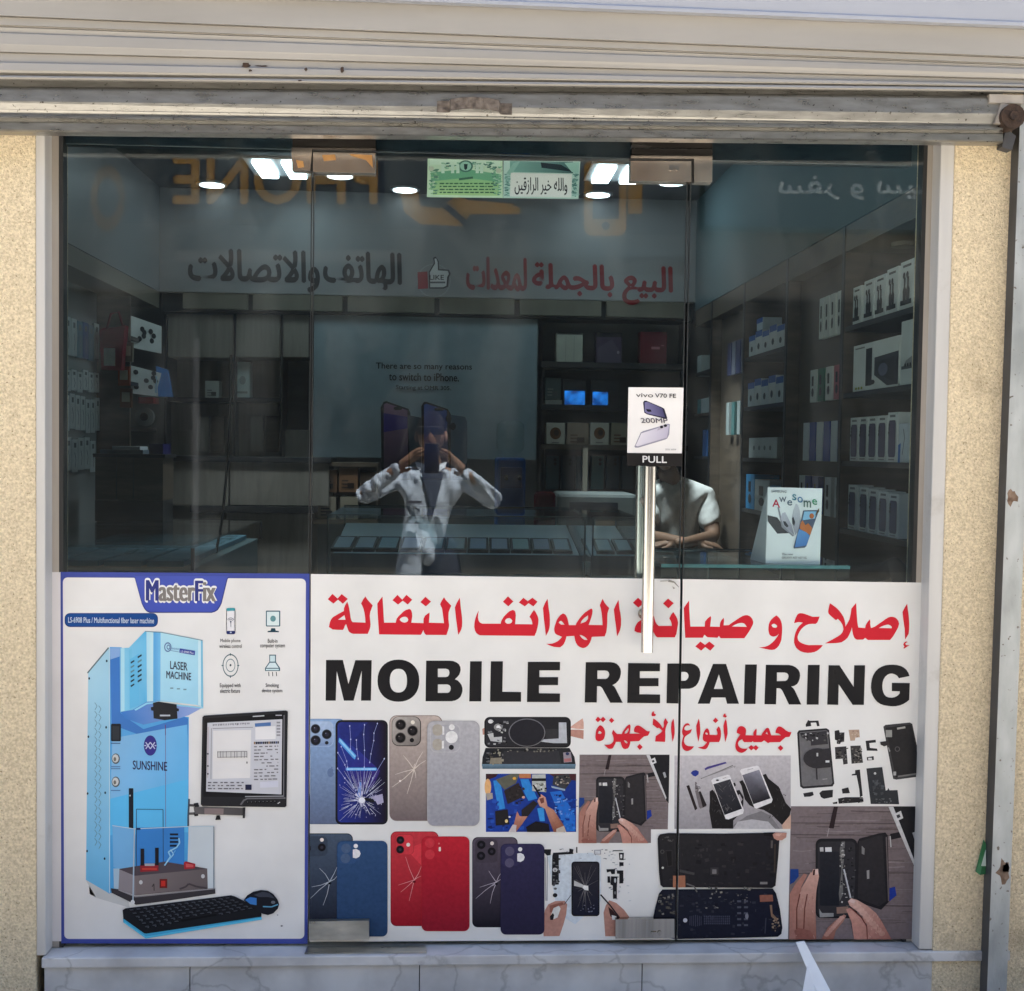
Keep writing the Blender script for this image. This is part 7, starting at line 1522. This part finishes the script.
# ---- the photographer, in the street, seen in the glass
SKN = (.23, .13, .085)
px, py_ = -.235, -3.44
ph = thing('person', 'person in a white long sleeved shirt holding up a phone, mirrored in the door glass', 'person', (px, py_, 0))
Lh, Rh = V((-.315, -3.135, 1.475)), V((-.135, -3.15, 1.465))
mb = MB()
J = [(px, py_, .98), (px, py_, 1.2), (px, py_+.01, 1.38), (px, py_+.02, 1.44), (px, py_+.03, 1.52), (px-.19, py_, 1.37), (-.60, -3.28, 1.27), Lh+V((-.09, -.05, -.05)), (px+.19, py_, 1.37), (.115, -3.28, 1.25), Rh+V((.09, -.04, -.06)),
     (px-.085, py_, .88), (px-.12, py_+.02, .50), (px-.13, py_-.03, .09), (px-.15, py_+.13, .04), (px+.085, py_, .88), (px+.12, py_+.02, .50), (px+.13, py_-.03, .09), (px+.15, py_+.13, .04)]
Ed = [(0, 1), (1, 2), (2, 3), (3, 4), (2, 5), (5, 6), (6, 7), (2, 8), (8, 9), (9, 10), (0, 11), (11, 12), (12, 13), (13, 14), (0, 15), (15, 16), (16, 17), (17, 18)]
Rr = [.06, .07, .09, .055, .055, .036, .026, .026, .036, .026, .026, .06, .06, .042, .03, .09, .06, .042, .03]
mb.mesh_faces(*grow(J, Ed, Rr, 2), SKN)
head(mb, (px, py_+.05, 1.60), SKN, 1.0)
hand(mb, Lh+V((-.09, -.05, -.05)), Lh+V((-.02, -.01, 0)), (.55, .3, .2), (.1, .35, .9), SKN, V((.2, -.6, 0)))
hand(mb, Rh+V((.09, -.04, -.06)), Rh+V((.02, -.01, 0)), (-.55, .3, .2), (-.1, .35, .9), SKN, V((-.2, -.6, 0)))
mb.build('body', M['skin'], ph)
SHT = (.42, .47, .55)
J = [(px-.11, py_, .74), (px-.05, py_, 1.0), (px-.01, py_, 1.22), (px, py_+.005, 1.36), (px, py_+.012, 1.425), (px-.19, py_, 1.365), (-.605, -3.275, 1.265), Lh+V((-.072, -.042, -.04)), (px+.19, py_, 1.365), (.12, -3.275, 1.245), Rh+V((.072, -.034, -.048))]
Ed = [(0, 1), (1, 2), (2, 3), (3, 4), (3, 5), (5, 6), (6, 7), (3, 8), (8, 9), (9, 10)]
vs, fs = grow(J, Ed, [.10, (.15, .13), (.165, .13), (.15, .11), .066, .070, .052, .036, .070, .052, .036], 3)
rw = random.Random(3)
from mathutils import noise as mnoise
vs = [v+V((0, 1, .2))*(.034*mnoise.noise(V((v.x*10, v.y*9, v.z*8+v.x*18)))+.018*mnoise.noise(V((v.x*30+v.z*22, v.y*14, v.z*14)))+.008*mnoise.noise(v*40)) for v in vs]
mb = MB(); mb.mesh_faces(vs, fs, SHT)
for s in (-1, 1): mb.slab([(px+s*.012, py_+.085, 1.385), (px+s*.075, py_+.06, 1.425), (px+s*.085, py_+.02, 1.455), (px+s*.03, py_+.07, 1.44)], (0, 1, .3), .006, (.62, .66, .72))
mb.slab([(px+.01, py_+.145, 1.20), (px+.025, py_+.145, 1.21), (px+.07, py_+.10, 1.40), (px-.05, py_+.10, 1.40)], (0, 1, .1), .012, (.05, .06, .09))  # dark wedge: open collar, with the phone's shadow put into its colour
mb.box(px-.12, px-.045, py_+.137, py_+.14, 1.235, 1.25, (.06, .06, .08))
mb.build('shirt', M['cloth'], ph)
mb = MB(); mb.mesh_faces(*grow([(px, py_, 1.13), (px, py_, .90), (px-.10, py_, .84), (px-.12, py_+.02, .50), (px-.13, py_-.03, .10), (px+.10, py_, .84), (px+.12, py_+.02, .50), (px+.13, py_-.03, .10)], [(0, 1), (1, 2), (2, 3), (3, 4), (1, 5), (5, 6), (6, 7)], [(.16, .13), .13, .10, .078, .068, .10, .078, .068], 2), (.035, .04, .06)); mb.build('trousers', M['cloth'], ph)
mb = MB(); mb.hexa([(px-.07, py_+.135, 1.60), (px+.07, py_+.135, 1.60), (px+.07, py_+.15, 1.60), (px-.07, py_+.15, 1.60), (px-.072, py_+.135, 1.645), (px+.072, py_+.135, 1.645), (px+.072, py_+.15, 1.645), (px-.072, py_+.15, 1.645)], (.012, .012, .014)); mb.build('sunglasses', M['board'], ph, .006)
mb = MB(); hair(mb, (px, py_+.05, 1.60), (.012, .01, .009), 1.0); mb.build('hair', M['cloth'], ph)
mb = MB()
for s in (-1, 1): mb.hexa([(px+s*.14-.045, py_-.10, .004), (px+s*.14+.045, py_-.10, .004), (px+s*.14+.05, py_+.18, .004), (px+s*.14-.05, py_+.18, .004), (px+s*.14-.035, py_-.09, .09), (px+s*.14+.035, py_-.09, .09), (px+s*.14+.035, py_+.16, .05), (px+s*.14-.035, py_+.16, .05)], (.02, .02, .022))
mb.build('shoes', M['cloth'], ph, .01)
t = thing('phone', 'black phone held up by the mirrored person in the white shirt', 'phone', (-.225, -3.115, 1.40))
mb = MB(); mb.box(-.263, -.187, -3.121, -3.112, 1.40, 1.555, (.012, .012, .016)); mb.build('case', M['board'], t, .004)
mb = MB()
for z in (1.53, 1.505): mb.cyl((-.205, -3.112, z), (-.205, -3.109, z), .009, n=14, col=(.02, .02, .03))
mb.build('lens', M['board'], t)

# ---- the man at the desk inside
SK2 = (.20, .11, .07)
cx, cyy = 1.085, 3.30
man = thing('person', 'person in a grey white T-shirt sitting with crossed arms behind the desk', 'person', (cx, cyy, ZFL))
HC = (cx-.085, cyy-.10, 1.545)
mb = MB()
J = [(cx, cyy+.08, .78), (cx, cyy+.05, 1.0), (cx-.01, cyy+.0, 1.27), (cx-.03, cyy-.04, 1.36), (HC[0], HC[1]+.02, 1.46), (cx-.14, cyy-.02, 1.30), (cx-.18, cyy-.12, 1.085), (cx-.015, cyy-.31, 1.065), (cx+.045, cyy-.32, 1.062), (cx+.14, cyy-.02, 1.30), (cx+.18, cyy-.12, 1.085), (cx-.015, cyy-.36, 1.07), (cx-.075, cyy-.35, 1.062),
     (cx-.1, cyy+.02, .74), (cx-.12, cyy-.36, .73), (cx-.12, cyy-.34, .34), (cx-.12, cyy-.44, .29), (cx+.1, cyy+.02, .74), (cx+.12, cyy-.36, .73), (cx+.12, cyy-.34, .34), (cx+.12, cyy-.44, .29)]
Ed = [(0, 1), (1, 2), (2, 3), (3, 4), (2, 5), (5, 6), (6, 7), (7, 8), (2, 9), (9, 10), (10, 11), (11, 12), (0, 13), (13, 14), (14, 15), (15, 16), (0, 17), (17, 18), (18, 19), (19, 20)]
Rr = [.12, .12, .11, .06, .055, .06, .042, .03, .028, .06, .042, .03, .028, .09, .06, .042, .03, .09, .06, .042, .03]
mb.mesh_faces(*grow(J, Ed, Rr, 2), SK2)
head(mb, HC, SK2, -1.0)
hand(mb, (cx+.045, cyy-.32, 1.062), (cx+.1, cyy-.315, 1.058), (.8, -.1, -.2), (0, .9, .2), SK2, V((0, .2, -.4)))
hand(mb, (cx-.075, cyy-.35, 1.062), (cx-.13, cyy-.345, 1.058), (-.8, -.1, -.2), (0, .9, .2), SK2, V((0, .2, -.4)))
mb.build('body', M['skin'], man)
J = [(cx, cyy+.08, .80), (cx, cyy+.05, 1.0), (cx-.005, cyy, 1.22), (cx-.015, cyy-.02, 1.325), (cx-.045, cyy-.05, 1.395), (cx-.145, cyy-.02, 1.295), (cx-.172, cyy-.09, 1.13), (cx+.145, cyy-.02, 1.295), (cx+.175, cyy-.09, 1.115)]
vs, fs = grow(J, [(0, 1), (1, 2), (2, 3), (3, 4), (3, 5), (5, 6), (3, 7), (7, 8)], [(.155, .13), (.15, .125), (.15, .12), (.115, .10), .062, .078, .066, .078, .066], 3)
vs = [v+V((.2, -1, .1))*(.015*mnoise.noise(V((v.x*11+v.z*9, v.y*8, v.z*9-v.x*12)))+.008*mnoise.noise(V((v.x*26-v.z*20, v.y*12, v.z*16)))) for v in vs]
mb = MB(); mb.mesh_faces(vs, fs, (.68, .67, .65)); mb.build('shirt', M['cloth'], man)
mb = MB(); hair(mb, HC, (.012, .01, .01), -1.0); mb.build('hair', M['cloth'], man)
mb = MB(); mb.mesh_faces(*grow([(cx, cyy+.08, .84), (cx, cyy+.06, .74), (cx-.1, cyy, .74), (cx-.12, cyy-.36, .735), (cx-.12, cyy-.34, .36), (cx+.1, cyy, .74), (cx+.12, cyy-.36, .735), (cx+.12, cyy-.34, .36)], [(0, 1), (1, 2), (2, 3), (3, 4), (1, 5), (5, 6), (6, 7)], [(.15, .13), .12, .10, .08, .07, .10, .08, .07], 2), (.03, .035, .05)); mb.build('trousers', M['cloth'], man)
t = thing('desk_chair', 'plain dark chair under the man at the desk', 'chair', (cx, 3.40, ZFL))
mb = MB(); mb.box(cx-.22, cx+.2, 3.20, 3.62, .60, .645); mb.build('seat', M['black'], t, .01)
mb = MB(); mb.box(cx-.2, cx+.18, 3.57, 3.61, .72, 1.12); mb.build('backrest', M['black'], t, .01)
for x in (cx-.2, cx+.18):
    for y in (3.22, 3.59): mb = MB(); mb.cyl((x, y, ZFL), (x, y, .60 if y < 3.4 else 1.1), .014, n=10); mb.build('leg', M['steel'], t)

# ================================================================== STREET
M['road'] = nmat('street_concrete', (0.36, 0.335, 0.295), (0.46, 0.43, 0.38), 0.8, 0.9, bump=.5, bscale=60)
M['pave'] = nmat('pavement_tiles', (0.42, 0.395, 0.355), (0.52, 0.49, 0.44), 3, 0.85, bump=.3)
st_box('street', -60, 60, -60, -1.75, -0.3, 0.0, M['road'])
st_box('pavement', -60, 60, -1.62, -0.052, -0.3, 0.10, M['pave'])
st_box('kerb', -60, 60, -1.75, -1.622, -0.3, 0.11, M['pave'])
st_box('building_ground', -60, 60, -0.05, 8, -0.3, 0.099, M['pave'])
YO = -9.0
FO = lambda x, y: (lambda p: V((p.x, YO, p.z)))(W(x, y, -YO))
M['render'] = nmat('pale_render', (0.15, 0.145, 0.135), (0.20, 0.195, 0.18), 1.2, 0.85, dirt=((0.12, 0.11, 0.10), 1.0, .6))
M['shade'] = nmat('dark_shop_window', (0.012, 0.015, 0.018), (0.02, 0.024, 0.028), 2, 0.25)
ob = thing('opposite_building', 'pale shop building across the street, mirrored in the upper glass', 'building', (0, YO-2, 0))
mb = MB(); mb.box(-14, 14, YO-5, YO-.30, 0, 6.2); mb.build('wall', M['render'], ob)
mb = MB(); mb.box(-14.2, 14.2, YO-5.1, YO+2.4, 6.202, 6.45); mb.build('roof', M['render'], ob)  # deep overhang added to keep the sun off the sign front
for i in range(6):
    x = -12.2+i*4.1; mb = MB(); mb.box(x, x+4.099, YO-.299, YO-.25, .3, 3.1); mb.build('shop_window', M['shade'], ob)
a, b = FO(62, 288), FO(700, 146)
os_ = thing('shop_sign', 'grey shop sign with yellow PHONE lettering, mirrored above the door', 'shop sign', (a.x, YO, a.z))
mb = MB(); mb.box(a.x, b.x, YO-.28, YO, FO(400, 228).z, b.z+.4, S(72,77,82)); mb.box(a.x, b.x, YO-.28, YO-.001, a.z, FO(400, 228).z-.003, S(84,86,86)); mb.build('board', M['board'], os_)
YE, NB = S(186,134,46), S(16,22,48)
q = Print(FO, n=(0, 1, 0), eps=.004); q.text('PHONE', 384, 151, 166, 209, NB, 1, .06); q.text('PHONE', 378, 155, 172, 205, YE, 2, .035); q.build('yellow_lettering', M['board'], os_)
q = Print(FO, n=(0, 1, 0), eps=.004)
q.poly(D(400,193,418,192,420,206,440,208,455,196,470,200,520,204,520,214,470,214,462,226,420,224,404,212), YE, 1); q.poly(D(430,192,442,200,470,224,466,228,440,206), NB, 2)
q.rr(584, 160, 626, 236, 8, YE, 1); q.rect(592, 172, 618, 220, NB, 2); q.ell(605, 227, 4, 4, NB, 2); q.rect(628, 170, 642, 214, YE, 1)
q.poly(D(652,204,672,192,672,216), S(30,32,36), 1); q.poly(D(676,204,694,192,694,216), S(30,32,36), 1); q.poly(D(512,206,530,194,560,206,560,214,528,208), S(30,32,36), 1)
q.ell(108, 198, 17, 33, S(120,84,36), 1, 26, hole=.62)
for x0_, x1_ in ((176, 236), (239, 276), (281, 380)):
    for a_ in ((x0_, 207, x1_, 208.2), (x0_, 221, x1_, 222.2), (x0_, 207, x0_+1.2, 222), (x1_-1.2, 207, x1_, 222)): q.rect(*a_, S(108,84,52), 1)
q.build('phone_emblem', M['board'], os_)
q = Print(FO, n=(0, 1, 0), eps=.004); q.rect(490, 257, 690, 275, S(58,44,36), 1); q.text('REPAIR PHONES & ACCESSORIES', 686, 260, 494, 272, S(96,84,74), 2, .03); q.rect(176, 250, 402, 262, S(120,116,112), 1); q.build('band_lettering', M['board'], os_)
a, b = FO(705, 225), FO(975, 150)
ts = thing('travel_sign', 'teal grey travel office sign with pale Arabic lettering, mirrored at the upper right', 'shop sign', (a.x, YO, a.z))
mb = MB(); mb.box(a.x, b.x, YO-.28, YO, a.z, b.z+.4, S(76,96,104)); mb.build('board', M['board'], ts)
q = Print(FO, n=(0, 1, 0), eps=.004); q.text(arabic('سفر و سياحة'), 968, 172, 778, 200, S(196,204,204), 1, .03); q.build('lettering', M['board'], ts)
# street pole
p = W(195, 470, 5.2); t = thing('street_pole', 'dark street pole mirrored in the left glass panel', 'pole', (p.x, -5.2, 0))
mb = MB(); mb.cyl((p.x, -5.2, 0), (p.x, -5.2, 2.25), .024, n=14); mb.build('shaft', M['dark_rail'], t)
mb = MB(); mb.cyl((p.x, -5.2, 0), (p.x, -5.2, .12), .05, n=14); mb.build('base', M['dark_rail'], t)

# ================================================================== LIGHT
ELEV, AZ = 62.0, 30.0     # sun high behind the shop, a little to the right
sd = V((math.cos(math.radians(ELEV))*math.sin(math.radians(AZ)), math.cos(math.radians(ELEV))*math.cos(math.radians(AZ)), math.sin(math.radians(ELEV))))
su = bpy.data.lights.new('sun', 'SUN'); su.energy = 5.0; su.angle = math.radians(0.5); su.color = (1.0, 0.95, 0.87)
so = bpy.data.objects.new('sun', su); COL.objects.link(so); so.rotation_euler = sd.to_track_quat('Z', 'Y').to_euler(); so.location = (4, 6, 12)
# added fill spots below the ceiling; the right one tilts to the seated man
for x, y, en in ((.62, 2.85, 42.0), (-.95, 3.1, 14.0)):
    l = bpy.data.lights.new('fill_spot', 'SPOT'); l.energy = en; l.spot_size = math.radians(46 if x > 0 else 70); l.spot_blend = .6; l.shadow_soft_size = .12; l.color = (.95, 1.0, 1.0)
    o = bpy.data.objects.new('fill_spot', l); COL.objects.link(o); o.location = (x, y, ZCE-.05)
    if x > 0: o.rotation_euler = V((-.44, -.36, 1.7)).to_track_quat('Z', 'Y').to_euler()
w = bpy.data.worlds.new('World'); sc.world = w; w.use_nodes = True; nt = w.node_tree
sky = nt.nodes.new('ShaderNodeTexSky'); sky.sky_type = 'NISHITA'; sky.sun_disc = False; sky.sun_elevation = math.radians(ELEV); sky.sun_rotation = math.radians(AZ); sky.dust_density = 2.0; sky.air_density = 1.0
bg = nt.nodes['Background']; nt.links.new(sky.outputs[0], bg.inputs['Color']); bg.inputs['Strength'].default_value = 0.07
sc.view_settings.view_transform = 'Standard'; sc.view_settings.look = 'None'; sc.view_settings.gamma = 1.0
sc.view_settings.use_curve_mapping = False
sc.view_settings.exposure = 2.70
sc.render.engine = 'CYCLES'
cy = sc.cycles; cy.use_denoising = True; cy.max_bounces = 8; cy.diffuse_bounces = 4; cy.glossy_bounces = 4; cy.transmission_bounces = 4; cy.transparent_max_bounces = 18
cy.sample_clamp_indirect = 8.0; cy.caustics_reflective = False; cy.caustics_refractive = False
try: cy.denoiser = 'OPENIMAGEDENOISE'
except Exception: pass
